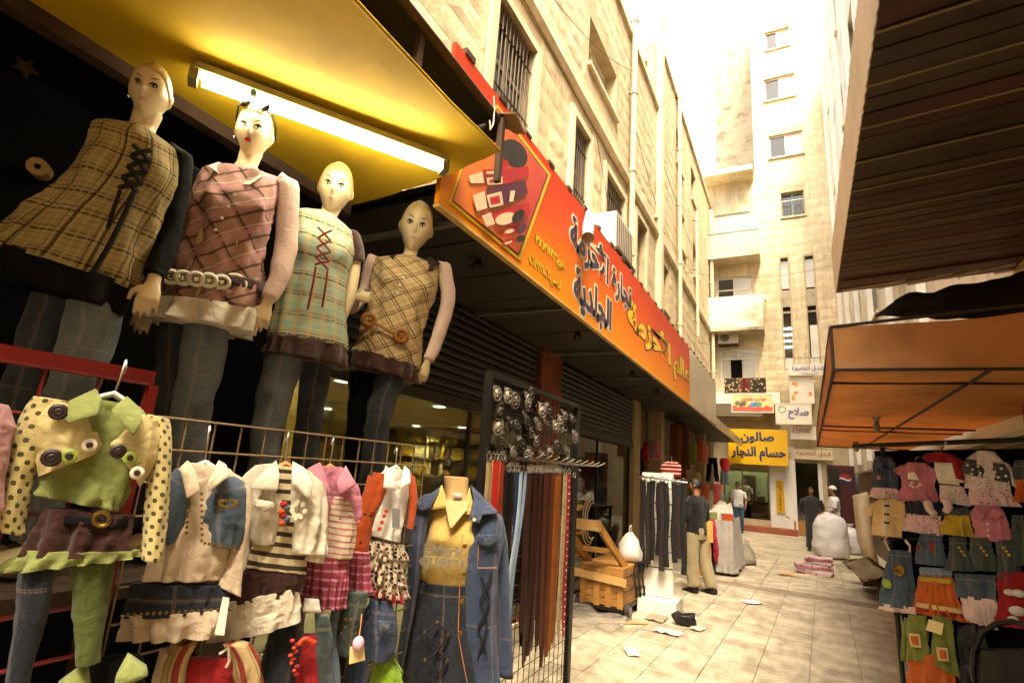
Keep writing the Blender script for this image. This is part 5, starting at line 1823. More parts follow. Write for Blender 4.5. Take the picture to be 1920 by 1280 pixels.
# --- fourth: cream plaid shirt, brown collar, ring belt
tor = [(702, 486, 824, 504, .075), (694, 520, 816, 552, .10), (692, 565, 800, 596, .088), (680, 605, 788, 640, .092), (664, 640, 786, 672, .105), (655, 660, 780, 694, .112)]
t, pl, hd, bo = mannequin('mannequin in a cream plaid shirt with pale pink sleeves, farthest along the platform', XM, -40, (745, 590), (785, 430, 790, 387, 770, 470, -10), tor,
    [dict(p=[(828, 512, .043, 0), (836, 560, .038, -.01), (818, 630, .032, .0), (800, 682, .023, .02)], side=1, curl=.45), dict(p=[(698, 500, .042, -.02), (684, 545, .037, -.08), (660, 575, .033, .0), (666, 556, .023, .12)], side=-1, curl=.7, dir=tuple(Plane((0, 0, 0), -40).u * .7 + V((0, 0, .1))))],
    [dict(p=[(735, 705, .1, 0), (712, 770, .085, .02), (700, 840, .07, .03), (690, 920, .06, .02)]), dict(p=[(680, 700, .09, -.05), (672, 780, .07, -.05), (664, 880, .06, -.05)])])
tu = part('shirt', loft(sloped(PK_(pl, tor)), pl.n, 34, 48, .011, 9, (.008, 8, .8), (.3, .035)), PLA4, t, 180)
part('hem_frill', loft(PK_(pl, [(655, 656, 781, 690, .114), (652, 674, 779, 708, .12), (651, 686, 776, 719, .124)]), pl.n, 8, 90, .005, 9, (.02, 11, .1)), BRNF, t, 180)
for pts in ([(770, 510), (740, 494), (730, 480), (752, 476), (760, 490)], [(776, 510), (806, 508), (822, 494), (806, 482), (790, 490)]):
    part('collar', M().slab([pl(a, b, .07 if k < 3 else .03) for k, (a, b) in enumerate(pts)], tuple(pl.n * .01)), cloth('dark_brown_cotton', '#2a1712', .3), t, None)
sleeve(t, pl, [(832, 506, .056, 0), (840, 560, .051, -.01), (822, 630, .045, .0), (803, 676, .036, .018)], PINKW)
sleeve(t, pl, [(697, 495, .052, -.02), (684, 545, .046, -.08), (661, 575, .042, .0), (664, 562, .036, .08)], PINKW)
leg(t, pl, [(733, 705, .115, 0), (712, 770, .1, .02), (702, 840, .085, .03), (692, 920, .08, .02)], JEAN2)
leg(t, pl, [(680, 700, .1, -.05), (672, 780, .085, -.05), (666, 880, .075, -.05)], BLKF)  # rear leg in black: shade painted into its colour
BW = mat('belt_wood', '#9a6228', .6, .25, 9, .2)
bt = part('belt', M().tube([pl(690, 600, .11), pl(715, 612, .13), pl(745, 630, .125), pl(762, 638, .11)], .008, 6), BW, t, 60)
for a_, b_ in ((691, 600), (752, 630)):
    p_ = pl(a_, b_, .13)
    part('belt_ring', M().tube([p_ + pl.u * (.03 * cos(a * pi / 8)) + V((0, 0, .03 * sin(a * pi / 8))) for a in range(17)], .013, 6), BW, bt, 60)
part('belt_tail', M().tube([pl(692, 608, .125), pl(692, 632, .13), pl(705, 655, .125)], .006, 5), BW, bt, 60)
for k in range(4):
    button(tu, pl(756 - k * 5, 520 + k * 14, .135), pl.n, .006, CHROME)
part('lips', hd.patch(0, -.5, .2, .05, .003), LIPP, t, 180)
# ================================================================== clothes racks on the left
REDFR = mat('red_frame', '#6e120f', .45, .3, 6, .15)
WIRE = mat('rusty_wire', '#8a7458', .55, .3, 8, .1, metal=.4)
XK = -1.52
def gridpanel(name, label, y0, y1, z0, z1, x, step, r, m_, thickbar=None):
    t = thing(name, label, 'rack', (x, (y0 + y1) / 2, 0))
    k = 0
    ny = max(2, round((y1 - y0) / step))
    for k in range(ny + 1):
        y = y0 + (y1 - y0) * k / ny
        part('upright_wire', M().tube([(x, y, z0), (x, y, z1)], r, 5), m_, t, 60)
    nz = max(2, round((z1 - z0) / step))
    for k in range(nz + 1):
        z = z1 - (z1 - z0) * k / nz
        part('cross_wire', M().tube([(x + r * 1.6, y0, z), (x + r * 1.6, y1, z)], r, 5), m_, t, 60)
    if thickbar:
        part('top_bar', M().span((x - .012, y0 - .01, z1), (x + .012, y1 + .01, z1 + .035)), m_, t, None)
        part('side_bar', M().span((x - .012, y1, .0), (x + .012, y1 + .025, z1 - .001)), m_, t, None)
        part('side_bar', M().span((x - .012, y0 - .025, .0), (x + .012, y0, z1 - .001)), m_, t, None)
    else:
        for y in (y0, y1):
            part('foot', M().tube([(x, y, z0), (x, y, 0.01), (x + .2, y, .01)], r * 1.6, 6), m_, t, 60)
    return t
rr_ = gridpanel('red_grid_rack', 'red metal grid rack behind the green and cream outfit', .02, .80, .3, 1.80, XK, .11, .005, REDFR, True)
gridpanel('wire_grid_rack', 'rusty wire grid rack holding the row of children outfits', .84, 2.06, .35, 1.72, XK, .085, .0032, WIRE)

# ------------------------------------------------------------------ hanging outfits
CLEARP = mat('clear_plastic', '#cfc8b8', .25, .1, 5, .05)
WOODH = mat('hanger_wood', '#a9713a', .5, .25, 6, .1)
def hang(label, px, x, az, hook=None, hm=None, name='outfit', cat='outfit', group='outfits hung on the left racks', shoulders=None, ptx=None):
    pt = ptx if ptx is not None else at(*px, x=x)
    pl = Plane(pt, az)
    t = thing(name, label, cat, pt, group)
    if hook:
        a = pl(hook[0], hook[1], -.01)
        b = pl(hook[2], hook[3], -.01)
        q = M().tube([b, b.lerp(a, .6), a, a + V((0, 0, .02)) - pl.n * .012, a + V((0, 0, .012)) - pl.n * .035, a - V((0, 0, .01)) - pl.n * .04], .0035, 6)
        h_ = part('hanger', q, CHROME, t, 60)
        if shoulders:
            l, r_ = pl(shoulders[0], shoulders[1]), pl(shoulders[2], shoulders[3])
            s_ = M().tube([l, b.lerp(l, .5) + V((0, 0, .0)), b, b.lerp(r_, .5), r_], [(.006, .008), (.008, .014), (.008, .02), (.008, .014), (.006, .008)], 8, flat=pl.n)
            part('hanger_arm', s_, hm or CLEARP, h_, 60)
    return t, pl
def cl(t, pl, name, keys, m_, d=.035, out=0., rows=40, cols=84, fold=.007, ruffle=None, fs=17, pleat=0., caps=(True, True), label=None):
    return part(name, loft([(a, b, dd * .62) for a, b, dd in PK_(pl, keys, d, out)], pl.n, rows, cols, fold, fs, ruffle, None, caps, 1.35, pleat), m_, t, 180, label)
def flat(t, pl, name, pts, m_, out=.05, th=.008, bend=None):
    """small stiff cloth piece (collar wing, pocket flap, tag) given by pixel points (x,y[,out])"""
    P_ = [pl(p[0], p[1], p[2] if len(p) > 2 else out) for p in pts]
    Q_ = []
    for i in range(len(P_)):
        a, b = P_[i], P_[(i + 1) % len(P_)]
        Q_ += [a, a.lerp(b, .25), a.lerp(b, .5), a.lerp(b, .75)]
    c = sum(Q_, V((0, 0, 0))) / len(Q_)
    n_ = len(Q_)
    if th < .004:
        return part(name, M().slab(P_, tuple(pl.n * th)), m_, t, None)
    rg_ = []
    for f_, h_ in ((1., 0.), (1., th * .5), (.93, th), (.6, th * 1.5), (.2, th * 1.6)):
        rg_.append([c + (q_ - c) * (f_ * (1 if k % 4 else (.985 if f_ == 1 else .97))) + pl.n * (h_ + .004 * noise.noise(q_ * 20) * (f_ < 1)) for k, q_ in enumerate(Q_)])
    return part(name, M().rings(rg_), m_, t, 180)
LIME = cloth('lime_cotton', '#7d8347', .2)
CROCH = cloth('cream_crochet', '#c9b77c', .15, knit=True, weave=1400, holes=('#4a4822', .03))
CREAMK = cloth('cream_knit', '#c9b57c', .15, knit=True, weave=1400)
CHOC = cloth('chocolate_cotton', '#36170f', .3)
GREENL = cloth('green_tights', '#4c5520', .3)
CREAMC = cloth('cream_cotton', '#ccb69a', .12)
DEN = cloth('mid_denim', '#43505c', .35, 3000, dark='#35414b')
DEND = cloth('dark_denim', '#1d2129', .3, 3000, dark='#15181e')
DENN = cloth('navy_denim', '#333d52', .28, 3000, dark='#29324a')
TEALD = cloth('teal_denim', '#333d38', .35, 3000, dark='#28302c')
DENL = cloth('light_denim', '#6b7d8e', .25, 3000, dark='#5a6a7a')
IVORY = cloth('ivory_twill', '#d0c4ac', .1)
PINK = cloth('pink_cotton', '#b8707f', .2)
PINKD = cloth('rose_cotton', '#93404f', .25)
ORAN = cloth('orange_knit', '#b04812', .2, knit=True)
LEO = cloth('animal_print', '#b9a58a', .15, dots=[('#1e1310', 60, .42), ('#8a2a1a', 33, .2)])
STRP = plaid('stripe_top', '#c9b892', [(1, .034, .42, 0, '#24120f', .95)])
STRK = plaid('stripe_knit', '#cdbf9f', [(1, .022, .3, 0, '#b5466a', .8)])
PLAR = plaid('rose_plaid', '#9a4454', [(1, .03, .25, 0, '#d59aa8', .6), (0, .04, .2, 0, '#7a1f3a', .6)])
REDF = cloth('red_cotton', '#8d1116', .25)
STRR = plaid('red_stripe_vest', '#b59a6c', [(0, .06, .3, 0, '#7a1216', .9), (0, .06, .04, .3, '#3a120f', .8)])
GOLD = mat('brass', '#7d622c', .35, .2, 9, .1, metal=.9)
CBTN = mat('coconut_button', '#241009', .5, .3, 9, .1)
GBTN = mat('green_button', '#8a9a34', .5, .3, 9, .1)
WBTN = mat('cream_button', '#d3c6ac', .5, .2, 9, .1)
RBTN = mat('red_button', '#a53010', .5, .2, 9, .1)

# A: crochet bolero over a lime blouse, brown skirt
t, pl = hang('cream crochet bolero over a lime blouse with brown skirt, on the red rack', (190, 820), -1.42, -28, (233, 690, 214, 738), None, shoulders=(150, 755, 262, 772))
bl_ = cl(t, pl, 'blouse', [(150, 742, 262, 762, .03), (92, 790, 300, 812, .05), (98, 850, 268, 872, .055), (82, 905, 252, 932, .055), (66, 928, 240, 960, .05)], LIME, ruffle=(.008, 8, .6))
flat(bl_, pl, 'collar', [(180, 728, .03), (128, 752, .06), (126, 794, .085), (184, 778, .085), (192, 748, .06)], LIME, th=.006)
flat(bl_, pl, 'collar', [(238, 742, .03), (208, 768, .085), (250, 818, .09), (268, 788, .085), (262, 764, .05)], LIME, th=.006)
bo_ = cl(t, pl, 'bolero', [(98, 748, 152, 766, .045), (58, 790, 184, 800, .06), (66, 848, 196, 830, .065), (74, 893, 182, 850, .06)], CREAMK, out=.012, fold=.004)
cl(t, pl, 'bolero', [(262, 775, 300, 790, .045), (212, 820, 306, 822, .06), (202, 836, 298, 858, .065), (246, 880, 264, 916, .06)], CREAMK, out=.012, fold=.004)
cl(t, pl, 'sleeve', [(60, 742, 128, 752, .04), (28, 805, 96, 815, .05), (8, 880, 66, 888, .045), (-2, 950, 50, 958, .04), (-8, 992, 44, 1004, .036)], CROCH)
cl(t, pl, 'sleeve', [(276, 776, 318, 786, .04), (282, 830, 323, 836, .045), (272, 930, 318, 934, .042), (262, 1048, 304, 1054, .036)], CROCH)
for (x_, y_, r_, m_) in ((110, 772, .018, CBTN), (97, 858, .019, CBTN), (130, 855, .016, GBTN), (168, 834, .0145, WBTN), (222, 846, .016, CBTN), (244, 858, .0145, GBTN), (257, 886, .0145, WBTN)):
    b_ = button(bo_, pl(x_, y_, .06), pl.n, r_, m_)
    button(b_, pl(x_, y_, .066), pl.n, r_ * .45, CBTN, 'button_centre')
cl(t, pl, 'skirt', [(84, 950, 250, 966, .055), (70, 985, 252, 996, .06), (40, 1040, 262, 1038, .07)], CHOC, pleat=.006)
bt = cl(t, pl, 'belt', [(84, 958, 250, 972, .06), (84, 976, 250, 990, .062)], BLKF, rows=3, fold=.002)
part('buckle', M().tube([pl(190 + 14 * cos(a * pi / 8), 973 + 12 * sin(a * pi / 8), .072) for a in range(17)], .006, 6), GOLD, bt, 60)
cl(t, pl, 'hem_frill', [(40, 1030, 262, 1030, .07), (20, 1050, 264, 1038, .075), (0, 1072, 262, 1042, .075)], LIME, ruffle=(.012, 15, .2), cols=110, fold=.005)
cl(t, pl, 'trouser_leg', [(30, 1068, 108, 1060, .05), (28, 1140, 94, 1140, .045), (10, 1250, 60, 1250, .04), (0, 1330, 50, 1330, .04)], DEND)  # left leg of the green tights, darkness put into its colour
cl(t, pl, 'trouser_leg', [(128, 1060, 218, 1048, .05), (134, 1130, 206, 1125, .045), (138, 1200, 192, 1195, .04), (140, 1248, 186, 1240, .035)], GREENL)
# small pink sleeve at the picture's edge
t, pl = hang('pale pink knitted top half hidden beside the crochet bolero', (5, 800), -1.46, -25, None, name='pink_top', cat='top')
cl(t, pl, 'body', [(-60, 745, 18, 760, .04), (-80, 790, 30, 800, .045), (-90, 850, 18, 840, .045), (-95, 960, 5, 960, .04)], cloth('dusty_pink', '#b98a8a', .15))
# B: cream shirt with studded denim vest
t, pl = hang('cream shirt under a studded denim vest with denim skirt below', (385, 960), -1.44, -30, (392, 812, 384, 866), None, shoulders=(345, 885, 430, 895))
s_ = cl(t, pl, 'shirt', [(350, 866, 422, 874, .03), (312, 905, 462, 905, .045), (312, 960, 448, 962, .05), (286, 1010, 430, 1018, .05), (258, 1088, 416, 1086, .045)], CREAMC, pleat=.006)
flat(s_, pl, 'collar', [(352, 862, .03), (337, 876, .06), (350, 934, .075), (376, 920, .075), (366, 880, .05)], CREAMC)
flat(s_, pl, 'collar', [(410, 862, .03), (388, 905, .075), (392, 922, .075), (430, 892, .07), (424, 870, .04)], CREAMC)
v_ = cl(t, pl, 'vest', [(330, 876, 348, 890, .04), (308, 905, 360, 935, .06), (306, 960, 358, 960, .062), (310, 1022, 338, 1008, .055)], DEN, out=.008, fold=.004)
v2 = cl(t, pl, 'vest', [(398, 900, 440, 892, .04), (380, 930, 466, 915, .062), (374, 975, 464, 985, .062), (385, 1020, 452, 1030, .055)], DEN, out=.008, fold=.004)
for k in range(9):
    button(v2, pl(378 + 1 * (k % 2), 925 + k * 11, .068), pl.n, .004, GOLD, 'stud')
    button(v2, pl(384 + k * 8, 1018 + 1.3 * k, .06), pl.n, .004, GOLD, 'stud')
    button(v_, pl(356 - k * .8, 918 + k * 10, .068), pl.n, .004, GOLD, 'stud')
for k in range(14):
    button(v2, pl(428 + 16 * cos(k * .45), 942 + 9 * sin(k * .45) * (1 if sin(k * .45) > 0 else .4), .073), pl.n, .0045, GOLD, 'stud')
cl(t, pl, 'sleeve', [(448, 900, 474, 920, .03), (444, 980, 470, 985, .032), (425, 1060, 458, 1068, .032), (410, 1098, 452, 1118, .03)], CREAMC)
sk = cl(t, pl, 'skirt', [(245, 1092, 420, 1096, .045), (232, 1130, 428, 1128, .05), (222, 1158, 430, 1142, .055)], DEND)
cl(t, pl, 'hem_frill', [(224, 1152, 430, 1138, .056), (226, 1175, 425, 1160, .062), (230, 1200, 408, 1190, .062)], CREAMC, ruffle=(.011, 12, .1), cols=110, fold=.005)
for k in range(16):
    button(sk, pl(240 + k * 12, 1152 - k * .7, .064), pl.n, .004, GOLD, 'stud')
flat(t, pl, 'price_tag', [(418, 1118), (430, 1120), (420, 1190), (402, 1188)], WHITEP, .07, .003)
# C: ivory jacket over striped top
t, pl = hang('ivory jacket over a brown striped top with tiered cream skirt', (530, 960), -1.44, -32, (540, 820, 535, 868), WOODH, shoulders=(500, 885, 572, 892))
cl(t, pl, 'striped_top', [(512, 872, 556, 876, .03), (500, 920, 570, 925, .04), (478, 1000, 572, 1012, .045), (458, 1062, 574, 1076, .042)], STRP, fold=.004)
j1 = cl(t, pl, 'jacket_front', [(478, 872, 516, 868, .035), (448, 905, 524, 920, .055), (452, 955, 534, 950, .06), (468, 992, 522, 985, .058), (474, 1020, 516, 1018, .05)], IVORY, out=.01)
j2 = cl(t, pl, 'jacket_front', [(548, 868, 586, 885, .035), (540, 920, 606, 925, .055), (534, 975, 612, 980, .06), (530, 1032, 612, 1040, .055)], IVORY, out=.01)
flat(j1, pl, 'lapel', [(518, 862, .03), (482, 896, .07), (470, 916, .075), (520, 920, .08), (524, 890, .07)], IVORY)
flat(j2, pl, 'lapel', [(548, 864, .03), (546, 905, .08), (580, 938, .08), (588, 905, .07), (570, 876, .04)], IVORY)
flat(j1, pl, 'pocket_flap', [(478, 935), (512, 940), (514, 952), (496, 960), (478, 950)], IVORY, .074, .005)
cl(t, pl, 'sleeve', [(588, 890, 610, 910, .032), (592, 960, 616, 965, .034), (584, 1020, 612, 1024, .034), (570, 1048, 606, 1056, .032)], IVORY)
cl(t, pl, 'sleeve', [(450, 895, 472, 890, .03), (448, 960, 468, 965, .032), (440, 1050, 468, 1056, .032), (425, 1085, 462, 1092, .03)], IVORY, out=-.02)
cl(t, pl, 'skirt', [(458, 1066, 572, 1078, .045), (436, 1100, 566, 1100, .05), (405, 1134, 560, 1112, .055)], CHOC)
cl(t, pl, 'skirt_tier', [(404, 1130, 562, 1098, .056), (402, 1150, 563, 1118, .06), (400, 1172, 562, 1138, .062)], IVORY, ruffle=(.004, 7, .1), cols=110, fold=.004)
cl(t, pl, 'skirt_tier', [(401, 1168, 562, 1134, .06), (396, 1186, 562, 1150, .064), (392, 1204, 560, 1164, .064)], IVORY, ruffle=(.005, 7, .1), cols=110, fold=.004)
for k in range(6):
    part('chest_print', M().ball(pl(532 + 5 * sin(k * 2), 945 + k * 7, .062), (.012, .012, .01), 8, 5), [REDF, DEN, ORAN][k % 3], t, 60)
for k in range(12):
    button(t, pl(560 + 12 * sin(k * 1.1), 952 + 14 * cos(k * 1.1) + k * .6, .066), pl.n, .007, WBTN, 'rosette_petal')
# D: pink polo over knit dress
t, pl = hang('pink collared top over a cream and pink knitted dress', (625, 980), -1.44, -34, (625, 828, 618, 872), WOODH, shoulders=(590, 892, 655, 900))
p1_ = cl(t, pl, 'polo', [(596, 872, 644, 876, .03), (572, 905, 672, 912, .05), (572, 945, 680, 948, .05), (576, 975, 676, 980, .046)], PINK)
flat(p1_, pl, 'collar', [(600, 866, .03), (576, 878, .05), (600, 918, .075), (622, 930, .075), (610, 890, .06)], PINK)
flat(p1_, pl, 'collar', [(648, 872, .03), (630, 905, .07), (636, 930, .075), (668, 908, .06)], PINK)
cl(t, pl, 'knit_bodice', [(612, 928, 656, 932, .04), (606, 960, 668, 968, .055), (602, 1010, 664, 1018, .055), (598, 1042, 658, 1046, .052)], STRK, out=.006)
cl(t, pl, 'skirt', [(576, 1042, 656, 1044, .05), (572, 1090, 650, 1095, .055), (570, 1134, 642, 1140, .058)], PLAR, ruffle=(0.016, 15, .3), cols=110)
# E: orange cardigan, white shirt, animal print frills
t, pl = hang('orange cardigan over a white shirt with frilly animal print skirt', (735, 960), -1.44, -36, (744, 846, 742, 874), None, shoulders=(705, 895, 772, 905))
sh_ = cl(t, pl, 'shirt', [(722, 876, 766, 882, .03), (700, 915, 770, 925, .045), (690, 965, 762, 975, .05), (682, 1000, 758, 1018, .048)], WHTF)
flat(sh_, pl, 'collar', [(722, 872, .03), (718, 914, .075), (742, 918, .078), (738, 884, .06)], WHTF)
flat(sh_, pl, 'collar', [(758, 872, .03), (748, 918, .078), (770, 906, .07), (768, 882, .05)], WHTF)
for k in range(4):
    button(sh_, pl(724 - k * 4, 955 + k * 12 if k > 1 else 958 + k * 9, .06), pl.n, .008, RBTN)
cl(t, pl, 'cardigan_front', [(700, 884, 722, 888, .04), (690, 915, 726, 920, .058), (684, 960, 706, 955, .055)], ORAN, out=.006)
cl(t, pl, 'cardigan_front', [(768, 888, 778, 895, .04), (764, 930, 782, 935, .055), (762, 990, 776, 990, .05)], ORAN, out=.006)
sv = cl(t, pl, 'sleeve', [(690, 890, 716, 905, .035), (674, 950, 704, 962, .038), (662, 1005, 694, 1015, .034), (650, 1048, 680, 1060, .03)], ORAN, out=.015)
for a_, b_ in ((684, 964), (694, 967), (666, 1013), (676, 1017)):
    button(sv, pl(a_, b_, .055), pl.n, .005, BLKC)
for k in range(4):
    cl(t, pl, 'skirt_frill', [(690 - k * 2, 1012 + k * 24, 760, 1022 + k * 24, .05 + k * .002), (686 - k * 2, 1026 + k * 24, 760, 1036 + k * 24, .058 + k * .002), (684 - k * 2, 1040 + k * 24, 760, 1050 + k * 24, .06 + k * .002)], LEO, rows=6, ruffle=(0.018, 17, .0), cols=110)
cl(t, pl, 'hem', [(684, 1104, 757, 1112, .056), (688, 1118, 754, 1130, .05)], REDF, rows=4, ruffle=(0.013, 15, 0), cols=110)
flat(t, pl, 'price_tag', [(736, 952), (750, 954), (749, 990), (735, 988)], mat('grey_tag', '#6f6a66', .6, .1, 5, .05), .085, .003)
# rose plaid skirt between D and E
t, pl = hang('rose pink plaid skirt tucked behind the orange cardigan', (668, 1070), -1.46, -34, None, name='skirt', cat='skirt')
cl(t, pl, 'skirt', [(652, 1034, 694, 1036, .04), (648, 1070, 694, 1072, .045), (646, 1104, 692, 1108, .048)], PLAR, ruffle=(0.013, 15, .2), cols=110)
# lower row
t, pl = hang('tan and red striped vest over a red top low on the wire rack', (395, 1245), -1.43, -30, None, name='vest', cat='vest')
cl(t, pl, 'red_top', [(345, 1235, 445, 1230, .04), (340, 1270, 450, 1270, .045), (335, 1340, 455, 1340, .045)], REDF)
cl(t, pl, 'vest_front', [(318, 1206, 372, 1204, .045), (298, 1250, 352, 1250, .05), (288, 1340, 345, 1340, .05)], STRR, out=.01)
cl(t, pl, 'vest_front', [(415, 1206, 470, 1204, .045), (435, 1250, 492, 1250, .05), (440, 1340, 500, 1340, .05)], STRR, out=.01)
part('tie', M().tube([pl(412, 1225, .06), pl(428, 1215, .07), pl(430, 1238, .07), pl(424, 1250, .065)], .004, 5), WBTN, t, 60)
cl(t, pl, 'sleeve', [(300, 1215, 326, 1225, .035), (285, 1270, 312, 1275, .035), (276, 1330, 305, 1330, .035)], CREAMC)
t, pl = hang('dark denim jacket with red embroidery over a red top, below the striped skirt set', (560, 1210), -1.43, -33, None, name='jacket', cat='jacket')
flat(t, pl, 'hanger_card', [(570, 1120), (598, 1122), (602, 1148), (568, 1146)], CLEARP, .03, .004)
cl(t, pl, 'red_top', [(560, 1190, 606, 1190, .04), (545, 1250, 618, 1250, .046), (538, 1340, 622, 1340, .046)], REDF, pleat=.006)
jk = cl(t, pl, 'jacket_front', [(556, 1138, 572, 1150, .04), (512, 1178, 566, 1210, .055), (498, 1250, 556, 1258, .055), (486, 1330, 545, 1330, .05)], DEND, out=.01)
jk2 = cl(t, pl, 'jacket_front', [(590, 1150, 616, 1150, .04), (592, 1200, 624, 1200, .055), (588, 1240, 622, 1250, .055), (600, 1330, 630, 1330, .05)], TEALD, out=.01)
cl(t, pl, 'sleeve', [(508, 1170, 530, 1182, .035), (490, 1240, 520, 1246, .036), (476, 1330, 512, 1330, .034)], DEND)
for k in range(10):
    part('embroidery', M().ball(pl(548 + 4 * sin(k) + (k % 2) * 6, 1200 + k * 7, .068), (.009, .009, .006), 7, 5), [RBTN, REDF][k % 2], jk, 60)
    part('embroidery', M().ball(pl(562 + k * 3, 1206 - 6 * sin(k * .5) - k, .07), (.01, .01, .007), 7, 5), RBTN, jk, 60)
t, pl = hang('dark green denim jacket with metal studs hanging under the rose skirts', (645, 1190), -1.43, -34, None, name='jacket', cat='jacket')
jk = cl(t, pl, 'body', [(650, 1108, 690, 1110, .04), (630, 1140, 684, 1150, .055), (626, 1190, 674, 1196, .055), (632, 1225, 664, 1230, .05)], TEALD)
cl(t, pl, 'sleeve', [(622, 1140, 640, 1150, .035), (612, 1200, 634, 1205, .036), (610, 1280, 640, 1282, .035), (614, 1340, 646, 1340, .035)], DENL)
for a_, b_ in ((634, 1146), (634, 1158), (648, 1160), (658, 1160), (648, 1175), (657, 1180), (640, 1186), (668, 1184), (650, 1204), (660, 1202)):
    button(jk, pl(a_, b_, .058), pl.n, .0045, GOLD, 'stud')
flat(t, pl, 'price_tag', [(656, 1212), (682, 1206), (684, 1236), (654, 1244)], mat('straw_card', '#d3bd84', .7, .1, 5, .05), .095, .003)
part('tag_charm', M().ball(pl(672, 1206, .105), (.02, .02, .024), 10, 8), mat('charm_pink', '#c9a3b0', .4, .3, 30, .1), t, 60)
part('tag_string', M().tube([pl(678, 1150, .07), pl(676, 1175, .085), pl(672, 1200, .1)], .0025, 5), WOODH, t, 60)
t, pl = hang('blue denim jacket with chest pocket beside the tall denim torso', (710, 1190), -1.43, -36, None, name='jacket', cat='jacket')
jk = cl(t, pl, 'body', [(694, 1120, 734, 1128, .04), (684, 1160, 744, 1165, .055), (688, 1205, 742, 1212, .055), (690, 1235, 730, 1240, .05)], DENN)
flat(jk, pl, 'pocket_flap', [(708, 1162), (730, 1164), (730, 1180), (720, 1188), (709, 1180)], DEN, .062, .004)
button(jk, pl(720, 1178, .068), pl.n, .007, GOLD)
cl(t, pl, 'sleeve', [(680, 1135, 698, 1145, .034), (668, 1200, 694, 1206, .036), (648, 1265, 690, 1275, .036), (645, 1340, 690, 1340, .036)], DENN)
t, pl = hang('lime green wrapped garment at the foot of the blue jacket', (728, 1250), -1.42, -36, None, name='wrap', cat='garment')
cl(t, pl, 'bag', [(712, 1230, 730, 1228, .03), (698, 1262, 752, 1262, .05), (690, 1340, 770, 1340, .05)], cloth('lime_gauze', '#7c9a28', .35), pleat=.012)
cl(t, pl, 'bow', [(706, 1205, 720, 1212, .012), (722, 1218, 734, 1222, .016), (740, 1245, 758, 1262, .014)], MATS['lime_gauze'], rows=8, cols=14, fold=.004)
t, pl = hang('yellow green folded collar top below the green tights', (235, 1255), -1.42, -28, None, name='top', cat='top')
cl(t, pl, 'body', [(160, 1240, 262, 1225, .04), (140, 1270, 280, 1262, .05), (120, 1350, 290, 1350, .05)], BLKF)
flat(t, pl, 'collar', [(165, 1236, .05), (110, 1275, .05), (125, 1300, .07), (172, 1300, .07)], LIME, th=.02)
flat(t, pl, 'collar', [(240, 1222, .05), (275, 1245, .06), (278, 1262, .07), (212, 1290, .075), (218, 1262, .07)], LIME, th=.02)

# ------------------------------------------------------------------ denim torso form
pt = at(860, 1080, x=-1.42)
pl = Plane(pt, -48)
t = thing('torso_form', 'headless torso form in a denim jacket, yellow shirt and denim skirt', 'torso form', V((pt.x, pt.y, 0)))
FORM = mat('form_linen', '#c2a06a', .7, .15, 6, .2)
body = M()
loft(PK_(pl, [(833, 897, 878, 897, .058), (834, 925, 877, 925, .056), (832, 940, 882, 942, .06), (800, 958, 918, 962, .07), (796, 1010, 912, 1015, .1), (795, 1060, 898, 1064, .095), (792, 1100, 895, 1104, .09), (772, 1180, 908, 1185, .12), (768, 1290, 915, 1300, .12)]), pl.n, 26, 32, 0, mb=body)
part('body', body, FORM, t, 60)
part('neck_cap', M().lathe(pl(855, 897, 0) + V((0, 0, -.003)), [(.056, 0), (.058, .006), (.054, .012), (.004, .013)], 24), mat('cap_tan', '#b98a52', .5, .15, 6, .1), t, 40)
part('neck_label', loft(PK_(pl, [(838, 922, 872, 922, .06), (838, 936, 872, 936, .061)]), pl.n, 2, 20, 0), mat('label_grey', '#a89a86', .7, .4, 40, .1), t, 180)
YT = cloth('yellow_jersey', '#bf9f58', .1)
te = part('shirt', loft(PK_(pl, [(815, 935, 892, 938, .06), (802, 960, 905, 965, .08), (792, 1005, 905, 1012, .112), (780, 1050, 900, 1058, .112), (784, 1078, 895, 1082, .1), (796, 1096, 890, 1100, .095)]), pl.n, 26, 40, .005, 10, None, (.42, .035)), YT, t, 180)
flat(te, pl, 'collar', [(828, 908, .04), (808, 944, .075), (806, 956, .085), (834, 952, .1), (836, 928, .075)], YT, th=.007)
flat(te, pl, 'collar', [(880, 912, .04), (886, 940, .075), (882, 966, .1), (868, 962, .105), (872, 940, .08)], YT, th=.007)
part('neck_opening', M().slab([pl(833, 938, .083), pl(842, 985, .128), pl(846, 989, .13), (pl(874, 955, .11)), pl(877, 940, .083)], tuple(pl.n * .012)), FORM, te, None)
GLAM = mat('grey_print', '#756c58', .6, .3, 30, .05)
for txt, (x0, y0, x1, y1) in (('EMark', (793, 1040, 868, 1018)), ('queru', (784, 1066, 868, 1042))):
    o_ = pl(x0, y0, .152)
    e_ = pl(x1, y0 + 6, .152)
    write(te, txt, GLAM, o_, (e_ - o_).normalized(), (0, 0, 1), (e_ - o_).length, abs(pl(x0, y1, .152).z - o_.z), tuple(pl.n * .004), .03, .02, None, 'print')
sk = part('skirt', loft(PK_(pl, [(786, 1086, 898, 1092, .1), (778, 1130, 905, 1135, .122), (764, 1200, 915, 1205, .135), (752, 1300, 925, 1310, .135)]), pl.n, 22, 40, .005, 8), DEND, t, 180)
lacing(sk, pl, [(820, 1165, 821, 1165), (796, 1184, 842, 1188), (821, 1218, 822, 1218), (797, 1236, 840, 1238), (822, 1262, 823, 1262)], BLKC, .145, .005)
for a_, b_ in ((820, 1166), (796, 1184), (840, 1188), (797, 1236), (838, 1237)):
    button(sk, pl(a_, b_, .148), pl.n, .007, GOLD, 'eyelet')
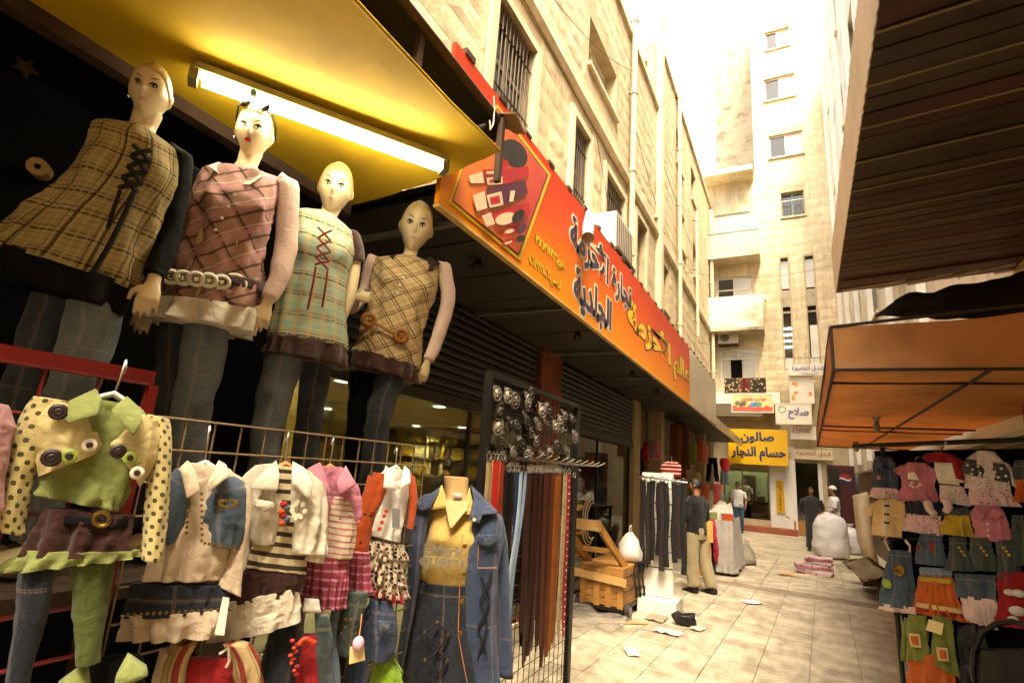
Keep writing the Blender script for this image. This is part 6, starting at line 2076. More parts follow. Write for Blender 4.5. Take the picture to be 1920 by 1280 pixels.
jl = part('jacket_front', loft(PK_(pl, [(795, 928, 816, 925, .06), (768, 952, 808, 955, .085), (764, 1010, 796, 1010, .12), (764, 1070, 786, 1080, .12), (758, 1140, 774, 1150, .115), (746, 1232, 754, 1240, .11)], out=.02), pl.n, 24, 30, .006, 9), DENN, t, 180)
jr = part('jacket_front', loft(PK_(pl, [(888, 930, 905, 940, .06), (884, 958, 938, 968, .085), (866, 1010, 942, 1018, .12), (862, 1080, 935, 1085, .12), (858, 1170, 930, 1175, .12), (862, 1230, 932, 1240, .12), (876, 1300, 935, 1300, .118)], out=.03), pl.n, 26, 34, .006, 9), DENN, t, 180)
flat(jl, pl, 'lapel', [(832, 908, .02), (800, 930, .07), (772, 950, .1), (792, 958, .12), (806, 952, .12), (812, 940, .1)], DENN, th=.012)
flat(jr, pl, 'lapel', [(882, 908, .02), (888, 935, .08), (880, 972, .14), (898, 982, .15), (904, 965, .15), (936, 962, .12), (912, 936, .07)], DENN, th=.012)
button(jr, pl(889, 974, .165), pl.n, .008, WBTN)
slv = part('sleeve', loft(PK_(pl, [(908, 944, 942, 968, .05), (916, 1010, 950, 1016, .06), (920, 1090, 953, 1095, .055), (922, 1180, 958, 1185, .055), (914, 1256, 962, 1268, .055)], out=-.01), pl.n, 22, 22, .008, 8), DENN, t, 180)
flat(jr, pl, 'pocket_flap', [(894, 1003), (936, 1000), (938, 1015), (915, 1028), (895, 1018)], DENN, .158, .006)
for a_, b_ in ((918, 1014), (871, 1023), (870, 1075), (867, 1127), (863, 1186)):
    button(jr, pl(a_, b_, .162), pl.n, .0105, GOLD)
part('seam', M().tube([pl(868, 1000, .158), pl(862, 1090, .158), pl(859, 1190, .158), pl(876, 1280, .156)], .002, 5), WOODH, jr, 60)
part('seam', M().tube([pl(898, 1000, .157), pl(896, 1050, .158), pl(895, 1064, .158), pl(932, 1064, .156)], .002, 5), WOODH, jr, 60)
lacing(jr, pl, [(902, 1080, 922, 1070), (900, 1125, 918, 1122), (896, 1178, 914, 1168), (896, 1230, 912, 1225)], BLKC, .158, .005)
part('stand', M().tube([V((pt.x, pt.y, .7)), V((pt.x, pt.y, .03))], .018, 8), CHROME, t, 60)
part('stand_base', M().lathe((pt.x, pt.y, .001), [(.18, 0), (.18, .02), (.03, .035)], 24), DKMETAL, t, 40)

# ------------------------------------------------------------------ belt rack
XB = -1.5
bp = lambda px, py, out=0.: at(px, py, x=XB + out)
y0, y1 = bp(918, 705).y, bp(1083, 765).y
ztop = bp(918, 705).z
t = thing('belt_rack', 'dark steel rack with mesh carrying metal buckles and leather belts', 'rack', (XB, (y0 + y1) / 2, 0))
for y in (y0, y1):
    part('post', M().span((XB - .02, y - .02, 0), (XB + .02, y + .02, ztop)), DKMETAL, t, None)
    part('foot', M().tube([(XB - .3, y, .02), (XB + .3, y, .02)], .015, 6), DKMETAL, t, 60)
part('top_bar', M().span((XB - .018, y0 - .02, ztop + .001), (XB + .018, y1 + .02, ztop + .03)), DKMETAL, t, None)
for k in range(1, 18):
    y = y0 + (y1 - y0) * k / 18
    part('mesh_wire', M().tube([(XB - .01, y, .1), (XB - .01, y, ztop)], .0025, 5), DKMETAL, t, 60)
for k in range(26):
    z = .1 + k * .08
    part('mesh_wire', M().tube([(XB - .005, y0, z), (XB - .005, y1, z)], .0025, 5), DKMETAL, t, 60)
zh = bp(1000, 868).z
for z_, ys in ((zh, None),):
    for k in range(11):
        y = y0 + .1 + (y1 - y0 - .15) * k / 10
        part('hook', M().tube([(XB, y, zh + .015), (XB + .2, y, zh + .02), (XB + .25, y, zh + .045)], .0045, 6), CHROME, t, 60)
BUCK = [mat('pewter', '#5d5448', .6, .35, 30, .5, metal=.7), mat('old_silver', '#7a7062', .55, .3, 30, .5, metal=.75), mat('dark_pewter', '#463e35', .55, .35, 30, .5, metal=.8)]
bk_px = [(932, 738), (936, 772), (934, 800), (938, 828), (952, 742), (966, 752), (958, 795), (970, 800), (962, 850), (990, 755), (996, 742), (988, 790), (996, 815), (1016, 770), (1010, 800), (1030, 775), (1028, 805), (1042, 800), (1006, 830), (1030, 846), (1050, 790), (1060, 782), (1056, 806), (1045, 840), (1062, 845), (1075, 790), (1078, 820), (1070, 868), (990, 850), (1018, 858), (944, 860), (978, 835)]
words = ['top left corner', 'left column, second from the top', 'left column, third down', 'left column, lowest', 'top row beside the corner', 'top row, second column', 'second row, small', 'second row, second column', 'third row beside the red belts', 'middle column, hooked pair front', 'middle column, hooked pair back', 'middle column below the pair', 'middle column, lower', 'fourth column, top', 'fourth column, second', 'fifth column, top', 'fifth column, second', 'fifth column, small one aside', 'fourth column, star shaped middle', 'fifth column, bottom', 'right cluster, front', 'right cluster, back', 'right cluster, lower', 'sixth column above the hooks', 'sixth column by the hooks', 'right edge, top', 'right edge, second', 'right edge, lowest', 'middle column by the hooks', 'fourth column by the hooks', 'left column by the hooks', 'third column by the hooks']
for i, ((a_, b_), wd_) in enumerate(zip(bk_px, words)):
    p_ = bp(a_, b_, .03 + .05 * random.random())
    nn_ = V((1, random.uniform(-.9, -.1), random.uniform(-.2, .2))).normalized()
    up_ = V((0, 0, 1))
    uu = up_.cross(nn_).normalized()
    vv = nn_.cross(uu)
    ang_ = random.uniform(-.25, .25)
    uu, vv = uu * cos(ang_) + vv * sin(ang_), vv * cos(ang_) - uu * sin(ang_)
    o = thing('belt_buckle', 'metal belt buckle on the dark rack, ' + wd_, 'buckle', p_, 'buckles on the belt rack')
    rx_, ry_ = random.uniform(.022, .033), random.uniform(.036, .056)
    m_ = random.choice(BUCK)
    el = lambda f, h: [p_ + uu * (cos(k * pi / 10) * rx_ * f) + vv * (sin(k * pi / 10) * ry_ * f) + nn_ * h for k in range(20)]
    pl_ = M().rings([el(1, -.004), el(1, .004), el(.92, .008), el(.8, .004), el(.5, .01), el(.15, .016)])
    part('plate', pl_, m_, o, 30)
    part('rim', M().tube(el(.95, .006) + [el(.95, .006)[0]], .0045, 5), m_, o, 60)
    for k in range(5):
        a2 = random.uniform(0, 6.28)
        part('relief', M().ball(p_ + uu * cos(a2) * rx_ * .45 + vv * sin(a2) * ry_ * .5 + nn_ * .011, (.009, .009, .007), 6, 4), m_, o, 60)
    part('strap_loop', M().tube([p_ - nn_ * .01 + vv * ry_ * .5, p_ - nn_ * .03 + vv * ry_ * 1.3, p_ - nn_ * .05 + vv * ry_ * .8], [(.016, .003)] * 3, 6, flat=nn_), mat('strap_grey', '#3f372e', .6, .3, 8, .2), o, 60)
# belts: (px at hook, px low, py low, colour, label)
BR = ['#2c1410', '#26110d', '#331610', '#3a1b12', '#30160e', '#452011', '#3c1a0f', '#542a12', '#643514', '#744019', '#84501e']
belts = [(917, 862, 908, 1010, '#a58a5e', 'tan'), (925, 862, 917, 1010, '#b09468', 'light tan'), (931, 862, 926, 1010, '#9a1b14', 'bright red'), (938, 862, 935, 1010, '#a78a60', 'sand'), (944, 862, 941, 1010, '#8f2a1c', 'brick red'),
         (954, 884, 952, 1230, '#15110e', 'black'), (961, 884, 958, 1255, '#1b1612', 'worn black'), (970, 884, 964, 1240, '#1c3357', 'dark blue')]
belts += [(990 + k * 6.2, 886, 982 + k * 6.4, 1205 + (k * 37 % 46), BR[k], ['deep maroon', 'dark maroon', 'maroon', 'oxblood', 'dark brown', 'chestnut', 'reddish brown', 'russet', 'tan brown', 'caramel', 'honey orange'][k]) for k in range(11)]
belts += [(1060, 888, 1046, 1190, '#8f7a58', 'studded beige'), (1067, 888, 1053, 1192, '#8a1a22', 'crimson dotted'), (1077, 895, 1066, 1285, '#17120f', 'long black')]
belts += [(993 + k * 6.2, 886, 985 + k * 6.4, 1180 + (k * 29 % 40), BR[k], 'back row ' + ['sepia', 'cocoa', 'walnut', 'mahogany', 'umber', 'cinnamon', 'auburn', 'sienna', 'copper', 'amber'][k]) for k in range(10)]
for i, (a_, ya, xb_, yb_, c_, nm) in enumerate(belts):
    p0 = bp(a_, ya, .1 + .05 * ((i * 7) % 5) / 5)
    p1 = bp(xb_, yb_, .1 + .05 * ((i * 7) % 5) / 5)
    p1 = V((p0.x + .01 * sin(i), p0.y + (p1.y - p0.y) * .25, max(.25, p1.z)))
    o = thing('belt', nm + ' leather belt hanging straight from the hooks of the dark rack', 'belt', p0, 'belts hanging on the belt rack')
    wv = [(p0.lerp(p1, k / 10) + V((.002 * sin(k * .5 + i), .0015 * sin(k * .5 + i * 2), 0))) for k in range(11)]
    nv = V((1, -.25 + .3 * sin(i * 2.2), 0)).normalized()
    w_ = .019
    ml = mat('belt_' + nm.replace(' ', '_'), c_, .5, .3, 12, .2)
    part('strap', M().tube(wv, [(w_, .0022)] * 10 + [(w_ * .6, .002)], 6, flat=nv), ml, o, 40)
    part('hook_loop', M().tube([p0 + V((0, 0, -.01)), p0 + V((.012, 0, .02)), p0 + V((0, 0, .045)), p0 + V((-.012, 0, .02)), p0 + V((0, 0, -.01))], .003, 5), CHROME, o, 60)
    part('buckle', M().tube([p0 + V((0, w_ * 1.1, 0)), p0 + V((0, w_ * 1.1, .03)), p0 + V((0, -w_ * 1.1, .03)), p0 + V((0, -w_ * 1.1, 0)), p0 + V((0, w_ * 1.1, 0))], .003, 5), BUCK[1], o, 60)
    if 'dotted' in nm or 'studded' in nm:
        for k in range(22):
            p_ = p0.lerp(p1, (k + 1) / 23) + nv * .004
            button(o, p_, nv, .006, WBTN if 'dotted' in nm else BUCK[1], 'stud')
for k in range(2):
    p0 = bp(977 + k * 7, 884, .2)
    o = thing('belt', ['pale blue', 'silver blue'][k] + ' ribbon belt hanging in a loose wave from the dark rack', 'belt', p0, 'belts hanging on the belt rack')
    zb_ = bp(970, 1250, .2).z
    wv = [V((p0.x, p0.y + .018 * sin(j * .5 + k * .6) - .006 * j, p0.z + (zb_ - p0.z) * j / 14)) for j in range(15)]
    part('strap', M().tube(wv, [(.013, .002)] * 15, 6, flat=V((1, -.3, 0))), mat('ribbon_blue' + str(k), ['#8f9fae', '#75889a'][k], .5, .15, 8, .1), o, 40)
    part('buckle', M().tube([p0 + V((0, .016, 0)), p0 + V((0, .016, .03)), p0 + V((0, -.016, .03)), p0 + V((0, -.016, 0)), p0 + V((0, .016, 0))], .003, 5), CHROME, o, 60)
# ================================================================== people
PSKIN = mat('brown_skin', '#8a5a3c', .5, .15, 6, .05)
PHAIR = mat('black_hair', '#140f0c', .6, .3, 30, .3)
def person(label, loc, az, h, pose, vox=.011, head_turn=0., bow=0., skin=None):
    """az: direction faced (degrees from +X). Local frame: x right, y forward, z up, in metres for a 1.75 m person"""
    loc = V(loc)
    k = h / 1.75
    f = V((cos(R(az)), sin(R(az)), 0))
    r_ = V((f.y, -f.x, 0))
    W = lambda x, y, z: loc + (r_ * x + f * y) * k + V((0, 0, z * k))
    t = thing('person', label, 'person', loc)
    lean = pose.get('lean', 0.)
    b = M()
    sh = lambda z: lean * max(0, z - .95) ** 1.0
    tor = [(.15, .095, .93), (.14, .09, 1.08), (.15, .098, 1.25), (.175, .088, 1.38), (.12, .065, 1.45)]
    loft([(W(-w_, sh(z), z), W(w_, sh(z), z), d * k) for w_, d, z in tor], f, 14, 20, 0, mb=b)
    hc = W(0, sh(1.63) + .02 + bow * .05, 1.635 - bow * .02)
    hf = Matrix.Rotation(R(head_turn), 3, 'Z') @ f + V((0, 0, -.15 - bow))
    hd = Head(hc, V((0, 0, 1)) + f * (lean * .3 + bow * .5), hf, .232 * k)
    hd.mesh(b, 32, 24)
    b.tube([W(0, sh(1.4) - .01, 1.4), W(0, sh(1.5), 1.5), hd.w(V((0, -.01, -.05)))], [.065 * k, .055 * k, .05 * k], 12)
    for side, pts in (('L', pose['armL']), ('R', pose['armR'])):
        P_ = [(W(*p), rr * k) for p, rr in zip(pts, (.05, .042, .028))]
        limb(None, [(P_[0][0], P_[0][1]), (P_[0][0].lerp(P_[1][0], .5), .046 * k), (P_[1][0], P_[1][1]), (P_[1][0].lerp(P_[2][0], .4), .038 * k), (P_[2][0], P_[2][1])], b, 10, 4)
        d = (P_[2][0] - P_[1][0])
        hand(b, P_[2][0], d, (r_ * (1 if side == 'R' else -1)), 1 if side == 'R' else -1, .95 * k, pose.get('curl', .35))
    for pts in (pose['legL'], pose['legR']):
        P_ = [W(*p) for p in pts]
        limb(None, [(P_[0], .085 * k), (P_[0].lerp(P_[1], .5), .075 * k), (P_[1], .055 * k), (P_[1].lerp(P_[2], .35), .052 * k), (P_[2], .035 * k)], b, 12, 4)
        b.tube([P_[2] + V((0, 0, -.02 * k)) - f * .05 * k, P_[2] + V((0, 0, -.045 * k)) + f * .08 * k, P_[2] + V((0, 0, -.06 * k)) + f * .17 * k], [(.036 * k, .035 * k), (.04 * k, .03 * k), (.035 * k, .014 * k)], 10)
    union(b, 'body', vox, skin or PSKIN, t)
    return t, W, hd, f, r_, k, pose, sh, tor
def dress(P_, shirt, trousers, shoes, long_sleeve=True, hair=True, hem=.88, legw=1.3, sleeve_to=1.):
    t, W, hd, f, r_, k, pose, sh, tor = P_
    if shirt:
        tr = [(.178, .125, hem), (.18, .12, .98), (.175, .118, 1.1), (.188, .13, 1.25), (.205, .118, 1.385), (.12, .085, 1.475)]
        part('shirt', loft([(W(-w_, sh(z), z), W(w_, sh(z), z), d * k) for w_, d, z in tr], f, 24, 36, .006, 9), shirt, t, 180)
        for pts in (pose['armL'], pose['armR']):
            a, b, c = [W(*p) for p in pts]
            if long_sleeve:
                q = limb(None, [(a, .07 * k), (a.lerp(b, .5), .064 * k), (b, .058 * k), (b.lerp(c, .5), .05 * k), (b.lerp(c, .95), .042 * k)], None, 12, 4, .006)
            else:
                q = limb(None, [(a, .068 * k), (a.lerp(b, .4), .064 * k), (a.lerp(b, .75), .062 * k)], None, 12, 4, .005)
            part('sleeve', q, shirt, t, 180)
    if trousers:
        part('waist', loft([(W(-.165, 0, .8), W(.165, 0, .8), .12 * k), (W(-.17, 0, .9), W(.17, 0, .9), .12 * k), (W(-.165, 0, .98), W(.165, 0, .98), .115 * k)], f, 8, 24, .006, 8), trousers, t, 180)
        for pts in (pose['legL'], pose['legR']):
            a, b, c = [W(*p) for p in pts]
            part('trouser_leg', limb(None, [(a, .1 * k), (a.lerp(b, .5), .085 * k * legw ** .5), (b, .066 * k * legw), (b.lerp(c, .5), .062 * k * legw), (b.lerp(c, .96), .058 * k * legw)], None, 16, 6, .009, 9), trousers, t, 180)
    if shoes:
        for pts in (pose['legL'], pose['legR']):
            c = W(*pts[2])
            q = M().tube([c + V((0, 0, -.03 * k)) - f * .07 * k, c + V((0, 0, -.035 * k)) + f * .02 * k, c + V((0, 0, -.05 * k)) + f * .11 * k, c + V((0, 0, -.065 * k)) + f * .2 * k], [(.042 * k, .045 * k), (.045 * k, .045 * k), (.048 * k, .034 * k), (.035 * k, .014 * k)], 12)
            part('shoe', q, shoes, t, 180)
    if hair:
        part('hair', hd.shell(-.35, .5, .07, bump=.02), PHAIR, t, 180)
    for sx in (-1, 1):
        part('eye', hd.patch(sx * .38, .06, .13, .05, .003, 6), EYEM, t, 180)
        part('brow', hd.patch(sx * .4, .22, .18, .03, .003, 6), PHAIR, t, 180)
    part('lips', hd.patch(0, -.5, .2, .05, .003, 6), mat('lip_brown', '#6a3a2c', .5, .1, 5, 0), t, 180)
    return t
STAND = dict(armL=[(-.2, 0, 1.38), (-.25, -.02, 1.1), (-.25, .06, .86)], armR=[(.2, 0, 1.38), (.25, -.02, 1.1), (.25, .06, .86)],
             legL=[(-.09, 0, .9), (-.1, .02, .48), (-.11, -.01, .08)], legR=[(.09, 0, .9), (.1, .03, .48), (.12, .0, .08)])
BLKS = cloth('black_jersey', '#141110', .3)
KHAK = cloth('khaki_cotton', '#9a8a66', .2)
SANDAL = mat('dark_leather', '#1d1511', .5, .3, 8, .1)
# man in black, seen from behind at the belt board
mb_ = at(1308, 1110, z=0)
ps = dict(armL=[(-.2, 0, 1.38), (-.24, .02, 1.12), (-.12, .22, 1.05)], armR=[(.2, 0, 1.38), (.26, .03, 1.12), (.14, .2, 1.02)], legL=[(-.09, 0, .9), (-.1, .02, .48), (-.1, .0, .08)], legR=[(.09, 0, .9), (.12, -.04, .48), (.15, -.16, .08)])
p = person('man in a black long sleeved top and khaki trousers standing by the belt board', (mb_.x, mb_.y, 0), 150, 1.7, ps, head_turn=25, bow=.2)
dress(p, BLKS, KHAK, SANDAL, legw=1.6)
# man in white polo near the salon step
w_ = at(1385, 998, z=0)
ps = dict(STAND, armL=[(-.2, 0, 1.38), (-.28, -.03, 1.12), (-.24, .05, .88)], armR=[(.2, 0, 1.38), (.27, -.02, 1.12), (.25, .08, .88)])
p = person('man in a white polo shirt, jeans and cap in front of the salon window', (w_.x, w_.y, 0), -80, 1.76, ps, .012, head_turn=-25)
t = dress(p, cloth('white_polo', '#c9c2ba', .1), cloth('blue_jeans', '#34465c', .3), SANDAL, long_sleeve=False)
hd = p[2]
part('cap', hd.shell(.1, .42, .11), mat('dark_cap', '#26201b', .8, .2, 8, .2), t, 180)
part('cap_brim', M().tube([hd.w(V((0, .08, .06))), hd.w(V((0, .15, .045)))], [(.06, .006), (.045, .004)], 12, flat=hd.up), mat('dark_cap', ''), t, 60)
# man in long dark robe
w_ = at(1527, 1033, z=0)
ps = dict(STAND, armL=[(-.2, 0, 1.38), (-.27, -.08, 1.12), (-.1, -.17, .98)], armR=[(.2, 0, 1.38), (.27, -.08, 1.12), (.1, -.17, .95)])
p = person('man in a long dark grey robe with hands behind his back', (w_.x, w_.y, 0), -95, 1.74, ps, .012, head_turn=20)
t = dress(p, None, None, SANDAL)
W, f, k, sh = p[1], p[3], p[5], p[7]
ROBE = cloth('charcoal_robe', '#2e2b25', .25)
part('robe', loft([(W(-a, 0, z), W(a, 0, z), d * k) for a, d, z in ((.2, .15, .1), (.19, .14, .5), (.185, .135, .9), (.185, .13, 1.1), (.2, .13, 1.28), (.208, .115, 1.39), (.11, .08, 1.48))], f, 30, 40, .006, 8, None, None, (True, True), .9, .0), ROBE, t, 180)
for pts in (p[6]['armL'], p[6]['armR']):
    a, b, c = [W(*q) for q in pts]
    part('sleeve', limb(None, [(a, .068 * k), (b, .058 * k), (b.lerp(c, .95), .048 * k)], None, 12, 5, .006), ROBE, t, 180)
# man in white cap behind the sack
w_ = at(1572, 1030, z=0)
cpx = V((at(1568, 1000, y=17.6).x, 17.6, 0))
ps = dict(STAND, armL=[(-.2, 0, 1.38), (-.24, .08, 1.12), (-.2, .32, 1.0)], armR=[(.2, 0, 1.38), (.25, .06, 1.12), (.16, .3, 1.0)])
p = person('man in a white cap and tee shirt leaning over the white sack', cpx, -170, 1.8, ps, .012)
t = dress(p, cloth('white_tee', '#cfc8c0', .1), cloth('black_trousers', '#16130f', .3), SANDAL, long_sleeve=False)
part('cap', p[2].shell(.15, .42, .12), WHTF, t, 180)
part('cap_brim', M().tube([p[2].w(V((0, .08, .06))), p[2].w(V((0, .14, .05)))], [(.06, .006), (.045, .004)], 12, flat=p[2].up), WHTF, t, 60)
# man inside the salon and a shopkeeper behind the glass
p = person('man in a pale shirt inside the lit salon', (at(1398, 930, y=24.2).x, 24.2, .2), -100, 1.72, STAND, .014)
dress(p, WHTF, BLKS, SANDAL, long_sleeve=False)
p = person('dark clothed shopkeeper behind the glass of the belt shop', (at(838, 900, x=-4.6).x, at(838, 900, x=-4.6).y, .05), 160, 1.68, STAND, .012)
dress(p, cloth('dark_green_top', '#1c2216', .3), BLKS, SANDAL)

# ================================================================== left side further on
fs = thing('far_shops', 'row of dim shuttered shops past the belt shop', 'shop', (-2.8, 17, 0))
part('back_wall', M().span((-3.0, 10.8, 0), (-2.9, 23.3, 3.25)), SHUT2, fs, None)
slm = M()
slm.add([(0, -.5, -.05), (.016, -.5, -.03), (.02, -.5, 0), (.016, -.5, .03), (0, -.5, .05), (0, .5, -.05), (.016, .5, -.03), (.02, .5, 0), (.016, .5, .03), (0, .5, .05)],
        [(i, i + 1, i + 6, i + 5) for i in range(4)] + [(4, 0, 5, 9), (0, 4, 3, 2, 1), (5, 6, 7, 8, 9)])
slme = slm.mesh('slat', (0, 0, 0), 50, SHUT2)
for a, b in ((12.6, 15.2), (15.6, 18.6), (19.0, 22.4)):
    for k in range(28):
        inst('slat', slme, fs, (-2.898, (a + b) / 2, .3 + k * .103), 0, scale=(1, b - a, 1))
for y, m_ in ((12.3, MATS['beige_pillar']), (15.4, PILLR), (18.8, MATS['beige_pillar'])):
    part('pillar', M().span((-2.89, y - .17, 0), (-2.6, y + .17, 3.2)), m_, fs, None)
part('canopy', M().span((-2.9, 13.15, 3.2), (-1.75, 22.3, 3.26)), DKMETAL, fs, None)
for k in range(12):
    part('canopy_strip', M().span((-1.78, 13.3 + k * .75, 3.05), (-1.74, 13.3 + k * .75 + .7, 3.3)), ZINC, fs, None)
def small(label, px, ypl, keys, cat='garment', name='garment', az=-80, d=.05):
    """little hanging garment further down the alley; keys: list of (part name, pixel rings, material)"""
    pt = at(*px, y=ypl)
    pl = Plane(pt, az)
    t = thing(name, label, cat, pt, 'clothes hung along the far left shops')
    for nm, ks, m_ in keys:
        cl(t, pl, nm, ks, m_, d=d, rows=10, cols=22, fold=.012, fs=7)
    top = keys[0][1][0]
    part('hook', M().tube([pl((top[0] + top[2]) / 2, top[1] + 2), pl((top[0] + top[2]) / 2, top[1] - 8)], .006, 5), GREYM, t, 60)
    return t
small('black dress hanging first by the beige pillar', (1195, 860), 10.9, [('body', [(1182, 832, 1200, 834), (1180, 850, 1206, 852), (1178, 888, 1210, 890)], BLKF)])
small('red blouse hanging beside the black dress', (1212, 845), 10.9, [('body', [(1205, 828, 1216, 829), (1204, 845, 1217, 846), (1205, 864, 1217, 866)], REDF)])
small('grey child top between the red blouse and the pink one', (1222, 845), 11.0, [('body', [(1217, 824, 1226, 826), (1216, 845, 1227, 846), (1217, 862, 1227, 862)], cloth('dull_grey', '#7a736a', .2))])
small('pink child top hanging by the metal post', (1231, 845), 11.0, [('body', [(1226, 822, 1236, 824), (1224, 845, 1238, 846), (1224, 860, 1238, 860)], PINK)])
for k, (x_, c_, nm) in enumerate(((1262, '#7a4a20', 'amber'), (1274, '#8a5a2c', 'ochre'), (1286, '#5d3a1c', 'umber'))):
    small(nm + ' curtain cloth hanging in the far shop doorway', (x_, 830), 13.4, [('cloth', [(x_ - 6, 796, x_ + 6, 796), (x_ - 6, 840, x_ + 6, 840), (x_ - 7, 880, x_ + 7, 880)], cloth('curtain_' + nm, c_, .3))], 'curtain', 'curtain')
small('red and white striped polo shirt above the belt board', (1258, 880), 8.0, [('body', [(1250, 864, 1268, 865), (1238, 874, 1277, 876), (1240, 892, 1276, 894)], plaid('polo_stripe', '#8a1a20', [(1, .06, .3, 0, '#c9b9a0', .9), (1, .06, .12, .4, '#1d0f0f', .9)]))], 'shirt', 'polo_shirt')
small('black trousers on a hanger beside the yellow salon sign', (1335, 885), 16.5, [('waist', [(1326, 858, 1346, 858), (1326, 868, 1346, 868)], BLKF), ('trouser_leg', [(1326, 866, 1336, 866), (1323, 902, 1331, 902)], BLKF), ('trouser_leg', [(1336, 866, 1346, 866), (1340, 902, 1349, 904)], BLKF)], 'trousers', 'trousers')
small('red top with blue jeans hung as a set by the salon window', (1358, 885), 17.5, [('top', [(1352, 858, 1365, 859), (1349, 866, 1368, 868), (1352, 882, 1365, 884)], REDF), ('trouser_leg', [(1351, 882, 1358, 882), (1350, 908, 1356, 908)], DEN), ('trouser_leg', [(1359, 882, 1366, 882), (1361, 908, 1368, 908)], DEN)], 'outfit')
for k, (x_, y_, c_, nm) in enumerate(((1300, 850, '#7f8a3c', 'olive'), (1312, 845, '#b5502c', 'rust'), (1320, 848, '#c77a6a', 'salmon'), (1306, 905, '#b9a46c', 'straw'), (1322, 925, '#b5623c', 'brick'), (1345, 925, '#8a3a34', 'maroon'), (1296, 925, '#8a7a4c', 'sage'), (1334, 940, '#c9b48a', 'cream'), (1352, 945, '#5d6a58', 'moss'))):
    small(nm + ' coloured garment among the crowded clothes of the far shop', (x_, y_), 14.5 + .3 * k, [('body', [(x_ - 5, y_ - 20, x_ + 5, y_ - 20), (x_ - 8, y_ - 12, x_ + 8, y_ - 12), (x_ - 7, y_ + 8, x_ + 7, y_ + 8), (x_ - 8, y_ + 20, x_ + 8, y_ + 20)], cloth('far_' + nm, c_, .25))])

# ================================================================== handcart
CW = mat('cart_wood', '#96692f', .7, .35, 4, .3, perobj=.35, dark='#5c3a18')
CW2 = mat('cart_wood_pale', '#b08a54', .7, .3, 4, .3, dark='#7a5a30')
yf, yk = 6.75, 7.85
x0c, x1c = at(1087, 1130, y=yf).x, at(1166, 1150, y=yf).x
zt_ = at(1128, 1064, y=yf).z
t = thing('hand_cart', 'wooden handcart built of planks with slanted handles and small wheels', 'cart', ((x0c + x1c) / 2, 7.3, 0))
n_pl = 5
for k in range(n_pl):
    za, zb2 = .14 + (zt_ - .14) * k / n_pl + .004, .14 + (zt_ - .14) * (k + 1) / n_pl - .004
    part('plank', M().span((x0c, yf - .012 + .006 * (k % 2), za), (x1c, yf + .012, zb2)), CW, t, None)
    part('plank', M().span((x1c - .012, yf + .014, za), (x1c + .012 - .006 * (k % 2), yk, zb2)), CW, t, None)
    part('plank', M().span((x0c - .012, yf + .014, za), (x0c + .012, yk, zb2)), CW, t, None)
    part('plank', M().span((x0c + .014, yk - .02, za), (x1c - .014, yk, zb2)), CW, t, None)
for fx in (.02, .35, .62, .9):
    xx = x0c + (x1c - x0c) * fx
    part('batten', M().span((xx, yf - .034, .13), (xx + .07, yf - .014, zt_ - .02)), CW, t, None)
part('rail', M().box(((x0c + x1c) / 2 - .02, yf - .05, zt_ - .1), (x1c - x0c + .16, .022, .09), ry=R(4)), CW2, t, None)
part('base', M().span((x0c - .02, yf - .02, .09), (x1c + .02, yk + .02, .135)), DKMETAL, t, None)
for k in range(4):
    ya = yf + (yk - yf) * k / 4
    part('lid_plank', M().span((x0c - .01, ya + .005, zt_), (x1c + .01, ya + (yk - yf) / 4 - .005, zt_ + .02 + .004 * (k % 2))), CW, t, None)
a1, a2 = at(1180, 1075, y=7.1), at(1122, 985, y=6.5)
def beam(p, q, w_, h_, m_, nm):
    p, q = V(p), V(q)
    d = (q - p).normalized()
    s_ = d.cross(V((0, 0, 1))).normalized() * w_ / 2
    u_ = s_.cross(d).normalized() * h_ / 2
    mb = M()
    mb.slab([p + s_ + u_, p - s_ + u_, p - s_ - u_, p + s_ - u_], tuple(q - p))
    return part(nm, mb, m_, t, None)
beam(a1, a2, .045, .085, CW, 'handle')
off = at(1090, 1060, y=7.1) - a1
off = V((x0c - x1c + .06, 0, 0))
beam(a1 + off, a2 + off, .045, .085, CW, 'handle')
beam(a2 + off * 1.12 + V((0, -.03, .0)), a2 - off * .08 + V((0, -.03, 0)), .05, .12, CW2, 'crossbar')
m_1 = a1.lerp(a2, .45)
beam(m_1 + off * 1.1 + V((0, .03, 0)), m_1 - off * .06 + V((0, .03, 0)), .03, .06, CW, 'crossbar')
for (x_, y_) in ((x1c + .05, yf + .1), (x1c + .05, yk - .1), (x0c - .05, yf + .1), (x0c - .05, yk - .1)):
    wh = part('wheel', M().lathe((x_ - .025, y_, .092), [(.09, 0), (.092, .012), (.092, .038), (.09, .05)], 22, (1, 0, 0)), mat('rubber', '#2b2621', .7, .3, 8, .2), t, 40)
    part('hub', M().lathe((x_ - .028, y_, .092), [(.06, 0), (.06, .056), (.02, .06)], 16, (1, 0, 0)), GREYM, wh, 40)
for k in range(3):
    c_ = V((x1c + .03 + .02 * k, yf + .55 + .12 * k, zt_ - .12))
    part('strap', M().tube([c_ + V((.02 * sin(j), .1 * cos(j * .5), .16 * sin(j * .5) - .1 * (j > 6))) for j in range(13)], .012, 6), BLKC, t, 60)
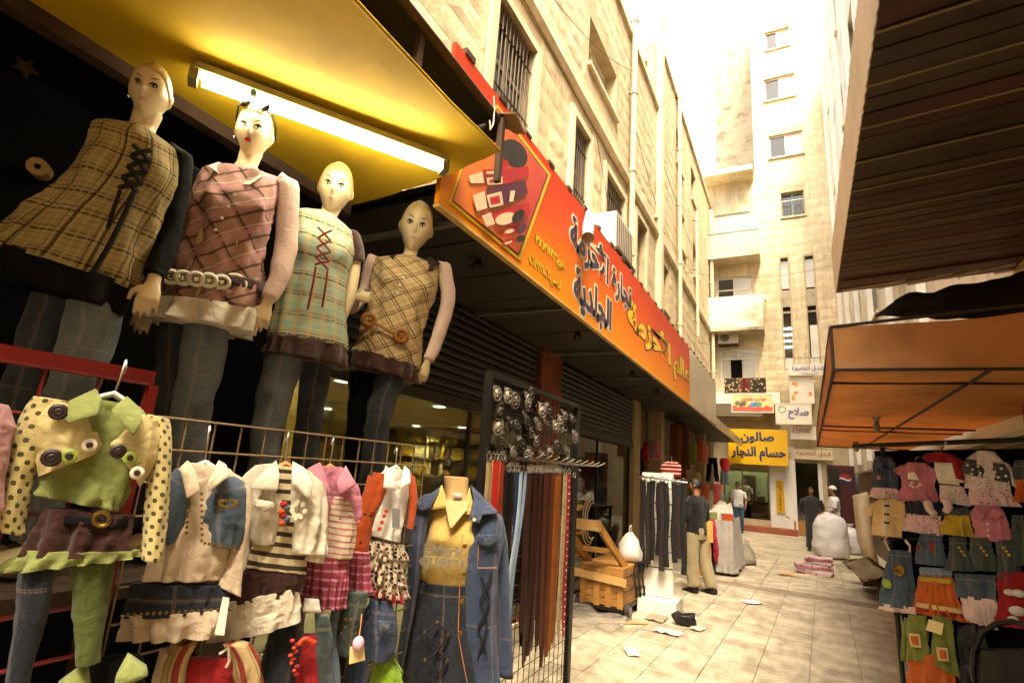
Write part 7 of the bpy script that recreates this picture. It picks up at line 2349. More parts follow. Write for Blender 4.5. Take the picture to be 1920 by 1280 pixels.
# plastic carrier bag on the cart
def crumple(mb, amp, s_, seed):
    mb.v = [tuple(V(p) + V((noise.noise(V(p) * s_ + V((seed, 0, 0))), noise.noise(V(p) * s_ + V((0, seed, 0))), noise.noise(V(p) * s_ + V((0, 0, seed))))) * amp) for p in mb.v]
    return mb
PLBAG = mat('white_plastic', '#d3c9bb', .35, .12, 5, .3, bdist=.02)
bc = V((x1c - .1, 7.45, zt_ + .03))
t = thing('carrier_bag', 'white plastic carrier bag standing on the handcart', 'bag', bc)
prof = [(.03, 0), (.17, .01), (.19, .1), (.17, .2), (.12, .28), (.07, .34), (.05, .36)]
rr = [[bc + V((cos(a * pi / 12) * r2 * .8, sin(a * pi / 12) * r2 * 1.1, z2)) for a in range(24)] for r2, z2 in prof]
part('bag', crumple(M().rings(rr), .035, 9, 2.1), PLBAG, t, 70)
part('handle', M().tube([bc + V((.0, -.05, .34)), bc + V((0, -.04, .43)), bc + V((0, .03, .44)), bc + V((0, .06, .34))], [(.02, .005)] * 4, 6), PLBAG, t, 60)
# white belt board with black belts
yb_ = 7.62
t = thing('belt_board', 'white slotted display board with black belts on a white base', 'display board', (at(1240, 1145, y=yb_).x, yb_, 0))
xl, xr_ = at(1203, 1000, y=yb_).x, at(1262, 1000, y=yb_).x
zb1, zb2 = at(1240, 1118, y=yb_).z, at(1230, 886, y=yb_).z
part('board', M().span((xl, yb_, zb1), (xr_, yb_ + .03, zb2)), WHITEP, t, None)
for k in range(6):
    z = zb1 + (zb2 - zb1) * (.22 + k * .13)
    part('slot', M().span((xl + .005, yb_ - .003, z), (xr_ - .005, yb_ + .001, z + .012)), DKMETAL, t, None)
part('base', M().span((xl + .02, yb_ - .25, .0), (xr_ + .08, yb_ + .25, .16)), WHITEP, t, None)
part('top_bar', M().tube([(xl - .05, yb_ - .08, zb2 - .06), (xr_ + .2, yb_ - .08, zb2 - .1)], .012, 6), CHROME, t, 60)
for k in range(9):
    fx = [.02, .2, .34, .5, .62, .76, .95, 1.1, 1.25][k]
    x_ = xl + (xr_ - xl + .1) * fx * .85 + .03
    zc_ = zb2 - .1 - .02 * (k % 2)
    o = thing('belt', ['first', 'second', 'third', 'fourth', 'fifth', 'sixth', 'seventh', 'eighth', 'ninth'][k] + ' dark leather belt along the white slotted board', 'belt', (x_, yb_ - .1, zc_), 'belts on the white board')
    z_e = .5 + .06 * ((k * 5) % 4)
    part('strap', M().tube([V((x_ + .01 * sin(j + k), yb_ - .1 - .03 * (k % 3), zc_ + (z_e - zc_) * j / 8)) for j in range(9)], [(.034, .003)] * 9, 6, flat=V((0, 1, 0))), mat('belt_black' + str(k % 3), ['#15110f', '#231915', '#0f0d0c'][k % 3], .5, .3, 8, .2), o, 40)
    part('buckle', M().tube([V((x_ + .026 * cos(a * pi / 4), yb_ - .11 - .03 * (k % 3), zc_ + .02 + .034 * sin(a * pi / 4))) for a in range(9)], .006, 5), BUCK[1], o, 60)
# goods table with white cloth, boxes, sacks
ty = 11.4
txl, txr = at(1310, 1060, y=ty).x, at(1372, 1060, y=ty).x
tz = at(1345, 975, y=ty).z
t = thing('goods_table', 'goods table draped in white cloth beside the man in black', 'table', ((txl + txr) / 2, ty, 0))
part('table_top', M().span((txl, ty - .1, tz - .05), (txr, ty + 1.6, tz)), WOODD, t, None)
for a, b in ((txl + .03, ty - .05), (txr - .08, ty - .05), (txl + .03, ty + 1.5), (txr - .08, ty + 1.5)):
    part('leg', M().span((a, b, 0), (a + .05, b + .05, tz - .051)), WOODD, t, None)
xm = at(1342, 1060, y=ty).x
g = grid((xm, ty - .14, .06), (txr + .05, ty - .14, .06), (xm, ty - .12, tz + .02), (txr + .05, ty - .12, tz + .02), 16, 12, lambda a, b: V((0, -.05 * (1 - b) * abs(sin(a * 9)) + .02 * noise.noise((a * 5, b * 4, 1)), 0)))
so_ = solo('draped_cloth', M().sheet(g, .008), cloth('dull_white_cotton', '#a9a093', .2), 'white cloth hanging down the front of the goods table', 'cloth', (xm, ty - .12, 0), 70)
g = grid((txr + .06, ty - .14, .06), (txr + .08, ty + 1.6, .06), (txr + .02, ty - .12, tz + .025), (txr + .02, ty + 1.6, tz + .025), 16, 12, lambda a, b: V((.05 * (1 - b) * abs(sin(a * 9)), 0, 0)))
solo('side_cloth', M().sheet(g, .008), MATS['dull_white_cotton'], 'white cloth over the alley side of the goods table', 'cloth', (txr, ty, 0), 70)
for k, (px_, py_, c_, nm, sz) in enumerate(((1318, 1030, '#b5702c', 'orange cardboard box low beside the goods table', .28), (1322, 1005, '#c9a050', 'straw yellow box stacked on the orange one', .26))):
    p_ = at(px_, py_, y=ty - .35)
    o = thing('carton', nm, 'box', V((p_.x, ty - .35, .0 if k == 0 else .5)))
    zb3 = .0 if k == 0 else .52
    part('body', M().box((p_.x, ty - .35, zb3 + .25), (sz, .3, .5 if k == 0 else .36), rz=.2), mat('carton%d' % k, c_, .8, .2, 5, .1), o, None)
    part('flap', M().box((p_.x - sz * .3, ty - .5, zb3 + (.5 if k == 0 else .44)), (sz * .6, .2, .008), rz=.2, rx=.5), MATS['carton%d' % k], o, None)
for k in range(7):
    fx = txl + (txr - txl) * (k + .5) / 7
    mm = [PINK, DENL, REDF, LIME, IVORY, PINKD, ORAN][k]
    o = solo('folded_cloth', crumple(M().box((fx, ty + .1 + .08 * (k % 3), tz + .07), (.14, .4, .12), rz=random.uniform(-.3, .3)), .02, 12, k), mm, ['pink', 'pale blue', 'red', 'lime', 'ivory', 'rose', 'orange'][k] + ' folded garment in the heap on the goods table', 'garment', (fx, ty, tz), 60, 'folded goods on the table')
t = thing('red_scarf', 'red cloth hanging off the goods table front', 'scarf', (xm, ty - .2, tz))
part('cloth', limb(None, [(V((xm - .02, ty - .17, tz + .03)), .035), (V((xm + .0, ty - .22, tz - .15)), .05), (V((xm + .04, ty - .23, tz - .5)), .045), (V((xm + .03, ty - .22, tz - .72)), .03)], None, 12, 6, .025, 12), cloth('crimson', '#a51a34', .3), t, 180)
g = grid((txl + .1, ty + .6, tz + .1), (txr, ty + .7, tz + .02), (txl + .3, ty + .9, tz + .34), (txl + .5, ty + 1.2, tz + .28), 8, 8, lambda a, b: V((0, .04 * noise.noise((a * 4, b * 4, 3)), .05 * noise.noise((a * 4, b * 4, 7)))))
solo('tilted_tarp', M().sheet(g, .01), mat('grey_tarp', '#a59a8a', .6, .2, 4, .2), 'grey tarp propped up to a peak on the goods table', 'tarp', (txl, ty, tz), 60)
def sack(name, label, c, rx, ry, hgt, m_, tie=True, sd_=0., lean=0.):
    o = thing(name, label, 'sack', c)
    c = V(c)
    prof = [(.55, 0), (.92, .05), (1.0, .25), (.97, .5), (.9, .72), (.7, .88), (.3, .97), (.12, 1.0)]
    rr = [[c + V((cos(a * pi / 16) * rx * q + lean * z * hgt, sin(a * pi / 16) * ry * q, z * hgt)) for a in range(32)] for q, z in prof]
    rows = []
    for i in range(len(rr) - 1):
        for j in range(4):
            rows.append([rr[i][k].lerp(rr[i + 1][k], j / 4) for k in range(32)])
    rows.append(rr[-1])
    for i, row in enumerate(rows):
        z = i / (len(rows) - 1)
        for k in range(32):
            d = row[k] - (c + V((lean * z * hgt, 0, z * hgt)))
            fold_ = (.5 - 1.6 * abs(noise.noise((k * .55 + sd_, z * 1.6, sd_)))) * (.05 + .16 * z ** 2) + .05 * (.4 - 1.6 * abs(noise.noise((k * .3, z * 9, sd_ + 4))))
            row[k] = row[k] + d * fold_
    part('bag', crumple(M().rings(rows), .035 * min(rx, ry) / .4, 5.5, sd_ + 1.7), m_, o, 180)
    if tie:
        tp = c + V((lean * hgt, 0, hgt * .98))
        part('knot', crumple(M().lathe(tp, [(.05, -.02), (.03, .03), (.08, .08), (.1, .1)], 12), .03, 9, sd_), m_, o, 60)
    return o
SACKW = mat('woven_sack', '#c9c1b8', .55, .1, 3, .4, dark='#b8afa5', fine=16, bdist=.04)
s0 = at(1560, 1046, z=0)
sack('white_sack', 'bulging white woven sack standing in front of the man with white cap', (s0.x, s0.y, 0), .42, .36, 1.12, SACKW, sd_=1)
s1 = at(1592, 1040, z=0)
sack('white_sack', 'smaller white sack tucked behind the bulging one', (s1.x + .1, s1.y + .5, 0), .34, .3, .7, SACKW, sd_=5)
s2 = at(1383, 1054, z=0)
sack('grey_sack', 'slumped greyish plastic sack at the end of the goods table', (s2.x, s2.y, 0), .42, .4, .62, mat('grey_plastic', '#9a917f', .4, .25, 5, .5, bdist=.03), sd_=8, lean=-.35)
# pile of folded pink and white cloth on the floor
c0 = at(1530, 1076, z=0)
t = thing('cloth_bundle', 'pile of folded pink and white cloth lying on the pavement', 'bundle', (c0.x, c0.y, 0))
for k in range(7):
    q = M()
    q.sheet(grid((-.33, -.2, 0), (.33, -.2, 0), (-.33, .2, 0), (.33, .2, 0), 10, 6, lambda a, b: V((.03 * noise.noise((b * 4, k, 0)), .03 * noise.noise((a * 4, k, 1)), .03 * noise.noise((a * 3, b * 3, k))))), .045)
    rm = Matrix.Rotation(random.uniform(-.35, .35), 3, 'Z')
    q.v = [tuple(V((c0.x + (.06 if k > 3 else -.04), c0.y, .05 + .048 * k)) + rm @ (V(p_) * (1 if k < 4 else .75))) for p_ in q.v]
    part('folded_piece', q, cloth('bundle%d' % (k % 3), ['#c9a6a6', '#d3c8b8', '#b56f7a'][k % 3], .2, dots=[('#a33a4a', 14, .25)]), t, 60)
# cardboard near the entry
c0 = at(1505, 1003, z=0)
t = thing('carton', 'open brown cardboard box on the pavement beside the dark entry', 'box', (c0.x, c0.y, 0))
CARD = mat('cardboard', '#a5763c', .85, .2, 5, .15)
part('body', M().box((c0.x, c0.y, .25), (.7, .5, .5), rz=.3), CARD, t, None)
part('flap', M().box((c0.x - .4, c0.y - .1, .55), (.4, .45, .01), rz=.3, ry=.5), CARD, t, None)
part('flap', M().box((c0.x + .35, c0.y + .1, .56), (.36, .45, .01), rz=.3, ry=-.6), CARD, t, None)
# rolled sheet leaning by the right stall, loose film on the floor
r0, r1_ = at(1625, 1042, y=14.2), at(1598, 925, y=14.6)
t = thing('wrapped_roll', 'big beige wrapped roll leaning against the right stall', 'roll', (r0.x + .1, r0.y, 0))
q = M()
q.tube([V((r0.x + .15, r0.y, .03)), V((r0.x, r0.y + .1, .7)), V((r1_.x + .18, r1_.y, r1_.z - .1)), V((r1_.x + .15, r1_.y, r1_.z))], [.1, .14, .17, .15], 18)
part('roll', crumple(q, .045, 6, 4.4), mat('beige_wrap', '#a28a66', .5, .2, 4, .4, bdist=.03), t, 180)
t = thing('packing_heap', 'heap of flattened brown cartons under the right stall', 'heap', (1.25, 12, 0))
for k in range(7):
    q = M().sheet(grid((-.3, -.22, 0), (.3, -.24, 0), (-.28, .24, 0), (.32, .22, 0), 8, 6, lambda a, b: V((0, 0, .05 * noise.noise((a * 3, b * 3, k * 2.2))))), .012)
    rm = Matrix.Rotation(k * 1.1, 3, 'Z') @ Matrix.Rotation(random.uniform(-.6, .6), 3, 'X') @ Matrix.Rotation(random.uniform(-.5, .5), 3, 'Y')
    q.v = [tuple(V((1.2 + .16 * sin(k * 2.2), 11.2 + k * .28, .24 + .05 * (k % 3))) + rm @ V(p_)) for p_ in q.v]
    part('carton_sheet', q, mat('packing%d' % (k % 3), ['#4d3a24', '#6a5234', '#7d6a4a'][k % 3], .85, .3, 5, .2), t, 60)
f0 = at(1610, 1072, z=0)
g = grid((-.45, -.5, 0), (.5, -.4, 0), (-.4, .5, 0), (.5, .5, 0), 16, 16, lambda a, b: V((0, 0, .12 + .16 * noise.noise((a * 4, b * 4, 3)) - .1 * abs(a - .5))))
q = M().sheet(g)
q.v = [(p_[0] + f0.x, p_[1] + f0.y, max(.012, p_[2])) for p_ in q.v]
solo('plastic_sheet', q, film('floor_film', '#a3988a', .36), 'crumpled clear plastic sheet on the floor by the right stall', 'plastic sheet', (f0.x, f0.y, 0), 180)
# litter by the cart
l0 = at(1282, 1172, z=0)
q = crumple(M().ball((l0.x, l0.y, .07), (.16, .1, .07), 16, 10), .07, 8, 3)
solo('black_bag', q, mat('bin_bag', '#15120f', .35, .3, 8, .4), 'crumpled black plastic bag among litter near the handcart', 'bag', (l0.x, l0.y, 0), 180)
for k, (a_, b_, w_, c_, nm) in enumerate(((1252, 1186, .3, '#c9bda6', 'flat white paper scrap nearest the handcart wheel'), (1308, 1180, .2, '#b0a595', 'grey paper scrap beside the black bag'), (1296, 1160, .16, '#d3cabd', 'small white wrapper behind the black bag'), (1410, 1130, .28, '#d8d2c8', 'white paper scrap alone on the open paving'), (1185, 1225, .2, '#cfc6b4', 'curled paper scrap on the paving in front of the cart'), (1475, 1078, .3, '#b9853c', 'flattened yellow wrapper in mid alley'), (1232, 1160, .34, '#8f8068', 'brown packing scrap beside the white base'))):
    p_ = at(a_, b_, z=0)
    g = grid((-w_ / 2, -w_ * .35, 0), (w_ / 2, -w_ * .3, 0), (-w_ * .45, w_ * .35, 0), (w_ * .5, w_ * .3, 0), 6, 6, lambda a, b: V((0, 0, .015 + .035 * abs(noise.noise((a * 3 + k, b * 3, k))))))
    q = M().sheet(g, .002)
    rm = Matrix.Rotation(k * 1.3, 3, 'Z')
    q.v = [tuple(V((p_.x, p_.y, 0)) + rm @ V(v_)) for v_ in q.v]
    solo('paper_scrap', q, mat('scrap%d' % k, c_, .7, .2, 6, .1), nm, 'litter', (p_.x, p_.y, 0), 60)
p0, p1_ = at(1120, 1166, z=.015), at(1215, 1168, z=.015)
solo('wooden_stick', M().tube([p0, p1_], .014, 6), CW2, 'thin wooden stick lying on the paving by the cart', 'stick', p0, 60)
f0 = at(1105, 1165, z=0)
g = grid((-.4, -.3, 0), (.4, -.3, 0), (-.4, .35, 0), (.4, .3, 0), 14, 14, lambda a, b: V((0, 0, .05 + .12 * noise.noise((a * 5, b * 5, 9)))))
q = M().sheet(g)
q.v = [(p_[0] + f0.x, p_[1] + f0.y, max(.012, p_[2])) for p_ in q.v]
solo('plastic_sheet', q, MATS['floor_film'], 'crumpled clear plastic under the handcart front corner', 'plastic sheet', (f0.x, f0.y, 0), 180)
# white coiled tube by the glass, shelves of goods in the second window
c0 = at(1105, 975, x=-2.55)
t = thing('white_tube_coil', 'thin white tube curled in loops against the second shop window', 'tube', c0)
for k in range(3):
    part('loop', M().tube([c0 + V((.02 * k, (.28 - .03 * k) * cos(a * pi / 8), (.32 - .04 * k) * sin(a * pi / 8))) for a in range(3, 14)], .009, 6), WHITEP, t, 60)
for k in range(26):
    y = 6.8 + (k % 9) * .36
    z = .5 + (k // 9) * .55
    o = solo('goods_sack', crumple(M().ball((-3.2 + .05 * (k % 3), y, z), (.14, .15, .22), 10, 7), .08, 6, k), [mat('goods_green', '#4d5a3a', .5, .4, 12, .4), mat('goods_grey', '#77736a', .4, .4, 12, .4), mat('goods_olive', '#6a6330', .5, .4, 12, .4)][k % 3], 'glittering bundle of goods heaped behind the second shop window', 'goods', (-3.2, y, z), 180, 'goods behind the second window')
# ================================================================== right stall: children's clothes
RP = V((.62, 5.4, 1.0))
RAZ = -130
rpl = Plane(RP, RAZ)
GR = 'children clothes on the right rail'
t = thing('clothes_rail', 'dark pipe rail carrying the children clothes of the right stall', 'rail', (rpl(1780, 838).x, rpl(1780, 838).y, 0))
ra, rb_ = rpl(1600, 836, -.04), rpl(1960, 822, -.04)
part('top_pipe', M().tube([ra, rb_], .018, 8), DKMETAL, t, 60)
for f_ in (.18, .98):
    p_ = ra.lerp(rb_, f_) - rpl.n * .02
    part('post', M().tube([p_, V((p_.x, p_.y, 0.0))], .018, 8), DKMETAL, t, 60)
for k, yy in enumerate((935, 1010, 1085, 1150)):
    part('cross_pipe', M().tube([rpl(1640 + k * 12, yy, -.05), rpl(1960, yy, -.05)], .009, 6), DKMETAL, t, 60)
bk = solo('stall_backing', M().sheet(grid(rpl(1640, 845, -.12), rpl(1990, 840, -.12), rpl(1715, 1290, -.12), rpl(1990, 1300, -.12), 20, 10, lambda a, b: rpl.n * (.02 * sin(a * 40))), .01), BLACK, 'dark cloth behind the hanging children clothes', 'curtain', RP, 60)
FLOR = cloth('floral_white', '#cfc0b6', .1, dots=[('#a8304a', 42, .24), ('#7a8a5a', 60, .16)])
FLOP = cloth('floral_pink', '#cfaeb0', .12, dots=[('#a8304a', 40, .26)])
YELL = cloth('yellow_cotton', '#b8982c', .2)
SAND = cloth('sand_cotton', '#cfae78', .12)
DGRN = cloth('grey_denim', '#3b4440', .35, 3000, dark='#2e3633')
ORF = cloth('orange_cotton', '#b8581a', .2)
GKN = cloth('moss_knit', '#74792f', .2, knit=True)
NAVF = cloth('navy_cotton', '#1b1f2c', .3)
def rg(label, px, keys, hook=None, cat='garment', name='garment', out=0., extra=None):
    pt = rpl(*px, out)
    pl = Plane(pt, RAZ)
    t = thing(name, label, cat, pt, GR)
    for nm, ks, m_, kw in keys:
        cl(t, pl, nm, ks, m_, **dict(dict(d=.045, rows=28, cols=60, fold=.010, fs=11), **kw))
    if hook:
        a, b = pl(hook[0], hook[1]), pl(hook[2], hook[3])
        part('hanger', M().tube([b, b.lerp(a, .7), a + V((.01, 0, 0)), a + V((.02, 0, -.01))], .005, 6), CHROME, t, 60)
    return t, pl
RU = dict(ruffle=(.02, 16, .15), cols=90)
t, pl = rg('sleeveless denim jacket with floral skirt at the near end of the rail', (1660, 890), [('jacket', [(1645, 854, 1672, 856), (1636, 868, 1682, 870), (1636, 895, 1684, 898), (1635, 913, 1682, 915)], DENN, {}), ('skirt', [(1636, 912, 1684, 916), (1633, 932, 1692, 940)], FLOP, RU)], (1659, 836, 1659, 856))
flat(t, pl, 'collar', [(1648, 856), (1640, 872), (1656, 882), (1662, 868)], DENN, .06, .01)
flat(t, pl, 'collar', [(1670, 856), (1664, 870), (1676, 880), (1680, 868)], DENN, .06, .01)
button(t, pl(1648, 895, .055), pl.n, .018, PINK, 'flower')
t, pl = rg('pink tee shirt and tiered skirt hung beside the denim jacket', (1715, 905), [('top', [(1702, 866, 1738, 868), (1688, 882, 1756, 884), (1692, 905, 1752, 908), (1690, 922, 1748, 924)], PINK, {}), ('skirt', [(1692, 908, 1750, 910), (1685, 928, 1758, 932), (1683, 938, 1768, 942)], PINK, RU), ('sleeve', [(1690, 870, 1700, 880), (1672, 876, 1692, 894)], PINK, dict(rows=6, d=.035))], (1718, 856, 1716, 868))
flat(t, pl, 'chest_patch', [(1703, 886), (1714, 884), (1724, 900), (1702, 898)], WHTF, .06, .006)
for k in range(5):
    button(t, pl(1716 + 9 * cos(k), 908 + 5 * sin(k), .065), pl.n, .01, WBTN)
t, pl = rg('red shrug over a white lace top with frilled skirt', (1775, 890), [('top', [(1755, 858, 1785, 860), (1752, 880, 1796, 884), (1758, 905, 1798, 910)], WHTF, {}), ('shrug', [(1752, 846, 1786, 850), (1738, 856, 1806, 866), (1740, 866, 1790, 868)], REDF, dict(out=.01)), ('shrug_front', [(1786, 858, 1800, 864), (1790, 885, 1808, 892), (1794, 896, 1808, 900)], REDF, dict(out=.015)), ('sleeve', [(1740, 848, 1756, 856), (1727, 855, 1742, 868)], REDF, dict(rows=6, d=.035)), ('skirt', [(1760, 908, 1806, 912), (1760, 928, 1812, 936), (1764, 940, 1814, 948)], FLOR, RU)], (1770, 828, 1764, 850))
for k, (x_, y_) in enumerate(((1745, 940), (1780, 936))):
    part('sock', limb(pl, [(x_ - 6, y_, .03, .05), (x_ - 2, y_ + 14, .026, .06), (x_ + 8 - 16 * k, y_ + 24, .022, .07)], None, 10, 4), PINKW, t, 180)
t, pl = rg('white floral shirt with a cropped grey denim vest', (1850, 890), [('shirt', [(1832, 844, 1864, 846), (1812, 862, 1888, 870), (1810, 890, 1892, 900), (1812, 915, 1894, 920)], FLOR, {}), ('vest', [(1812, 860, 1830, 862), (1806, 875, 1846, 882), (1808, 886, 1842, 896)], DGRN, dict(out=.015)), ('vest', [(1862, 866, 1884, 870), (1856, 880, 1894, 890), (1862, 900, 1890, 904)], DGRN, dict(out=.015)), ('skirt', [(1814, 914, 1896, 918), (1812, 930, 1906, 934), (1812, 946, 1914, 950)], FLOP, RU)], (1848, 828, 1848, 846))
for a_, b_ in ((1814, 872), (1824, 880), (1834, 874), (1822, 888), (1838, 886), (1866, 884), (1878, 878), (1872, 894), (1886, 892)):
    button(t, pl(a_, b_, .06), pl.n, .008, WBTN, 'flower')
for ks in ([(1814, 858, 1824, 866), (1800, 880, 1812, 888), (1796, 900, 1808, 906)], [(1880, 864, 1892, 870), (1894, 884, 1904, 890), (1898, 908, 1908, 914)]):
    cl(t, pl, 'sleeve', ks, FLOR, d=.035, rows=12, cols=24, fold=.006)
rg('grey and orange garment at the far end of the rail', (1915, 900), [('top', [(1905, 862, 1925, 862), (1898, 880, 1935, 882), (1900, 898, 1935, 900)], DGRN, {}), ('skirt', [(1904, 898, 1935, 900), (1906, 940, 1940, 944)], ORF, RU)])
t, pl = rg('sand yellow short sleeved shirt below the denim jacket', (1662, 970), [('shirt', [(1650, 934, 1688, 936), (1636, 946, 1698, 948), (1636, 975, 1696, 980), (1636, 1002, 1692, 1008)], SAND, {}), ('sleeve', [(1636, 940, 1648, 948), (1620, 958, 1640, 970)], SAND, dict(rows=6, d=.035)), ('inner_top', [(1654, 940, 1672, 942), (1654, 1000, 1674, 1004)], IVORY, dict(out=.012, d=.045))])
for k in range(3):
    flat(t, pl, 'label_print', [(1658, 945 + k * 16), (1668, 946 + k * 16), (1668, 950 + k * 16), (1658, 949 + k * 16)], CBTN, .062, .002)
flat(t, pl, 'pocket_flap', [(1676, 962), (1692, 963), (1691, 970), (1677, 969)], SAND, .055, .006)
rg('navy top with red flowers over a pink floral skirt', (1730, 970), [('top', [(1700, 938, 1764, 938), (1697, 950, 1766, 952), (1698, 964, 1765, 967)], NAVF, {}), ('skirt', [(1700, 962, 1764, 965), (1697, 982, 1766, 988), (1694, 994, 1766, 1004)], FLOP, RU)])
rg('grey and yellow frilled set under the red shrug', (1795, 980), [('top', [(1772, 952, 1815, 950), (1768, 965, 1820, 968)], DGRN, {}), ('skirt', [(1770, 964, 1820, 966), (1766, 985, 1824, 990), (1764, 1000, 1832, 1008)], YELL, RU)])
t, pl = rg('pink button jacket in the second row', (1855, 980), [('jacket', [(1828, 948, 1872, 948), (1822, 962, 1884, 964), (1828, 990, 1892, 995), (1830, 1010, 1896, 1018)], PINK, {})])
flat(t, pl, 'collar', [(1836, 950), (1826, 964), (1844, 976), (1850, 962)], PINK, .06, .01)
flat(t, pl, 'collar', [(1866, 950), (1856, 964), (1872, 974), (1882, 962)], PINK, .06, .01)
for k in range(3):
    button(t, pl(1852 + k, 982 + k * 11, .06), pl.n, .008, WBTN)
t, pl = rg('light denim pinafore with pink straps and a gold round patch', (1685, 1085), [('dress', [(1668, 1030, 1708, 1032), (1660, 1065, 1712, 1068), (1652, 1105, 1716, 1110), (1650, 1135, 1718, 1142)], DEN, {}), ('hem_frill', [(1650, 1130, 1718, 1138), (1652, 1142, 1716, 1152)], PINKW, dict(ruffle=(.016, 10, .1), rows=4, cols=50))])
for a_ in ((1668, 1032, 1658, 1012, 1664, 1004), (1706, 1034, 1706, 1022, 1698, 1014)):
    part('strap', M().tube([pl(a_[0], a_[1], .03), pl(a_[2], a_[3], .04), pl(a_[4], a_[5], .02)], [(.02, .006)] * 3, 6), PINKW, t, 60)
button(t, pl(1687, 1068, .06), pl.n, .042, GOLD, 'round_patch')
button(t, pl(1664, 1094, .06), pl.n, .035, GBTN, 'round_patch')
t, pl = rg('blue denim skirt with red dots in the third row', (1745, 1030), [('skirt', [(1726, 1000, 1768, 1000), (1718, 1030, 1776, 1034), (1718, 1056, 1778, 1062)], DEN, {})])
for a_, b_ in ((1747, 1020), (1748, 1029), (1722, 1026)):
    button(t, pl(a_, b_, .055), pl.n, .016, REDF, 'dot')
for k, (ks, lb) in enumerate((([(1780, 1006, 1812, 1006), (1776, 1040, 1820, 1042), (1774, 1068, 1828, 1072)], 'first grey denim skirt beside the red dotted one'), ([(1818, 1008, 1858, 1008), (1820, 1040, 1866, 1042), (1824, 1068, 1876, 1072)], 'middle grey denim skirt with yellow flower'), ([(1864, 1012, 1902, 1012), (1866, 1050, 1910, 1052), (1868, 1082, 1916, 1090)], 'last grey denim skirt toward the dark chair'))):
    t, pl = rg(lb, (1800 + k * 42, 1040), [('skirt', ks, DGRN, dict(pleat=.006))], name='skirt', cat='skirt')
    for j in range(3):
        button(t, pl(1798 + k * 42 + j * 5, 1026 + j * 7, .058), pl.n, .009, YELL, 'flower')
t, pl = rg('orange smocked skirt with yellow bands', (1758, 1120), [('skirt', [(1724, 1076, 1786, 1082), (1720, 1105, 1792, 1112), (1718, 1130, 1800, 1142), (1716, 1148, 1812, 1166)], ORF, RU), ('band', [(1723, 1080, 1788, 1086), (1722, 1088, 1790, 1095)], YELL, dict(out=.006, rows=3, d=.05)), ('band', [(1718, 1128, 1800, 1140), (1717, 1136, 1804, 1150)], SAND, dict(out=.008, rows=3, d=.055)), ('band', [(1717, 1137, 1804, 1151), (1717, 1142, 1807, 1157)], REDF, dict(out=.008, rows=3, d=.056)), ('waistband', [(1726, 1062, 1784, 1066), (1724, 1078, 1786, 1083)], DENL, dict(rows=4))])
rg('pale denim skirt with white underskirt and brown embroidery', (1830, 1120), [('skirt', [(1792, 1074, 1868, 1078), (1792, 1100, 1868, 1106), (1796, 1118, 1868, 1128)], DEN, {}), ('underskirt', [(1798, 1114, 1868, 1124), (1808, 1145, 1868, 1158), (1818, 1162, 1868, 1180)], PINKW, RU)])
t, pl = rg('red shirt with a white patch at the far right', (1895, 1120), [('shirt', [(1870, 1072, 1925, 1072), (1866, 1120, 1935, 1125), (1868, 1172, 1940, 1180)], REDF, {})])
for a_, b_, r_ in ((1892, 1110, .02), (1910, 1112, .024), (1908, 1145, .03), (1900, 1160, .02)):
    part('white_patch', M().ball(pl(a_, b_, .05), (r_ * 1.5, .012, r_), 10, 6), WHTF, t, 60)
t, pl = rg('moss green knit jacket with orange squares over an orange skirt', (1742, 1200), [('skirt', [(1704, 1220, 1785, 1232), (1700, 1262, 1790, 1266), (1698, 1310, 1800, 1312)], ORF, dict(pleat=.008)), ('jacket_front', [(1702, 1152, 1738, 1154), (1698, 1190, 1740, 1196), (1696, 1232, 1742, 1242)], GKN, dict(out=.012)), ('jacket_front', [(1746, 1152, 1784, 1158), (1745, 1195, 1790, 1205), (1748, 1240, 1800, 1270)], GKN, dict(out=.014)), ('sleeve', [(1696, 1156, 1706, 1166), (1690, 1200, 1700, 1206), (1690, 1236, 1698, 1240)], GKN, dict(rows=8, d=.03))], out=.02)
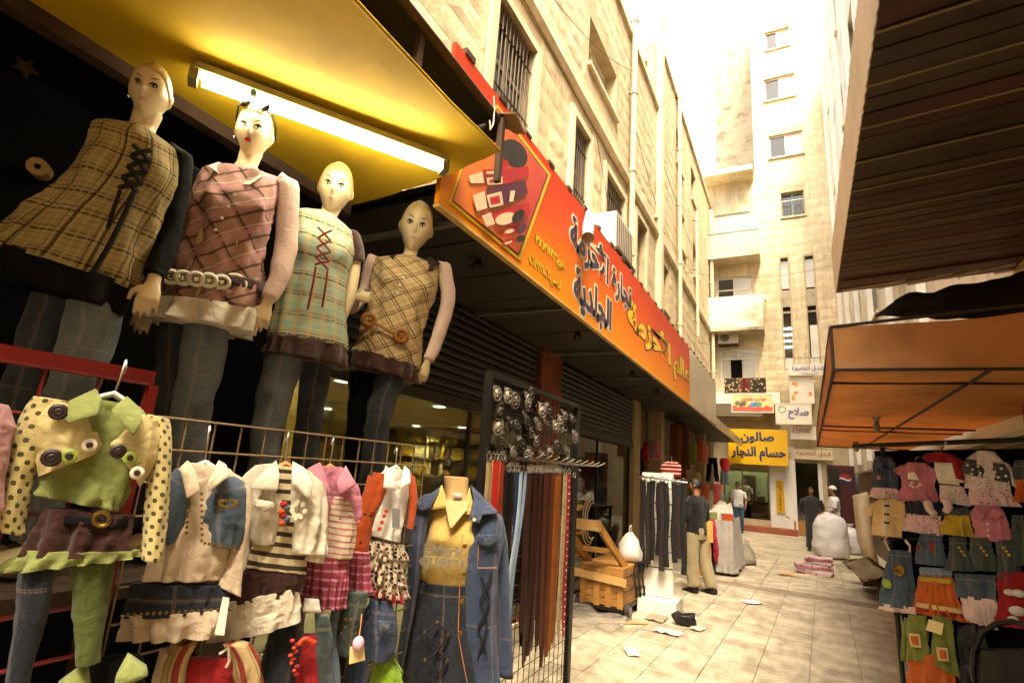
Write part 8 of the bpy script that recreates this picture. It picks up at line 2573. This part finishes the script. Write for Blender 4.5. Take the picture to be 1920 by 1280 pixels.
for c_ in ((1716, 1200), (1768, 1226)):
    flat(t, pl, 'square_patch', [(c_[0] - 13, c_[1] - 14), (c_[0] + 9, c_[1] - 12), (c_[0] + 12, c_[1] + 14), (c_[0] - 8, c_[1] + 12)], SAND, .068, .006)
    flat(t, pl, 'square_patch', [(c_[0] - 8, c_[1] - 9), (c_[0] + 5, c_[1] - 8), (c_[0] + 8, c_[1] + 9), (c_[0] - 5, c_[1] + 7)], ORF, .075, .006)
flat(t, pl, 'price_tag', [(1742, 1160), (1770, 1168), (1766, 1190), (1736, 1180)], mat('straw_card', ''), .09, .003)
rg('black leather jacket hanging low beside the moss knit jacket', (1820, 1230), [('jacket', [(1796, 1172, 1842, 1168), (1790, 1210, 1850, 1212), (1794, 1260, 1856, 1262), (1798, 1310, 1860, 1310)], mat('black_leather', '#0f0e10', .35, .3, 10, .3), dict(fold=.02))])
rg('dull green cardigan deep in the stall corner', (1908, 1020), [('body', [(1898, 965, 1930, 965), (1895, 1010, 1935, 1010), (1898, 1060, 1940, 1060)], TEALD, {})])
# dark chair with hooped back in front
hc = rpl(1868, 1250, .35)
t = thing('hoop_chair', 'black chair with a hooped tube back in front of the red shirt', 'chair', (hc.x, hc.y, 0))
cpl = Plane(hc, RAZ)
pts = [cpl(*p_) for p_ in ((1838, 1330), (1824, 1260), (1826, 1220), (1842, 1185), (1868, 1168), (1898, 1164), (1925, 1172), (1945, 1200), (1955, 1240), (1962, 1330))]
part('hoop', M().tube(pts, .016, 8), mat('black_gloss', '#0c0b0b', .3, .2, 8, .05), t, 60)
part('backrest', loft([(cpl(1832, 1215, -.02), cpl(1945, 1215, -.02), .02), (cpl(1834, 1250, -.02), cpl(1950, 1250, -.02), .03), (cpl(1842, 1310, -.02), cpl(1955, 1310, -.02), .03)], cpl.n, 8, 24, .006, 8), mat('black_vinyl', '#0e0d0d', .4, .3, 8, .2), t, 180)
zs = .45
cen = V((hc.x, hc.y, 0)) + cpl.n * .2
part('seat', M().box((cen.x, cen.y, zs), (.42, .42, .06), rz=R(RAZ)), MATS['black_vinyl'], t, None)
for a_, b_ in ((-.19, -.19), (.19, -.19), (-.19, .19), (.19, .19)):
    p_ = cen + cpl.n * a_ + cpl.u * b_
    part('leg', M().tube([V((p_.x, p_.y, zs)), V((p_.x, p_.y, 0))], .013, 8), MATS['black_gloss'], t, 60)
